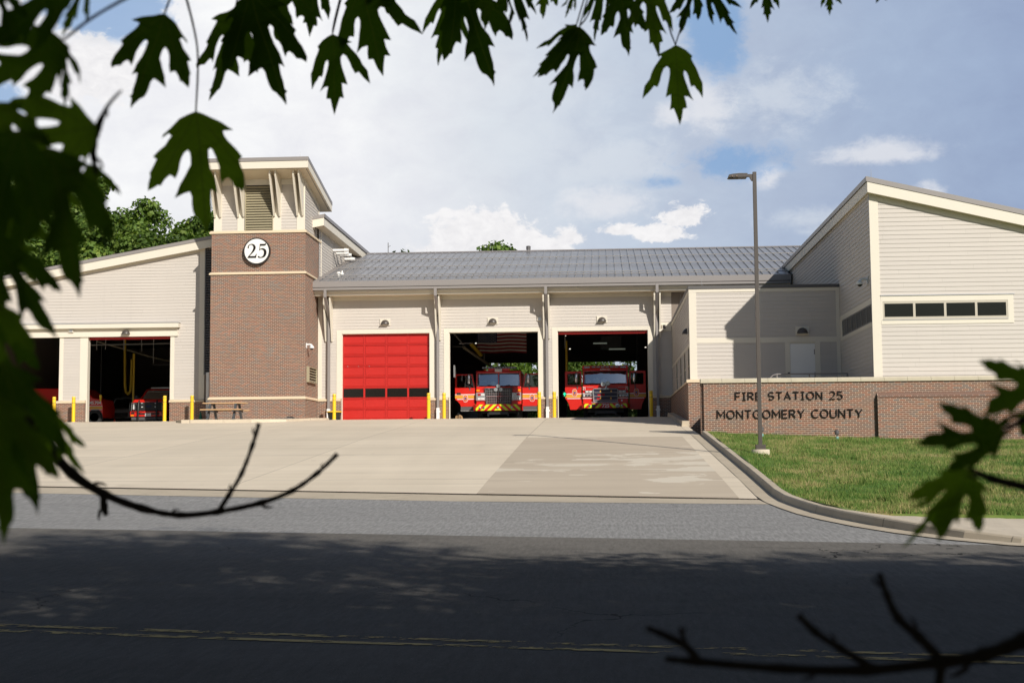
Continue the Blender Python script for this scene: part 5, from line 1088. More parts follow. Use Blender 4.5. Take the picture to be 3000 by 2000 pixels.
    for lx,ty in lights:
        r_={'o':.06,'d':.055,'S':.125}[ty]; zz=(z0+z1)/2; m=MB(); m.lathe([(r_,0),(r_,-.05 if ty!='S' else -.16),(r_*.8,-.06 if ty!='S' else -.19)],(lx,-.002,zz),20,'y'); a_=m.build('siren' if ty=='S' else 'bumper_light',M['chrome'],bp,world=False,smooth=True)
        m=MB(); m.lathe([(r_*.6,-.062 if ty!='S' else -.192),(r_*.3,-.066 if ty!='S' else -.196)],(lx,-.002,zz),16,'y'); m.build('lens',M['chromedk'] if ty!='o' else M['lens'],a_,world=False)
    if B:
        m=MB(); m.box(-.72,-.55,-.03,0,z0+.05,z1-.04); m.build('bumper_socket',M['black'],bp,world=False)
        o,wd=text_mesh('number',"725",M['silver'],.20,.37,.006,.02); o.parent=bp; o.location=(-.185,-.012,z0+.025)
        m=MB(); m.box(-.22,.22,-.006,-.0005,z0+.006,z1-.006); m.build('number_backing',M['red'],bp,world=False)
    # grille
    if not B:
        m=MB(); gp=[(-.71,1.69),(.72,1.69),(.655,.86),(-.64,.86)]; m.ext(gp,.42,.5,'y'); gr=m.build('grille',M['black'],t,world=False)
        m=MB(); 
        def fr(a,b,r=.03): m.tube([(a[0],.41,a[1]),(b[0],.41,b[1])],r,6)
        for i in range(4): fr(gp[i],gp[(i+1)%4],.032)
        m.build('grille_frame',M['graydk'],gr,world=False)
        m=MB()
        for k in range(1,6): z=.86+k*.138; m.tube([(-.63-.01*k,.40,z),(.64+.01*k,.40,z)],.011 if k!=3 else .026,6)
        for k in range(-5,6): m.tube([(k*.115,.405,.89),(k*.122,.405,1.65)],.009,5)
        for k in(-1,0,1): m.box(-.17+.34*k-.05,-.17+.34*k+.05,.385,.40,1.655,1.69)
        m.build('grille_bar',M['chrome'],gr,world=False)
        hl=[(-1.20,-.69),(.69,1.20)]
        for i,(a,b) in enumerate(hl):
            m=MB(); m.box(a,b,.40,.52,1.04,1.47); h_=m.build('headlight',M['chrome'],t,world=False,bevel=.03)
            mid=(a+b)/2; off=.03*(1 if i else -1)
            for (u,v,z_a,z_b,mt) in ((a+.10,mid+.0,1.31,1.41,M['redlens'] if i==0 else M['lens']),(mid+.02,b-.05,1.31,1.41,M['lens'] if i==0 else M['redlens']),(a+.10,mid-.0,1.09,1.20,M['lens']),(mid+.02,b-.05,1.09,1.20,M['lens'])):
                m=MB(); m.box(u,v,.385,.402,z_a,z_b); m.build('lamp_lens',mt,h_,world=False,bevel=.008)
        for a in(-1.17,1.0): m=MB(); m.box(a,a+.17,.46,.50,1.53,1.64); m.build('marker_light',M['orange'],t,world=False,bevel=.01)
        m=MB(); m.lathe([(.07,-.12),(.09,-.2),(.10,-.22)],(0,.50,1.80),16,'y'); m.lathe([(.07,-.12),(.09,-.18),(.10,-.2)],(-.13,.50,1.62),16,'y'); m.lathe([(.07,-.12),(.09,-.18),(.10,-.2)],(.13,.50,1.62),16,'y'); m.build('bell',M['chrome'],t,world=False,smooth=True)
        m=MB(); m.box(-.19,.19,.42,.55,2.56,2.72); fl_=m.build('flood_light',M['white'],rf_,world=False,bevel=.015); m=MB(); m.box(-.15,.15,.41,.42,2.60,2.68); m.build('lens',M['lens'],fl_,world=False)
        m=MB(); m.box(-.88,.94,.62,.90,2.74,2.845); lb=m.build('light_bar',pm('smoked_bar',(.13,.13,.14),.2,var=.3,scale=8),rf_,world=False,bevel=.02); m=MB(); m.box(-.55,.60,.6,1.2,2.63,2.74); m.build('bar_plinth',M['red'],lb,world=False)
        m=MB(); [m.box(-.86+k*.15,-.86+k*.15+.10,.612,.621,2.755,2.83) for k in range(12)]; m.build('bar_lens',pm('bar_lens',(.33,.33,.36),.2,var=.4,scale=9),lb,world=False)
        for a in(-.68,.60): m=MB(); m.tube([(a,.6,2.66),(a-.08,.55,2.70)],.02,6); m.build('clearance_light',M['orange'],rf_,world=False)
    else:
        m=MB(); m.ext([(-.66,1.60),(-.25,1.62),(0,1.65),(.25,1.62),(.66,1.60),(.63,.92),(-.62,.92)],.42,.5,'y'); gr=m.build('grille',pm('blue_grille_screen',(.012,.013,.040),.5,var=.5,scale=6),t,world=False)
        m=MB(); m.tube([(-.62,.39,.93),(-.65,.39,1.56),(-.60,.39,1.60),(-.2,.39,1.61),(0,.38,1.60),(.2,.39,1.61),(.60,.39,1.60),(.65,.39,1.56),(.62,.39,.93),(-.62,.39,.93)],.035,8)
        for z in(1.41,1.21,1.02): m.tube([(-.60,.385,z),(.60,.385,z)],.022,8)
        m.tube([(-.75,.3,.88),(.68,.3,.88)],.03,8); oval(m,0,1.60,.19,.05,.33,.38); m.build('grille_bar',M['chrome'],gr,world=False)
        m=MB(); [m.ext([(x-.05,z),(x,z+.08),(x+.05,z),(x,z-.06)],.41,.42,'y') for x,z in((-.26,1.46),(.30,1.46),(-.26,1.10),(.28,1.10))]; m.each('gold_motif',M['gold'],gr,world=False)
        m=MB(); [m.box(x,x+.16,.41,.42,z,z+.08) for x,z in((-.42,1.24),(-.2,1.26),(-.46,1.05))]; m.each('red_motif',M['redlens'],gr,world=False)
        for i,(a,b) in enumerate(((-1.07,-.67),(.67,1.07))):
            m=MB(); m.box(a,b,.44,.52,1.40,1.53); h_=m.build('headlight',M['chromedk'],t,world=False,bevel=.012)
            m=MB(); m.box(a+.03,(a+b)/2-.02,.43,.44,1.42,1.51); m.build('lamp_lens',M['lens'],h_,world=False); m=MB(); m.box((a+b)/2+.02,b-.03,.43,.44,1.42,1.51); m.build('lamp_lens',M['lens'],h_,world=False)
            a2,b2=(a-.15,b) if i==0 else (a,b+.15); m=MB(); m.box(a2,b2,.44,.52,1.18,1.33); h_=m.build('headlight',M['chromedk'],t,world=False,bevel=.02)
            for k in range(3 if 1 else 2): m=MB(); u=a2+.05+k*.17; m.lathe([(.055,0),(.05,-.02)],(u+.05,.44,1.255),12,'y'); m.build('lamp_lens',M['chrome'] if k else M['lens'],h_,world=False)
        for a in(-1.0,.66): m=MB(); m.box(a,a+.36,.47,.50,1.68,1.71); m.build('grab_handle',M['chrome'],t,world=False,bevel=.01)
        m=MB(); m.lathe([(.10,-.10),(.12,-.24)],(-.12,.5,1.84),16,'y'); m.lathe([(.10,-.10),(.12,-.24)],(.12,.5,1.88),16,'y'); m.tube([(.02,.44,1.84),(.05,.40,1.72),(0,.36,1.62)],[.06,.07,.05],10); m.build('bell',M['chrome'],t,world=False,smooth=True)
        m=MB(); m.ext([(-1.22,2.64),(-1.18,2.84),(1.18,2.84),(1.22,2.64)],.55,1.2,'y'); lb=m.build('light_bar_housing',M['red'],rf_,world=False,bevel=.015)
        m=MB(); [m.box(-.70+k*.24,-.70+k*.24+.18,.535,.549,2.73,2.80) for k in range(6)]; m.build('bar_lens',pm('bar_lens_pale',(.42,.42,.45),.2,var=.3,scale=9),lb,world=False)
        m=MB(); m.box(-1.1,-.82,.535,.549,2.71,2.79); m.box(.80,1.08,.535,.549,2.71,2.79); m.build('side_strobe',M['chromedk'],lb,world=False)
        m=MB(); m.box(-.95,.95,.40,.56,2.68,2.70); m.build('visor_strip',M['cone'],rf_,world=False)
        o,wd=text_mesh('lettering','ASPEN HILL',M['white'],.075,.56,.004,.025); o.parent=rf_; o.location=(-.28,.48,2.59)
        for a,tx in((-1.19,'25'),(1.045,'72')): o,wd=text_mesh('number',tx,M['white'],.16,.15,.004,.01); o.parent=t; o.location=(a,.44,1.56)
        m=MB(); m.lathe([(.045,0),(.04,-.01)],(.85,.495,.99),14,'y'); m.build('fuel_cap',M['silver'],t,world=False)
    # stripe across cab front
    zs=1.19 if not B else 1.17
    m=MB(); segs=((-1.2,-.69),(.69,1.2)) if not B else ((-1.2,-.66),(.66,1.2))
    for a,b in segs: m.box(a,b,.488,.499,zs,zs+.15)
    m.build('gold_stripe',M['gold'],t,world=False); m=MB()
    for a,b in segs: m.box(a,b,.486,.499,zs+.175,zs+.215); m.box(a,b,.486,.499,zs-.07,zs-.03)
    m.build('white_stripe',M['white'],t,world=False)
    for s in(-1,1): m=MB(); m.tube([(s*.2+ (0 if s<0 else .1),.51,ws0+.0),(s*.55,.49,ws0+.08),(s*.85,.46,ws0-.15)] if not B else [(s*.35,.51,ws0-.06),(s*.55,.49,ws0+.03),(s*.9,.50,ws0+.03)],.012,5); m.build('wiper',M['black'],t,world=False)
    # open doors
    for s in(-1,1):
        L_=1.06 if not B else .86; x_h=s*1.26; x_o=s*(1.26+L_); zt=2.47 if not B else 2.55; zb=.75 if not B else .53
        ar=(lambda a,b:a+(b-a)) 
        if not B: out=[(x_h,zb),(x_h,1.82),(x_h+s*.12,zt),(x_o,zt),(x_o,1.13),(x_o-s*.14,1.03),(x_o-s*.26,.88),(x_o-s*.30,zb)]
        else: out=[(x_h,zb),(x_h,zt),(x_o,zt),(x_o,1.13),(x_o-s*.10,1.0),(x_o-s*.20,.80),(x_o-s*.26,zb)]
        # frame around window : split polygon
        wz0,wz1=(1.76,2.40) if not B else (1.84,2.43); wi,wo=(x_h+s*.20,x_o-s*.10) if not B else (x_h+s*.10,x_o-s*.12)
        m=MB(); y0,y1=.62,.70
        low=[p_ for p_ in out if p_[1]<wz0]; lowp=[(x_h,wz0)]+[(x_h,zb)]+[p_ for p_ in out[::-1] if p_[1]<wz0 and p_!=(x_h,zb)][::1]
        # order: hinge bottom -> outer bottom ... -> outer top
        ob=[p_ for p_ in out if p_[1]<wz0 and p_[0]!=x_h]; ob=sorted(ob,key=lambda q:q[1])
        m.ext([(x_h,wz0),(x_h,zb)]+ob+[(x_o,wz0)],y0,y1,'y')
        m.ext([(x_o,wz0),(wo,wz0),(wo,zt),(x_o,zt)],y0,y1,'y')
        hi_=x_h+(s*.12 if not B else 0)
        m.ext([(hi_,wz1),(hi_,zt),(wo,zt),(wo,wz1)],y0,y1,'y')
        m.ext([(x_h,wz0),(x_h+s*.07,wz0),(hi_+s*.07,wz1),(hi_,wz1)],y0,y1,'y')
        d=m.build('cab_door',M['red'],t,world=False)
        m=MB(); m.box(min(x_h+s*.07,wo),max(x_h+s*.07,wo),.65,.66,wz0,wz1); m.build('door_glass',M['glass'],d,world=False)
        m=MB(); m.box(min(x_h,x_o),max(x_h,x_o),y0-.004,y0,zs,zs+.15); 
        m.build('gold_stripe',M['gold'],d,world=False)
        m=MB(); m.box(min(x_h,x_o),max(x_h,x_o),y0-.004,y0,zs+.175,zs+.215); m.box(min(x_h,x_o-s*.1),max(x_h,x_o-s*.1),y0-.004,y0,zs-.07,zs-.03); m.build('white_stripe',M['white'],d,world=False)
        emblem(d,s*(1.26+.51) if not B else s*1.62,1.18 if not B else 1.42,y0-.004,1.0)
        if not B:
            m=MB(); m.box(min(x_h,x_o-s*.30),max(x_h,x_o-s*.30),.60,.75,.53,.74); st_=m.build('door_step',M['graydk'],d,world=False); m=MB(); m.box(min(x_h,x_o-s*.30),max(x_h,x_o-s*.30),.57,.75,.50,.53); m.build('step_edge',M['chrome'],st_,world=False)
            m=MB(); m.box(min(x_o-s*.08,x_o-s*.30),max(x_o-s*.08,x_o-s*.30),y0-.01,y0,1.38,1.49); m.build('door_handle',M['black'],d,world=False)
        mirror(d,s*(1.58) if not B else s*1.52,2.20,.50)
    # wheel arch dark lining and rear door visible
    m=MB(); m.box(-1.15,1.15,.56,2.9,.55,.61); m.build('floor_pan',M['black'],t,world=False)
    return t
engine(-5.52,'A','red fire engine with split windscreen, dark mesh grille and open doors in the middle bay')
engine(.115,'B','red fire engine numbered 725 with one-piece windscreen and chrome grille, doors open')
def pickup(loc,label,rz=0):
    t=thing('pickup_truck',loc,label,'pickup truck','red pickups in the left garage',rz=rz)
    m=MB(); m.ext([(.05,.62),(.05,1.18),(.25,1.30),(1.35,1.36),(1.35,.62)],-.93,.93,'x'); bd_=m.build('hood',M['red'],t,world=False,bevel=.06)
    m=MB(); m.ext([(.12,.45),(.12,1.12),(.35,1.20),(1.3,1.22),(1.3,.45)],-1.01,-.80,'x'); m.ext([(.12,.45),(.12,1.12),(.35,1.20),(1.3,1.22),(1.3,.45)],.80,1.01,'x'); m.each('fender',M['red'],t,world=False,bevel=.05)
    m=MB(); m.ext([(1.3,.5),(1.3,1.34),(3.6,1.34),(3.6,.5)],-.99,.99,'x'); m.build('cab',M['red'],t,world=False,bevel=.04)
    m=MB(); m.ext([(1.95,1.86),(2.0,1.93),(3.5,1.93),(3.55,1.86)],-.76,.76,'x'); cr=m.build('cab_roof',M['red'],t,world=False,bevel=.03)
    m=MB()
    for s in(-1,1): m.tube([(s*.90,1.32,1.34),(s*.77,1.95,1.88)],.045,8); m.tube([(s*.92,3.5,1.34),(s*.78,3.5,1.88)],.05,8); m.tube([(s*.92,2.4,1.34),(s*.78,2.4,1.88)],.04,8)
    m.each('pillar',M['red'],t,world=False)
    m=MB(); m.add([(-.87,1.34,1.35),(.87,1.34,1.35),(.74,1.96,1.87),(-.74,1.96,1.87)],[(0,1,2,3)]); m.build('windscreen',M['wind'],t,world=False)
    m=MB(); m.box(-.9,.9,1.6,3.5,1.0,1.36); m.box(-.6,-.2,2.2,2.5,1.3,1.75); m.box(.2,.6,2.2,2.5,1.3,1.75); m.build('interior',M['dark'],t,world=False)
    m=MB(); m.box(-1.0,1.0,3.62,5.6,.5,1.35); m.build('bed',M['red'],t,world=False,bevel=.04)
    m=MB(); m.box(-.83,.83,-.0,.10,.66,1.14); gr=m.build('grille',M['black'],t,world=False,bevel=.03); m=MB(); oval(m,0,.92,.15,.055,-.02,0); m.build('badge',M['navy'],gr,world=False)
    m=MB(); [m.box(x,x+.10,-.02,0,z,z+.045) for x,z in((-.42,1.05),(.32,1.05),(-.42,.86),(.32,.86))]; m.build('strobe_light',M['lens'],gr,world=False)
    for s in(-1,1):
        m=MB(); m.box(s*.83-.13,s*.83+.13,-.01,.12,.72,1.08); h_=m.build('headlight',M['black'],t,world=False,bevel=.03)
        m=MB(); 
        for z in(.80,.90,1.0): m.lathe([(.05,0),(.04,-.015)],(s*.83,-.012,z),14,'y')
        m.build('lamp_lens',M['lens'],h_,world=False); m=MB(); m.tube([(s*.83-.12,-.02,.70),(s*.83-.12,-.02,1.08),(s*.83+.12,-.02,1.10)],.012,6); m.build('headlight_trim',M['chrome'],h_,world=False)
        m=MB(); m.tube([(s*.95,1.4,1.35),(s*1.12,1.35,1.42)],.02,6); m.box(s*1.17-.09,s*1.17+.09,1.3,1.38,1.32,1.56); m.build('mirror',M['black'],t,world=False,bevel=.02)
    m=MB(); m.box(-1.0,1.0,-.12,.2,.36,.66); bm_=m.build('bumper',M['red'],t,world=False,bevel=.04); m=MB(); m.box(-.62,.62,-.13,-.119,.47,.56); m.build('bumper_slot',M['black'],bm_,world=False)
    for s in(-1,1): m=MB(); m.box(s*.84-.10,s*.84+.10,-.135,-.119,.50,.60); m.build('fog_light',M['black'],bm_,world=False,bevel=.01); m=MB(); m.box(s*.86-.08,s*.86+.08,-.135,-.119,.39,.46); m.build('marker_light',M['orange'],bm_,world=False)
    m=MB(); m.box(-.16,.16,-.145,-.13,.38,.54); pl=m.build('license_plate',M['white'],bm_,world=False)
    m=MB(); m.box(-.95,.95,-.05,.3,.18,.35); m.build('air_dam',M['graydk'],t,world=False,bevel=.03)
    m=MB()
    for s in(-1,1): m.tube([(s*.50,-.24,.14),(s*.50,-.26,.6),(s*.50,-.24,1.10),(s*.48,-.12,1.22)],.04,10)
    m.tube([(-.5,-.22,.16),(.5,-.22,.16)],.03,8); m.tube([(-.5,-.25,1.0),(-.16,-.24,1.08),(-.16,-.24,.75),(-.5,-.25,.62)],.016,6); m.tube([(.5,-.25,1.0),(.16,-.24,1.08),(.16,-.24,.75),(.5,-.25,.62)],.016,6)
    for s in(-1,1): m.tube([(s*.50,-.24,.68),(s*.72,-.2,.66),(s*1.02,-.1,.68),(s*1.06,.0,.75),(s*1.06,.0,1.05),(s*1.0,-.1,1.12),(s*.52,-.22,1.10)],.016,6)
    m.build('grille_guard',M['black'],t,world=False,smooth=True)
    m=MB(); m.box(-.62,.62,2.1,2.4,1.96,2.04); lb=m.build('light_bar',M['silver'],cr,world=False,bevel=.02)
    for yy in(.85,4.6):
        for s in(-1,1): m=MB(); m.lathe([(.24,-.13),(.38,-.13),(.41,-.07),(.41,.07),(.38,.13),(.24,.13)],(s*.87,yy,.41),24,'x'); w_=m.build('wheel',M['rubber'],t,world=False,smooth=True); m=MB(); m.lathe([(.235,-.11),(.235,.11)],(s*.87,yy,.41),16,'x'); m.build('rim',M['chromedk'],w_,world=False)
    return t
pk=pickup((-24.25,72.1,1.9),'red pickup with black grille guard, light bar and white front plate in open left bay')
p2=dup(pk,(-31.2,73.4,1.9),label='red pickup mostly hidden by leaves in the far left bay')
def wagon(loc,label,body,rz,name='suv',cat='SUV',ems=False):
    t=thing(name,loc,label,cat,rz=rz)
    m=MB(); m.ext([(0,.35),(0,.95),(.12,1.08),(1.15,1.18),(1.2,1.2),(4.6,1.2),(4.8,1.0),(4.8,.35)],-.98,.98,'x'); b_=m.build('body',body,t,world=False,bevel=.06)
    m=MB(); m.ext([(1.15,1.2),(1.85,1.78),(4.45,1.80),(4.7,1.2)],-.80,.80,'x'); m.build('glasshouse',bpy.data.materials['dark_pane'],t,world=False,bevel=.05)
    m=MB(); m.ext([(1.80,1.77),(1.9,1.84),(4.4,1.86),(4.5,1.78)],-.80,.80,'x'); 
    m.build('roof',body,t,world=False,bevel=.02); m=MB()
    for s in(-1,1): m.tube([(s*.84,1.15,1.2),(s*.80,1.85,1.79)],.04,6); m.tube([(s*.88,2.7,1.2),(s*.81,2.7,1.8)],.04,6); m.tube([(s*.88,3.8,1.2),(s*.81,3.8,1.8)],.05,6)
    m.each('pillar',body,t,world=False)
    m=MB(); m.box(-.6,.6,-.02,.02,.62,.88); g_=m.build('grille',M['black'],t,world=False)
    m=MB(); [m.box(-.55,.55,-.03,-.02,z,z+.02) for z in(.66,.74,.82)]; m.build('grille_bar',M['silver'],g_,world=False)
    for s in(-1,1): m=MB(); m.box(s*.78-.15,s*.78+.15,-.03,.04,.74,.90); m.build('headlight',M['lens'],t,world=False,bevel=.02)
    m=MB(); m.box(-.97,.97,-.08,.2,.30,.58); m.build('bumper',M['black'],t,world=False,bevel=.04)
    m=MB(); m.box(-.6,.6,2.2,2.5,1.87,1.95); m.build('light_bar',M['graydk'],t,world=False,bevel=.02)
    for yy in(.9,3.9):
        for s in(-1,1): m=MB(); m.lathe([(.24,-.12),(.36,-.12),(.38,-.06),(.38,.06),(.36,.12),(.24,.12)],(s*.88,yy,.38),24,'x'); w_=m.build('wheel',M['rubber'],t,world=False,smooth=True); m=MB(); m.lathe([(.235,-.125),(.2,-.10),(.2,.10),(.235,.125)],(s*.88,yy,.38),14,'x'); m.build('rim',M['chrome'],w_,world=False)
    if ems:
        m=MB(); m.box(-.995,-.981,.3,4.6,.93,1.02); m.build('gold_stripe',M['gold'],t,world=False); m=MB(); m.box(-.994,-.981,.3,4.6,1.03,1.045); m.box(-.994,-.981,.3,4.6,.905,.92); m.build('white_stripe',M['white'],t,world=False)
        o,wd=text_mesh('lettering','EMS.704',M['white'],.15,.95,.006,.02); o.parent=t; o.rotation_euler=(0,0,-math.pi/2); o.location=(-.99,1.05,1.28) ; return t
    return t
wagon((-29.0,80.6,1.9),'white utility vehicle standing in the dark behind the left bay',M['suv'],0)
# red ems van, side on, nose just inside the left jamb
t=thing('ems_van',(-27.45,73.9,1.9),'red rescue van with gold stripe and number 704 half hidden by left jamb','van')
m=MB(); m.ext([(0,.38),(.02,.95),(-.08,1.40),(-.55,1.48),(-1.1,2.0),(-4.6,2.05),(-4.6,.38)],0,1.9,'y'); b_=m.build('body',M['red'],t,world=False,bevel=.06)
m=MB(); m.box(-4.4,-.02,-.008,-.001,.86,1.0); m.build('gold_stripe',M['gold'],t,world=False); m=MB(); m.box(-4.4,-.02,-.008,-.001,1.01,1.035); m.box(-4.4,-.02,-.008,-.001,.82,.845); m.build('white_stripe',M['white'],t,world=False)
o,wd=text_mesh('lettering','EMS.704',M['white'],.17,.80,.006,.02); o.parent=t; o.location=(-.90,-.01,1.12)
m=MB(); m.lathe([(.26,-.1),(.38,-.1),(.40,0),(.38,.12),(.26,.12)],(-.42,-.01,.40),26,'y'); w_=m.build('wheel',M['rubber'],t,world=False,smooth=True); m=MB(); m.lathe([(.25,-.09),(.12,-.05),(.05,-.09)],(-.42,-.02,.40),12,'y'); m.build('rim',M['chrome'],w_,world=False)
m=MB(); m.lathe([(.44,-.004),(.44,.0)],(-.42,-.0015,.42),26,'y'); m.build('wheel_arch',M['black'],t,world=False)
t2=thing('pendant_light',(-27.35,73.3,3.45),'small yellow pendant hanging beside the red rescue van','pendant'); m=MB(); m.ext([(-.07,.0),(-.03,-.28),(.03,-.28),(.06,0),(.05,.06),(-.06,.06)],-.03,.03,'y'); m.build('pendant_body',M['yellow'],t2,world=False); m=MB(); m.tube([(0,0,.06),(0,0,3.9)],.008,5); m.build('cord',M['graydk'],t2,world=False)

# ---------------------------------------------------------------- trees
MAXZ={}
def crown_mesh(name,seed,rx,rz,nb,nl,ls,mat,low=.0):
    r=np.random.default_rng(seed); V=[]; 
    blobs=[]
    for k in range(nb):
        a=r.uniform(0,6.283); zf=r.uniform(-.9,.95); rr=math.sqrt(max(0,1-zf*zf))*r.uniform(.35,.85); blobs.append((rx*rr*math.cos(a),rx*rr*math.sin(a),rz*zf*.85,r.uniform(.20,.40)*rx))
    per=nl//nb; allv=np.zeros((per*nb*4,3)); k=0
    for (bx,by,bz,br) in blobs:
        d=r.normal(size=(per,3)); d/=np.linalg.norm(d,axis=1)[:,None]; rad=br*(r.random(per)**.35)*(1+.25*np.sin(d[:,0]*5+bx)*np.cos(d[:,1]*6)); c=np.stack([bx+d[:,0]*rad,by+d[:,1]*rad,bz+d[:,2]*rad*.8],1)
        n=d*.9+r.normal(size=(per,3))*.55+np.array((0,0,.35)); n/=np.linalg.norm(n,axis=1)[:,None]
        u=np.cross(n,r.normal(size=(per,3))); u/=np.linalg.norm(u,axis=1)[:,None]; v=np.cross(n,u); s=ls*r.uniform(.6,1.3,per)[:,None]
        q=np.stack([c-u*s*.5,c-v*s*.36+n*s*.1,c+u*s*.5-n*s*.12,c+v*s*.36+n*s*.1],1).reshape(-1,3); allv[k:k+per*4]=q; k+=per*4
    N=per*nb; me=bpy.data.meshes.new(name); me.vertices.add(N*4); me.vertices.foreach_set('co',allv.ravel()); me.loops.add(N*4); me.loops.foreach_set('vertex_index',np.arange(N*4,dtype=np.int32)); me.polygons.add(N); me.polygons.foreach_set('loop_start',np.arange(0,N*4,4,dtype=np.int32)); me.polygons.foreach_set('loop_total',np.full(N,4,dtype=np.int32)); me.update(); me.materials.append(mat); MAXZ[me.name]=float(np.percentile(allv[:,2],99.9)); return me,blobs
def trunk_mesh(H_,cz,blobs,r0,seed,lean=0):
    rr=random.Random(seed); m=MB(); P_=[(0,0,-1.5),(0,0,0),(.02*H_*rr.uniform(-1,1),.02*H_*rr.uniform(-1,1),H_*.4),(.04*H_*rr.uniform(-1,1),.03*H_,cz)]; m.tube(P_,[r0*1.25,r0,r0*.75,r0*.45],10)
    for b in blobs[:9]:
        s=rr.uniform(.35,.95); z0=H_*.35+(cz-H_*.35)*s; m.tube([(0,0,z0-.2),(b[0]*.45,b[1]*.45,(z0+cz+b[2])/2),(b[0],b[1],cz+b[2])],[r0*.32,r0*.2,r0*.06],6)
    return m
VAR=[]
for k,(sd,rx,rz) in enumerate(((11,4.6,5.2),(12,5.2,4.8),(13,4.0,5.8),(14,4.8,5.4))):
    me,bl=crown_mesh('crown_leaves',sd,rx,rz,26,11000,.46,M['leaf']); VAR.append((me,bl,rx,rz))
_me,_bl=crown_mesh('brush_crown_leaves',17,3.4,4.2,40,24000,.20,M['leafbright']); BR=(_me,_bl)
def tree(v,loc,label,cat,group,H_=14,scale=1.0,rz=0,mat=None,name='tree'):
    me,bl,rx,rz_c=VAR[v]
    if mat: me,bl=BR
    t=thing(name,loc,label,cat,group,rz=rz); t.scale=(scale,)*3
    cz=H_-MAXZ[me.name]; c=bpy.data.objects.new('crown',me); C.objects.link(c); c.parent=t; c.location=(0,0,cz)
    trunk_mesh(H_,cz,bl,.24,v).build('trunk',M['bark'],t,world=False,smooth=True); return t
rr=random.Random(4)
spots=[]
HILL=[(-33.2,111,0),(-36,116,0),(-38.8,128,0),(-36.5,119.5,0),(-31,110,12.5),(-37,109,13),(-43,111,13.5),(-49,109,14),(-55,112,15),(-34,119,15.5),(-40,120,16.5),(-46,119,17.5),(-52,121,19),(-59,120,21),(-37,129,18),(-44,130,19),(-51,131,20),(-58,132,21),(-65,124,21),(-34,124,16),(-66,112,17)]
top_tgt=lambda x,y: None
hl=['broad dark green tree on wooded hill','narrow bright green tree on wooded hill','rounded tree on wooded hill','tall leafy tree on wooded hill']
proto=None
def ord_(i): return ['right end','second from right','third from right','middle','third from left','second from left','left end'][i]
for i,(x,y,zt) in enumerate(HILL):
    # crown tops follow the skyline : height target at y=125 scaled
    tx=np.interp(x/y,[-.52,-.42,-.377,-.338,-.306,-.29,-.1],[29.5,27.5,25.8,24.1,23.3,22.8,21.5])*y/125.0
    frontdrop={0:0}.get(0); row=0 if y<114 else 1 if y<122.5 else 2
    tx-= (2-row)*2.4; tx+=rr.uniform(-.6,.9)
    base=terr(x,y); H_=max(9,tx-base)
    v=i%4; rown=['nearest','middle','farthest'][row]
    sc=1.0
    tree(v,(x,y,base-.2),'%s, %s row, about %s from the tower side'%(hl[v],rown,['first','second','third','fourth','fifth','sixth','seventh','eighth'][[j for j,q in enumerate(sorted([h for h in HILL if (0 if h[1]<114 else 1 if h[1]<122.5 else 2)==row],key=lambda h:-h[0])) if q==(x,y,zt)][0]]),'tree','trees on the wooded hill behind left garage',H_=H_,rz=rr.uniform(0,6))
for x,y,zt,l,s in((-9.65,125,19.6,'tree top just showing above the middle of the gray roof',1.0),(-15.6,125,18.95,'small tree top peeking over the roof near the antenna',.9),(-19.3,125,18.9,'tree top peeking at left end of the roof ridge',.9),(-12.6,128,18.9,'tiny tree top on roof ridge right of the antenna',.9),(-6.9,127,18.6,'tiny tree top right of the larger one above roof',.9)):
    b=terr(x,y); tree(int(abs(x*3))%4,(x,y,b-.2),l,'tree','trees behind the gray roof',H_=(zt-b)/1.0,rz=rr.uniform(0,6))
# sunlit brush behind the rear doors
for i,(x,y,h) in enumerate(((-10.5,103,8),(-7.0,101,7.5),(-4.2,104,9),(-1.2,101.5,7.2),(1.8,103,8.6),(4.6,101,7.5),(7.2,104,9),(-13.5,104,8))):
    tree(i%4,(x,y,1.4),['bright green tree seen through rear opening left of the middle engine','bright green tree seen just above the middle engine roof','leafy tree in gap between the two rear openings','bright tree at left above engine 725','bright tree above centre of engine 725','tree at right edge of rear opening behind engine 725','tree far right behind the bays','tree far left behind the bays'][i],'tree','sunlit trees behind the open rear doors',H_=h,scale=.85,rz=i*1.3,mat=M['leafbright'])
def brushpt():
    x=-14+26*rng.random(); y=94.5+7*rng.random(); return x,y,terr(x,y)
blades('tall_grass',24000,brushpt,.3,1.1,M['blade'],.02)
# street trees behind the camera whose shade falls on the road
me,bl=crown_mesh('street_crown_leaves',31,4.4,5.2,36,8200,.25,M['darkened_leaf']); VAR.append((me,bl,4.4,5.2))
for i,(x,y,h) in enumerate(((3.5,-6.4,14.2),(8.9,-5.8,17.4),(15.8,-6.0,15.0),(22,-5.6,14.0),(28.5,-6.4,15.2),(-3.5,-8.0,14.4),(13,-11,15.4),(19.5,-12,15.8),(26.5,-12,15.4),(6.5,-11,15.0),(0,-12,13.5),(35,-6.5,15),(10,-10,14))):
    tree(4,(x,y,gz(y)-.2),['street tree','street tree'][0]+' behind the viewer, '+['first','second','third','fourth','fifth','sixth','seventh','eighth','ninth','tenth','eleventh','twelfth','thirteenth'][i]+' of the row shading the road','tree','street trees shading the road',H_=h,rz=i*.9)
me,bl=crown_mesh('spreading_crown_leaves',33,6.6,2.9,44,14000,.30,M['darkened_leaf']); VAR.append((me,bl,6.6,3.4))
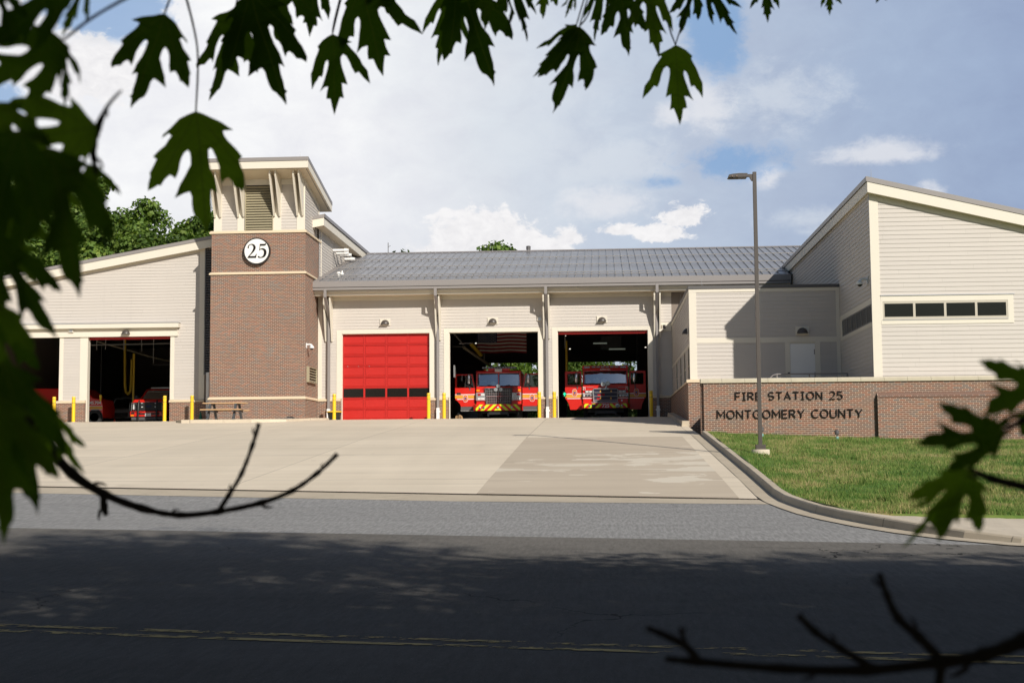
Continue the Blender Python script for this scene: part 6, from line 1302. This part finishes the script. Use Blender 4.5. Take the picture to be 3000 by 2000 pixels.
for i,(x,y) in enumerate(((-16,-1.5),(-8,-.5),(-.5,-1.2),(7,-.2),(14.5,-.5),(22,-.8),(29.5,-1.0))):  # unseen overhanging trees added to cut sky light on the road
    t=thing('tree',(x+.5,y-2.6,gz(y)-.2),'broad low tree added unseen to block sky light over the road, '+['first','second','third','fourth','fifth','sixth','seventh'][i]+' from left','tree','added trees blocking sky light over the road')
    c=bpy.data.objects.new('crown',me); C.objects.link(c); c.parent=t; c.location=(-.5,(2.6 if abs(x-3)>8 else -.4),(5.4 if abs(x-3)>8 else 6.0)); c.rotation_euler=(0,0,i*1.1)
    c=bpy.data.objects.new('added_low_crown',me); C.objects.link(c); c.parent=t; c.location=(.5,(1.6-(y-2.6)),5.2-(gz(y)-.2)); c.scale=(1,.85,.40); c.rotation_euler=(0,0,i*2.3)  # extra flattened crown added to screen the road from the sky
    trunk_mesh(12,8.0,bl,.22,i).build('trunk',M['bark'],t,world=False,smooth=True)
me,bl=crown_mesh('added_dark_crown_leaves',35,5.6,6.4,34,15000,.36,M['darkened_leaf'])
for i in range(9):  # unseen dense rows added behind the camera to dim ambient light
    x=-24+i*8.5; y=-19-(i%2)*3; t=thing('tree',(x,y,gz(y)-.2),'dark tree added unseen far behind the viewer to dim the road, '+['first','second','third','fourth','fifth','sixth','seventh','eighth','ninth'][i]+' from left','tree','added trees behind the viewer dimming the road')
    c=bpy.data.objects.new('crown',me); C.objects.link(c); c.parent=t; c.location=(0,0,9.0); c.rotation_euler=(0,0,i*1.7)
    trunk_mesh(14,9.0,bl,.26,i).build('trunk',M['bark'],t,world=False,smooth=True)
# ---------------------------------------------------------------- near maple foliage
OUT=[[(720,105),(800,128),(880,165),(960,200),(1020,230),(1100,285),(1160,320),(1100,325),(1035,335),(1050,390),(1090,450),(1180,540),(1245,625),(1205,670),(1235,760),(1270,850),(1285,950),(1290,1010),(1260,1085),(1205,1020),(1150,1000),(1120,930),(1080,890),(1040,910),(1005,965),(985,880),(980,760),(940,640),(905,565),(880,540),(855,570),(860,680),(880,800),(930,920),(945,1010),(960,1100),(925,1070),(885,1055),(878,1180),(885,1300),(875,1400),(900,1440),(865,1470),(850,1568),(830,1640),(800,1540),(745,1440),(690,1400),(665,1330),(655,1240),(655,1150),(630,1085),(560,1100),(435,1150),(470,1070),(500,980),(560,880),(600,800),(635,740),(635,660),(630,600),(605,555),(560,590),(530,640),(515,680),(500,740),(490,800),(470,850),(445,900),(415,870),(380,855),(320,910),(295,950),(275,985),(240,980),(200,1010),(120,1050),(130,960),(155,870),(145,840),(200,740),(235,670),(190,640),(250,580),(340,510),(380,450),(420,400),(390,370),(300,425),(320,380),(420,300),(520,200),(620,150)],
[(1905,345),(1980,370),(2055,400),(2015,410),(2045,445),(2080,480),(2105,515),(2120,550),(2165,600),(2180,650),(2195,705),(2140,660),(2095,610),(2070,625),(2045,580),(2035,550),(2010,505),(1985,490),(1968,510),(1970,545),(1980,590),(2000,650),(2020,715),(1980,705),(1985,760),(2000,825),(1970,815),(1962,845),(1950,900),(1938,965),(1915,900),(1900,835),(1870,835),(1872,790),(1880,740),(1850,745),(1815,780),(1828,740),(1840,695),(1850,650),(1862,600),(1868,560),(1862,530),(1845,545),(1835,580),(1830,625),(1822,660),(1800,650),(1785,680),(1770,700),(1745,755),(1738,690),(1735,640),(1750,600),(1760,560),(1770,530),(1785,495),(1800,460),(1790,440),(1830,395),(1870,365)]]
from mathutils.geometry import tessellate_polygon
def leafmesh(pts,stem,tip,name,curl):
    s=Vector(stem); a=Vector(tip)-s; L_=a.length; a/=L_; lat=Vector((a.y,-a.x)); q=[((Vector(p)-s).dot(lat)/L_,(Vector(p)-s).dot(a)/L_) for p in pts]
    # densify + triangulate via grid-less tessellation
    tri=tessellate_polygon([[Vector((u,v,0)) for u,v in q]])
    import bmesh
    bm=bmesh.new(); vs=[bm.verts.new((u,v,0)) for u,v in q]
    for t_ in tri:
        try: bm.faces.new([vs[i] for i in t_])
        except Exception: pass
    bmesh.ops.subdivide_edges(bm,edges=bm.edges[:],cuts=1,use_grid_fill=False); bmesh.ops.triangulate(bm,faces=bm.faces[:])
    for v in bm.verts:
        u,w_=v.co.x,v.co.y; v.co.z=curl*(abs(u)**1.4)*.55+.06*math.sin(w_*4)+.035*math.sin(u*14+w_*9)
    me=bpy.data.meshes.new(name); bm.to_mesh(me); bm.free(); me.materials.append(M['maple']); me.polygons.foreach_set('use_smooth',[True]*len(me.polygons)); return me
LM=[leafmesh(OUT[0],(720,105),(830,1640),'maple_leaf',.5),leafmesh(OUT[1],(1905,345),(1938,965),'maple_leaf',.5)]
LEAVES=[((-0.4228, 1.3926, 0.3632),(-0.4236, 1.4401, 0.2391),(0.9308, 0.3432, 0.1254),0),
((0.1134, 2.0075, 0.606),(0.1214, 2.0673, 0.4983),(0.9971, -0.0672, 0.0361),1),
((-0.3741, 1.8727, 0.5942),(-0.3802, 1.9226, 0.4895),(0.9356, 0.3367, 0.1063),1),
((-0.4204, 1.6023, 0.5642),(-0.3942, 1.6788, 0.4412),(0.9325, -0.0312, 0.179),0),
((-0.452, 1.6493, 0.5617),(-0.4983, 1.7011, 0.4548),(0.6388, 0.5608, -0.0051),0),
((-0.3283, 1.8601, 0.6575),(-0.31, 1.9205, 0.5441),(1.2374, -0.0705, 0.1621),1),
((-0.4183, 1.7419, 0.6329),(-0.4203, 1.7722, 0.5409),(1.1986, 0.4852, 0.1343),0),
((-0.3999, 1.8919, 0.6807),(-0.4167, 1.9144, 0.6034),(1.1625, -0.0978, -0.281),1),
((-0.1972, 1.8747, 0.6684),(-0.1508, 1.9527, 0.5339),(0.7908, 0.1921, 0.3843),0),
((-0.2072, 1.9226, 0.6806),(-0.2393, 1.9845, 0.5751),(0.7094, -0.0411, -0.2398),1),
((-0.1224, 1.8338, 0.6516),(-0.0989, 1.8908, 0.5794),(0.4928, 0.3001, 0.3964),1),
((-0.1417, 1.7821, 0.6433),(-0.1533, 1.8054, 0.5718),(1.0839, 0.1337, -0.1317),0),
((-0.0256, 1.8106, 0.5754),(-0.0642, 1.8707, 0.4704),(0.7339, 0.4281, -0.0248),0),
((-0.0295, 1.8285, 0.585),(-0.0928, 1.8759, 0.5241),(0.4247, 0.1958, -0.2895),1),
((0.0312, 1.9377, 0.6685),(0.0441, 1.9858, 0.5829),(0.8775, 0.0863, 0.1804),0),
((0.009, 1.9817, 0.6947),(-0.0074, 2.0276, 0.6191),(0.6109, -0.2173, -0.2638),1),
((0.0706, 1.886, 0.6617),(0.0862, 1.9472, 0.5674),(0.7844, -0.1545, 0.03),1),
((0.1388, 1.9787, 0.6896),(0.1211, 2.0224, 0.6244),(0.7607, 0.244, -0.0425),0),
((0.1567, 1.9303, 0.6721),(0.2006, 1.9692, 0.6056),(0.6185, -0.3815, 0.1856),1),
((0.2563, 2.0632, 0.7194),(0.2612, 2.1022, 0.6641),(0.8931, -0.111, 0.0003),1),
((0.3639, 2.1486, 0.7357),(0.3697, 2.1812, 0.6986),(0.887, -0.1525, 0.0066),1),
((0.4519, 2.1324, 0.7339),(0.439, 2.1643, 0.711),(0.7782, -0.0093, -0.4521),0),
((-0.0321, 1.7953, 0.6212),(-0.0456, 1.8262, 0.5909),(0.559, 0.2159, -0.0289),1),
((-0.0727, 1.8823, 0.6722),(-0.0797, 1.9206, 0.6209),(0.8804, 0.1858, 0.0191),0),
((-0.3008, 1.8567, 0.6799),(-0.293, 1.8999, 0.6204),(1.024, 0.2497, 0.3147),0),
((-0.4164, 1.2667, 0.4267),(-0.4596, 1.2993, 0.3421),(0.8325, 0.5034, -0.2314),0),
((-0.3437, 0.8439, 0.2687),(-0.4031, 0.8496, 0.2377),(0.4794, 0.5594, -0.8169),0),
((-0.3519, 0.8614, 0.2738),(-0.3536, 0.8737, 0.2291),(0.3121, 0.3796, 0.0923),1),
((-0.3194, 0.7902, 0.289),(-0.375, 0.8027, 0.2479),(0.5481, 0.288, -0.6532),1),
((-0.3444, 0.8811, 0.3243),(-0.3705, 0.9055, 0.2883),(0.4002, 0.2836, -0.0971),1),
((-0.3394, 0.7327, 0.2654),(-0.3292, 0.7472, 0.2362),(0.7096, 0.3565, 0.4235),0),
((-0.3108, 0.8193, 0.2053),(-0.3831, 0.8138, 0.1932),(0.1434, 0.3037, -0.9948),0),
((-0.3342, 0.8681, 0.193),(-0.3353, 0.8961, 0.1594),(0.6364, 0.3824, 0.298),1),
((-0.3011, 0.7213, 0.1704),(-0.296, 0.7594, 0.0902),(0.7106, 0.4021, 0.2362),0),
((-0.2939, 0.6694, 0.1672),(-0.3206, 0.6922, 0.1045),(0.9284, 0.1226, -0.3506),0),
((-0.3675, 0.7928, 0.2153),(-0.344, 0.8151, 0.1648),(0.8307, 0.25, 0.4975),0),
((-0.3532, 0.8051, 0.1926),(-0.3511, 0.8182, 0.1315),(1.0115, 0.4138, 0.1253),0),
((-0.3756, 0.9065, 0.1927),(-0.3641, 0.9189, 0.1519),(0.6511, 0.3607, 0.2933),1),
((-0.3517, 0.763, 0.129),(-0.3261, 0.8034, 0.0708),(0.5021, 0.2684, 0.4073),0),
((-0.3499, 0.7354, 0.0959),(-0.3313, 0.7494, 0.0319),(0.8673, 0.3692, 0.3338),0),
((-0.3941, 0.8488, 0.1635),(-0.3753, 0.887, 0.1149),(0.763, 0.1851, 0.44),0),
((-0.3272, 0.7281, 0.0534),(-0.316, 0.756, -0.032),(0.5627, 0.4, 0.2044),0),
((-0.3472, 0.8297, 0.033),(-0.3295, 0.8589, -0.0106),(0.5468, 0.0859, 0.2793),0),
((-0.3105, 0.6818, 0.0343),(-0.3116, 0.7027, -0.0447),(0.6569, 0.4436, 0.1078),0),
((-0.3947, 0.8592, 0.0918),(-0.3819, 0.8692, 0.0325),(0.9771, 0.4187, 0.2826),0),
((0.2, 0.7745, -0.0084),(0.1868, 0.7969, -0.0504),(1.0457, -0.1981, -0.4355),0),
((0.2054, 0.7938, -0.0073),(0.1717, 0.8204, -0.0561),(0.4266, 0.0974, -0.2419),1),
((0.2052, 0.7213, 0.0098),(0.1649, 0.7521, 0.0051),(0.1763, 0.0905, -0.9291),0),
((0.2388, 0.7626, 0.0379),(0.2133, 0.7915, 0.0214),(0.6875, -0.1495, -1.3248),0),
((0.2043, 0.7735, 0.005),(0.2302, 0.7657, 0.0251),(-0.2609, 0.1561, 0.397),1)]
TWIGS={'lmain':([(-0.5601, 1.0543, 0.1219), (-0.5201, 1.0777, 0.0905), (-0.4968, 1.0903, 0.0674), (-0.4776, 1.1001, 0.0411), (-0.4607, 1.1079, 0.0159), (-0.4399, 1.1164, -0.0112), (-0.4152, 1.1255, -0.0287), (-0.3868, 1.1352, -0.0408), (-0.3581, 1.1443, -0.047), (-0.3272, 1.1537, -0.0447), (-0.2924, 1.1632, -0.0377), (-0.2674, 1.1695, -0.0279), (-0.2463, 1.1744, -0.0129), (-0.2295, 1.1778, 0.0034)],[0.0065, 0.006, 0.0055, 0.005, 0.0045, 0.004, 0.0034, 0.003, 0.0025, 0.0024, 0.0022, 0.002, 0.0018, 0.0018],'L'),
'lside':([(-0.3267, 1.1538, -0.0444), (-0.3187, 1.1565, -0.031), (-0.3085, 1.1596, -0.0126), (-0.2999, 1.1619, 0.0114), (-0.2947, 1.1629, 0.0301)],[0.0022, 0.0019, 0.0017, 0.0017, 0.0018],'L'),
'lbud':([(-0.4168, 1.1249, -0.0296), (-0.4153, 1.1252, -0.038), (-0.4135, 1.1255, -0.0465)],[0.0018, 0.0035, 0.002],'L'),
'lpet1':([(-0.4228, 1.3926, 0.3632), (-0.4173, 1.3794, 0.4162), (-0.4197, 1.3682, 0.4491), (-0.4276, 1.3514, 0.4907)],[0.001, 0.0011, 0.0012, 0.0014],'L'),
'lpet2':([(-0.3509, 0.8617, 0.2743), (-0.333, 0.8639, 0.2892), (-0.311, 0.8673, 0.3033), (-0.2871, 0.8708, 0.3165)],[0.001, 0.0011, 0.0012, 0.0014],'L'),
'lpet3':([(-0.4224, 1.2848, 0.4328), (-0.4155, 1.2816, 0.4486), (-0.4077, 1.2774, 0.4673)],[0.001, 0.001, 0.001],'L'),
'lhang':([(-0.3023, 0.8371, 0.2329), (-0.3108, 0.8367, 0.2231), (-0.3176, 0.8377, 0.2092), (-0.3211, 0.8392, 0.1976), (-0.3201, 0.8434, 0.1808)],[0.0008, 0.0012, 0.0028, 0.003, 0.001],'L'),
'lpet4':([(0.1134, 2.0075, 0.606), (0.1014, 1.9974, 0.6404), (0.0941, 1.979, 0.6963)],[0.001, 0.0011, 0.0012],'L'),
'lpet5':([(-0.3741, 1.8727, 0.5942), (-0.3703, 1.8677, 0.6122), (-0.353, 1.8527, 0.6654)],[0.001, 0.0011, 0.0012],'L'),
'lpet6':([(-0.0256, 1.8106, 0.5754), (-0.0129, 1.8056, 0.5913), (0.0036, 1.7915, 0.6328)],[0.001, 0.0011, 0.0012],'L'),
'rmain':([(0.2628, 0.6998, -0.0611), (0.2323, 0.7086, -0.0803), (0.2087, 0.7143, -0.0934), (0.189, 0.7187, -0.1015), (0.17, 0.7228, -0.1054), (0.1327, 0.7298, -0.1108), (0.0909, 0.7361, -0.111), (0.0482, 0.7406, -0.1083), (0.0307, 0.7417, -0.1069)],[0.0045, 0.0042, 0.0038, 0.0034, 0.003, 0.0025, 0.0023, 0.002, 0.0016],'R'),
'ra':([(0.0482, 0.7407, -0.1074), (0.0421, 0.742, -0.1007), (0.0335, 0.7431, -0.096), (0.0213, 0.7442, -0.091)],[0.0021, 0.0021, 0.002, 0.0014],'R'),
'ra2':([(0.0421, 0.7421, -0.0998), (0.0403, 0.7429, -0.0949), (0.0393, 0.7435, -0.0905)],[0.0014, 0.0012, 0.001],'R'),
'rb':([(0.1368, 0.7292, -0.1095), (0.1208, 0.7334, -0.1002), (0.1087, 0.7364, -0.0921), (0.1005, 0.7385, -0.0837)],[0.002, 0.0019, 0.0018, 0.0018],'R'),
'rc':([(0.1701, 0.7229, -0.1047), (0.1596, 0.7269, -0.0934), (0.1503, 0.7299, -0.0844), (0.1452, 0.7322, -0.0728), (0.142, 0.7338, -0.0618)],[0.0026, 0.0024, 0.0022, 0.0018, 0.0017],'R'),
'rd':([(0.17, 0.7228, -0.1059), (0.1682, 0.7219, -0.1143), (0.1663, 0.7204, -0.1259)],[0.0026, 0.0024, 0.002],'R'),
'rtwig':([(0.2747, 0.7507, -0.0317), (0.2466, 0.7607, -0.0228), (0.2271, 0.7669, -0.0183), (0.2105, 0.7717, -0.0137), (0.2004, 0.7745, -0.0084)],[0.003, 0.0028, 0.0024, 0.0024, 0.001],'R'),
'rtwig2':([(0.277, 0.7501, 0.0259), (0.2483, 0.7601, 0.0247), (0.2284, 0.7665, 0.0177), (0.2146, 0.7706, 0.0096)],[0.003, 0.0025, 0.0018, 0.0008],'R'),
'over':([(-0.9585, 1.6198, 0.51), (-0.8225, 1.6486, 0.639), (-0.5667, 1.7461, 0.6577), (-0.2559, 1.811, 0.6763), (0.0689, 1.8306, 0.6684), (0.4038, 1.7983, 0.6367)],[0.02, 0.014, 0.011, 0.009, 0.006, 0.003],'L')}

MT={}
MT['L']=thing('maple_tree',(-2.3,-1.3,gz(-1.3)),'dark maple hanging over the viewer, its leaves and twigs framing the top and left','maple tree')
MT['R']=thing('maple_tree',(2.6,-.9,gz(-.9)),'dark maple reaching in from the right with blurred twigs low in front of road','maple tree')
for k,base,tops in (('L',(-2.3,-1.3),[(-2.25,-1.3,.2),(-2.2,-1.2,1.6),(-2.0,-1.2,4.2)]),('R',(2.6,-.9),[(2.6,-.9,.2),(2.55,-.9,1.6),(2.8,-1.3,4.0)])):
    m=MB(); m.tube([(base[0],base[1],gz(base[1])-.3)]+tops,[.14,.11,.09,.04],12); m.build('trunk',M['bark'],MT[k],smooth=True)
link={'over':[(-2.22,-1.25,.9),(-1.8,0,.75),(-1.3,1.0,.6)],'lmain':[(-2.25,-1.3,0),(-1.5,-.3,.22),(-.95,.7,.28)],'rmain':[(2.6,-.9,-.5),(1.6,-.2,-.3),(.9,.4,-.15)],'rtwig':[(2.58,-.9,.1),(1.5,-.1,.05)],'rtwig2':[(2.58,-.9,.3),(1.4,0,.12)]}
for name,(pts,rad,k) in TWIGS.items():
    P_=[Vector(p) for p in pts]; R_=list(rad)
    if name in link:
        pre=[Vector(p) for p in link[name]]+[P_[0]]; m=MB(); m.tube(pre,[R_[0]*(2.6-1.6*i/(len(pre)-1)) for i in range(len(pre))],8); m.build('limb',M['twig'],MT[k],smooth=True)
    # smooth + knobbly
    Q=[];S_=[]
    for i in range(len(P_)-1):
        a=P_[max(i-1,0)];b=P_[i];c=P_[i+1];d=P_[min(i+2,len(P_)-1)]
        for s in range(5):
            t_=s/5; Q.append(.5*((2*b)+(-a+c)*t_+(2*a-5*b+4*c-d)*t_*t_+(-a+3*b-3*c+d)*t_**3)); S_.append((R_[i]*(1-t_)+R_[i+1]*t_)*(1.0+.10*math.sin(i*3.1+s*2.3)*math.sin(s*5+i)+(.28 if s==0 and name in('lmain','rmain','rc','rb','lside') else 0)+.06*math.sin(i*7+s*3)))
    if 'pet' not in name and name!='over':
        bd=MB(); ub=random.Random(len(name)*7)
        for q_ in range(6,len(Q)-1,11):
            d_=(Q[q_+1]-Q[q_]).normalized(); sd=d_.cross(Vector((0,1,0))).normalized()*(1 if ub.random()>.5 else -1); r_=S_[q_]
            b0_=Q[q_]+sd*r_*.5; bd.tube([b0_,b0_+sd*r_*.9+d_*r_*.6,b0_+sd*r_*1.5+d_*r_*2.0,b0_+sd*r_*1.6+d_*r_*3.2],[r_*.4,r_*.48,r_*.34,r_*.08],6)
        bd.each('bud',M['twig'],MT[k],smooth=True) if bd.f else None
    Q.append(P_[-1]); S_.append(R_[-1]*1.15); m=MB(); m.tube(Q,S_,8); m.build('petiole' if 'pet' in name else 'twig' if name not in('lmain','rmain','over') else 'branch',M['twig'],MT[k],smooth=True)
for i,(s,t_,lat,v) in enumerate(LEAVES):
    s=Vector(s);t_=Vector(t_);lat=Vector(lat); ax=t_-s; L_=ax.length; ax.normalize(); wk=lat.length; ln=lat.normalized(); ln=(ln-ax*ln.dot(ax)).normalized(); nn_=ln.cross(ax)
    if nn_.y>0: nn_=-nn_
    k='R' if (s.x>.14 and s.z<.15) else 'L'; par=MT[k]; off=abs_loc(par)
    o=bpy.data.objects.new('leaf',LM[v]); C.objects.link(o); o.parent=par
    flip=-1 if i%3==1 else 1
    o.matrix_basis=Matrix(((ln.x*wk*L_*flip,ax.x*L_,nn_.x*L_,s.x-off.x),(ln.y*wk*L_*flip,ax.y*L_,nn_.y*L_,s.y-off.y),(ln.z*wk*L_*flip,ax.z*L_,nn_.z*L_,s.z-off.z),(0,0,0,1)))
# petioles linking leaves up to the overhead branch
for i,(s,t_,lat,v) in enumerate(LEAVES):
    s=Vector(s)
    if s.z>.50 and i not in(0,):
        m=MB(); b=Vector((s.x+.02,s.y-.02,s.z+.06)); e_=Vector((s.x*1.0,1.75+.04*abs(s.x),.67)) if s.y>1.5 else Vector((s.x*1.1,s.y-.05,s.z+.12)); m.tube([s,b,b.lerp(e_,.5),e_],[.001,.0011,.0013,.0015],5); m.build('petiole',M['twig'],MT['L'])
# overhead crown of the two maples (above and behind the viewer)
me,bl=crown_mesh('maple_crown_leaves',41,2.6,1.6,18,9000,.13,M['leaf'])
for k,(x,y,z) in (('L',(-2.0,-1.9,3.6)),('R',(3.1,-2.0,3.4))):
    c=bpy.data.objects.new('crown',me); C.objects.link(c); c.parent=MT[k]; c.location=Vector((x,y,z))-abs_loc(MT[k])
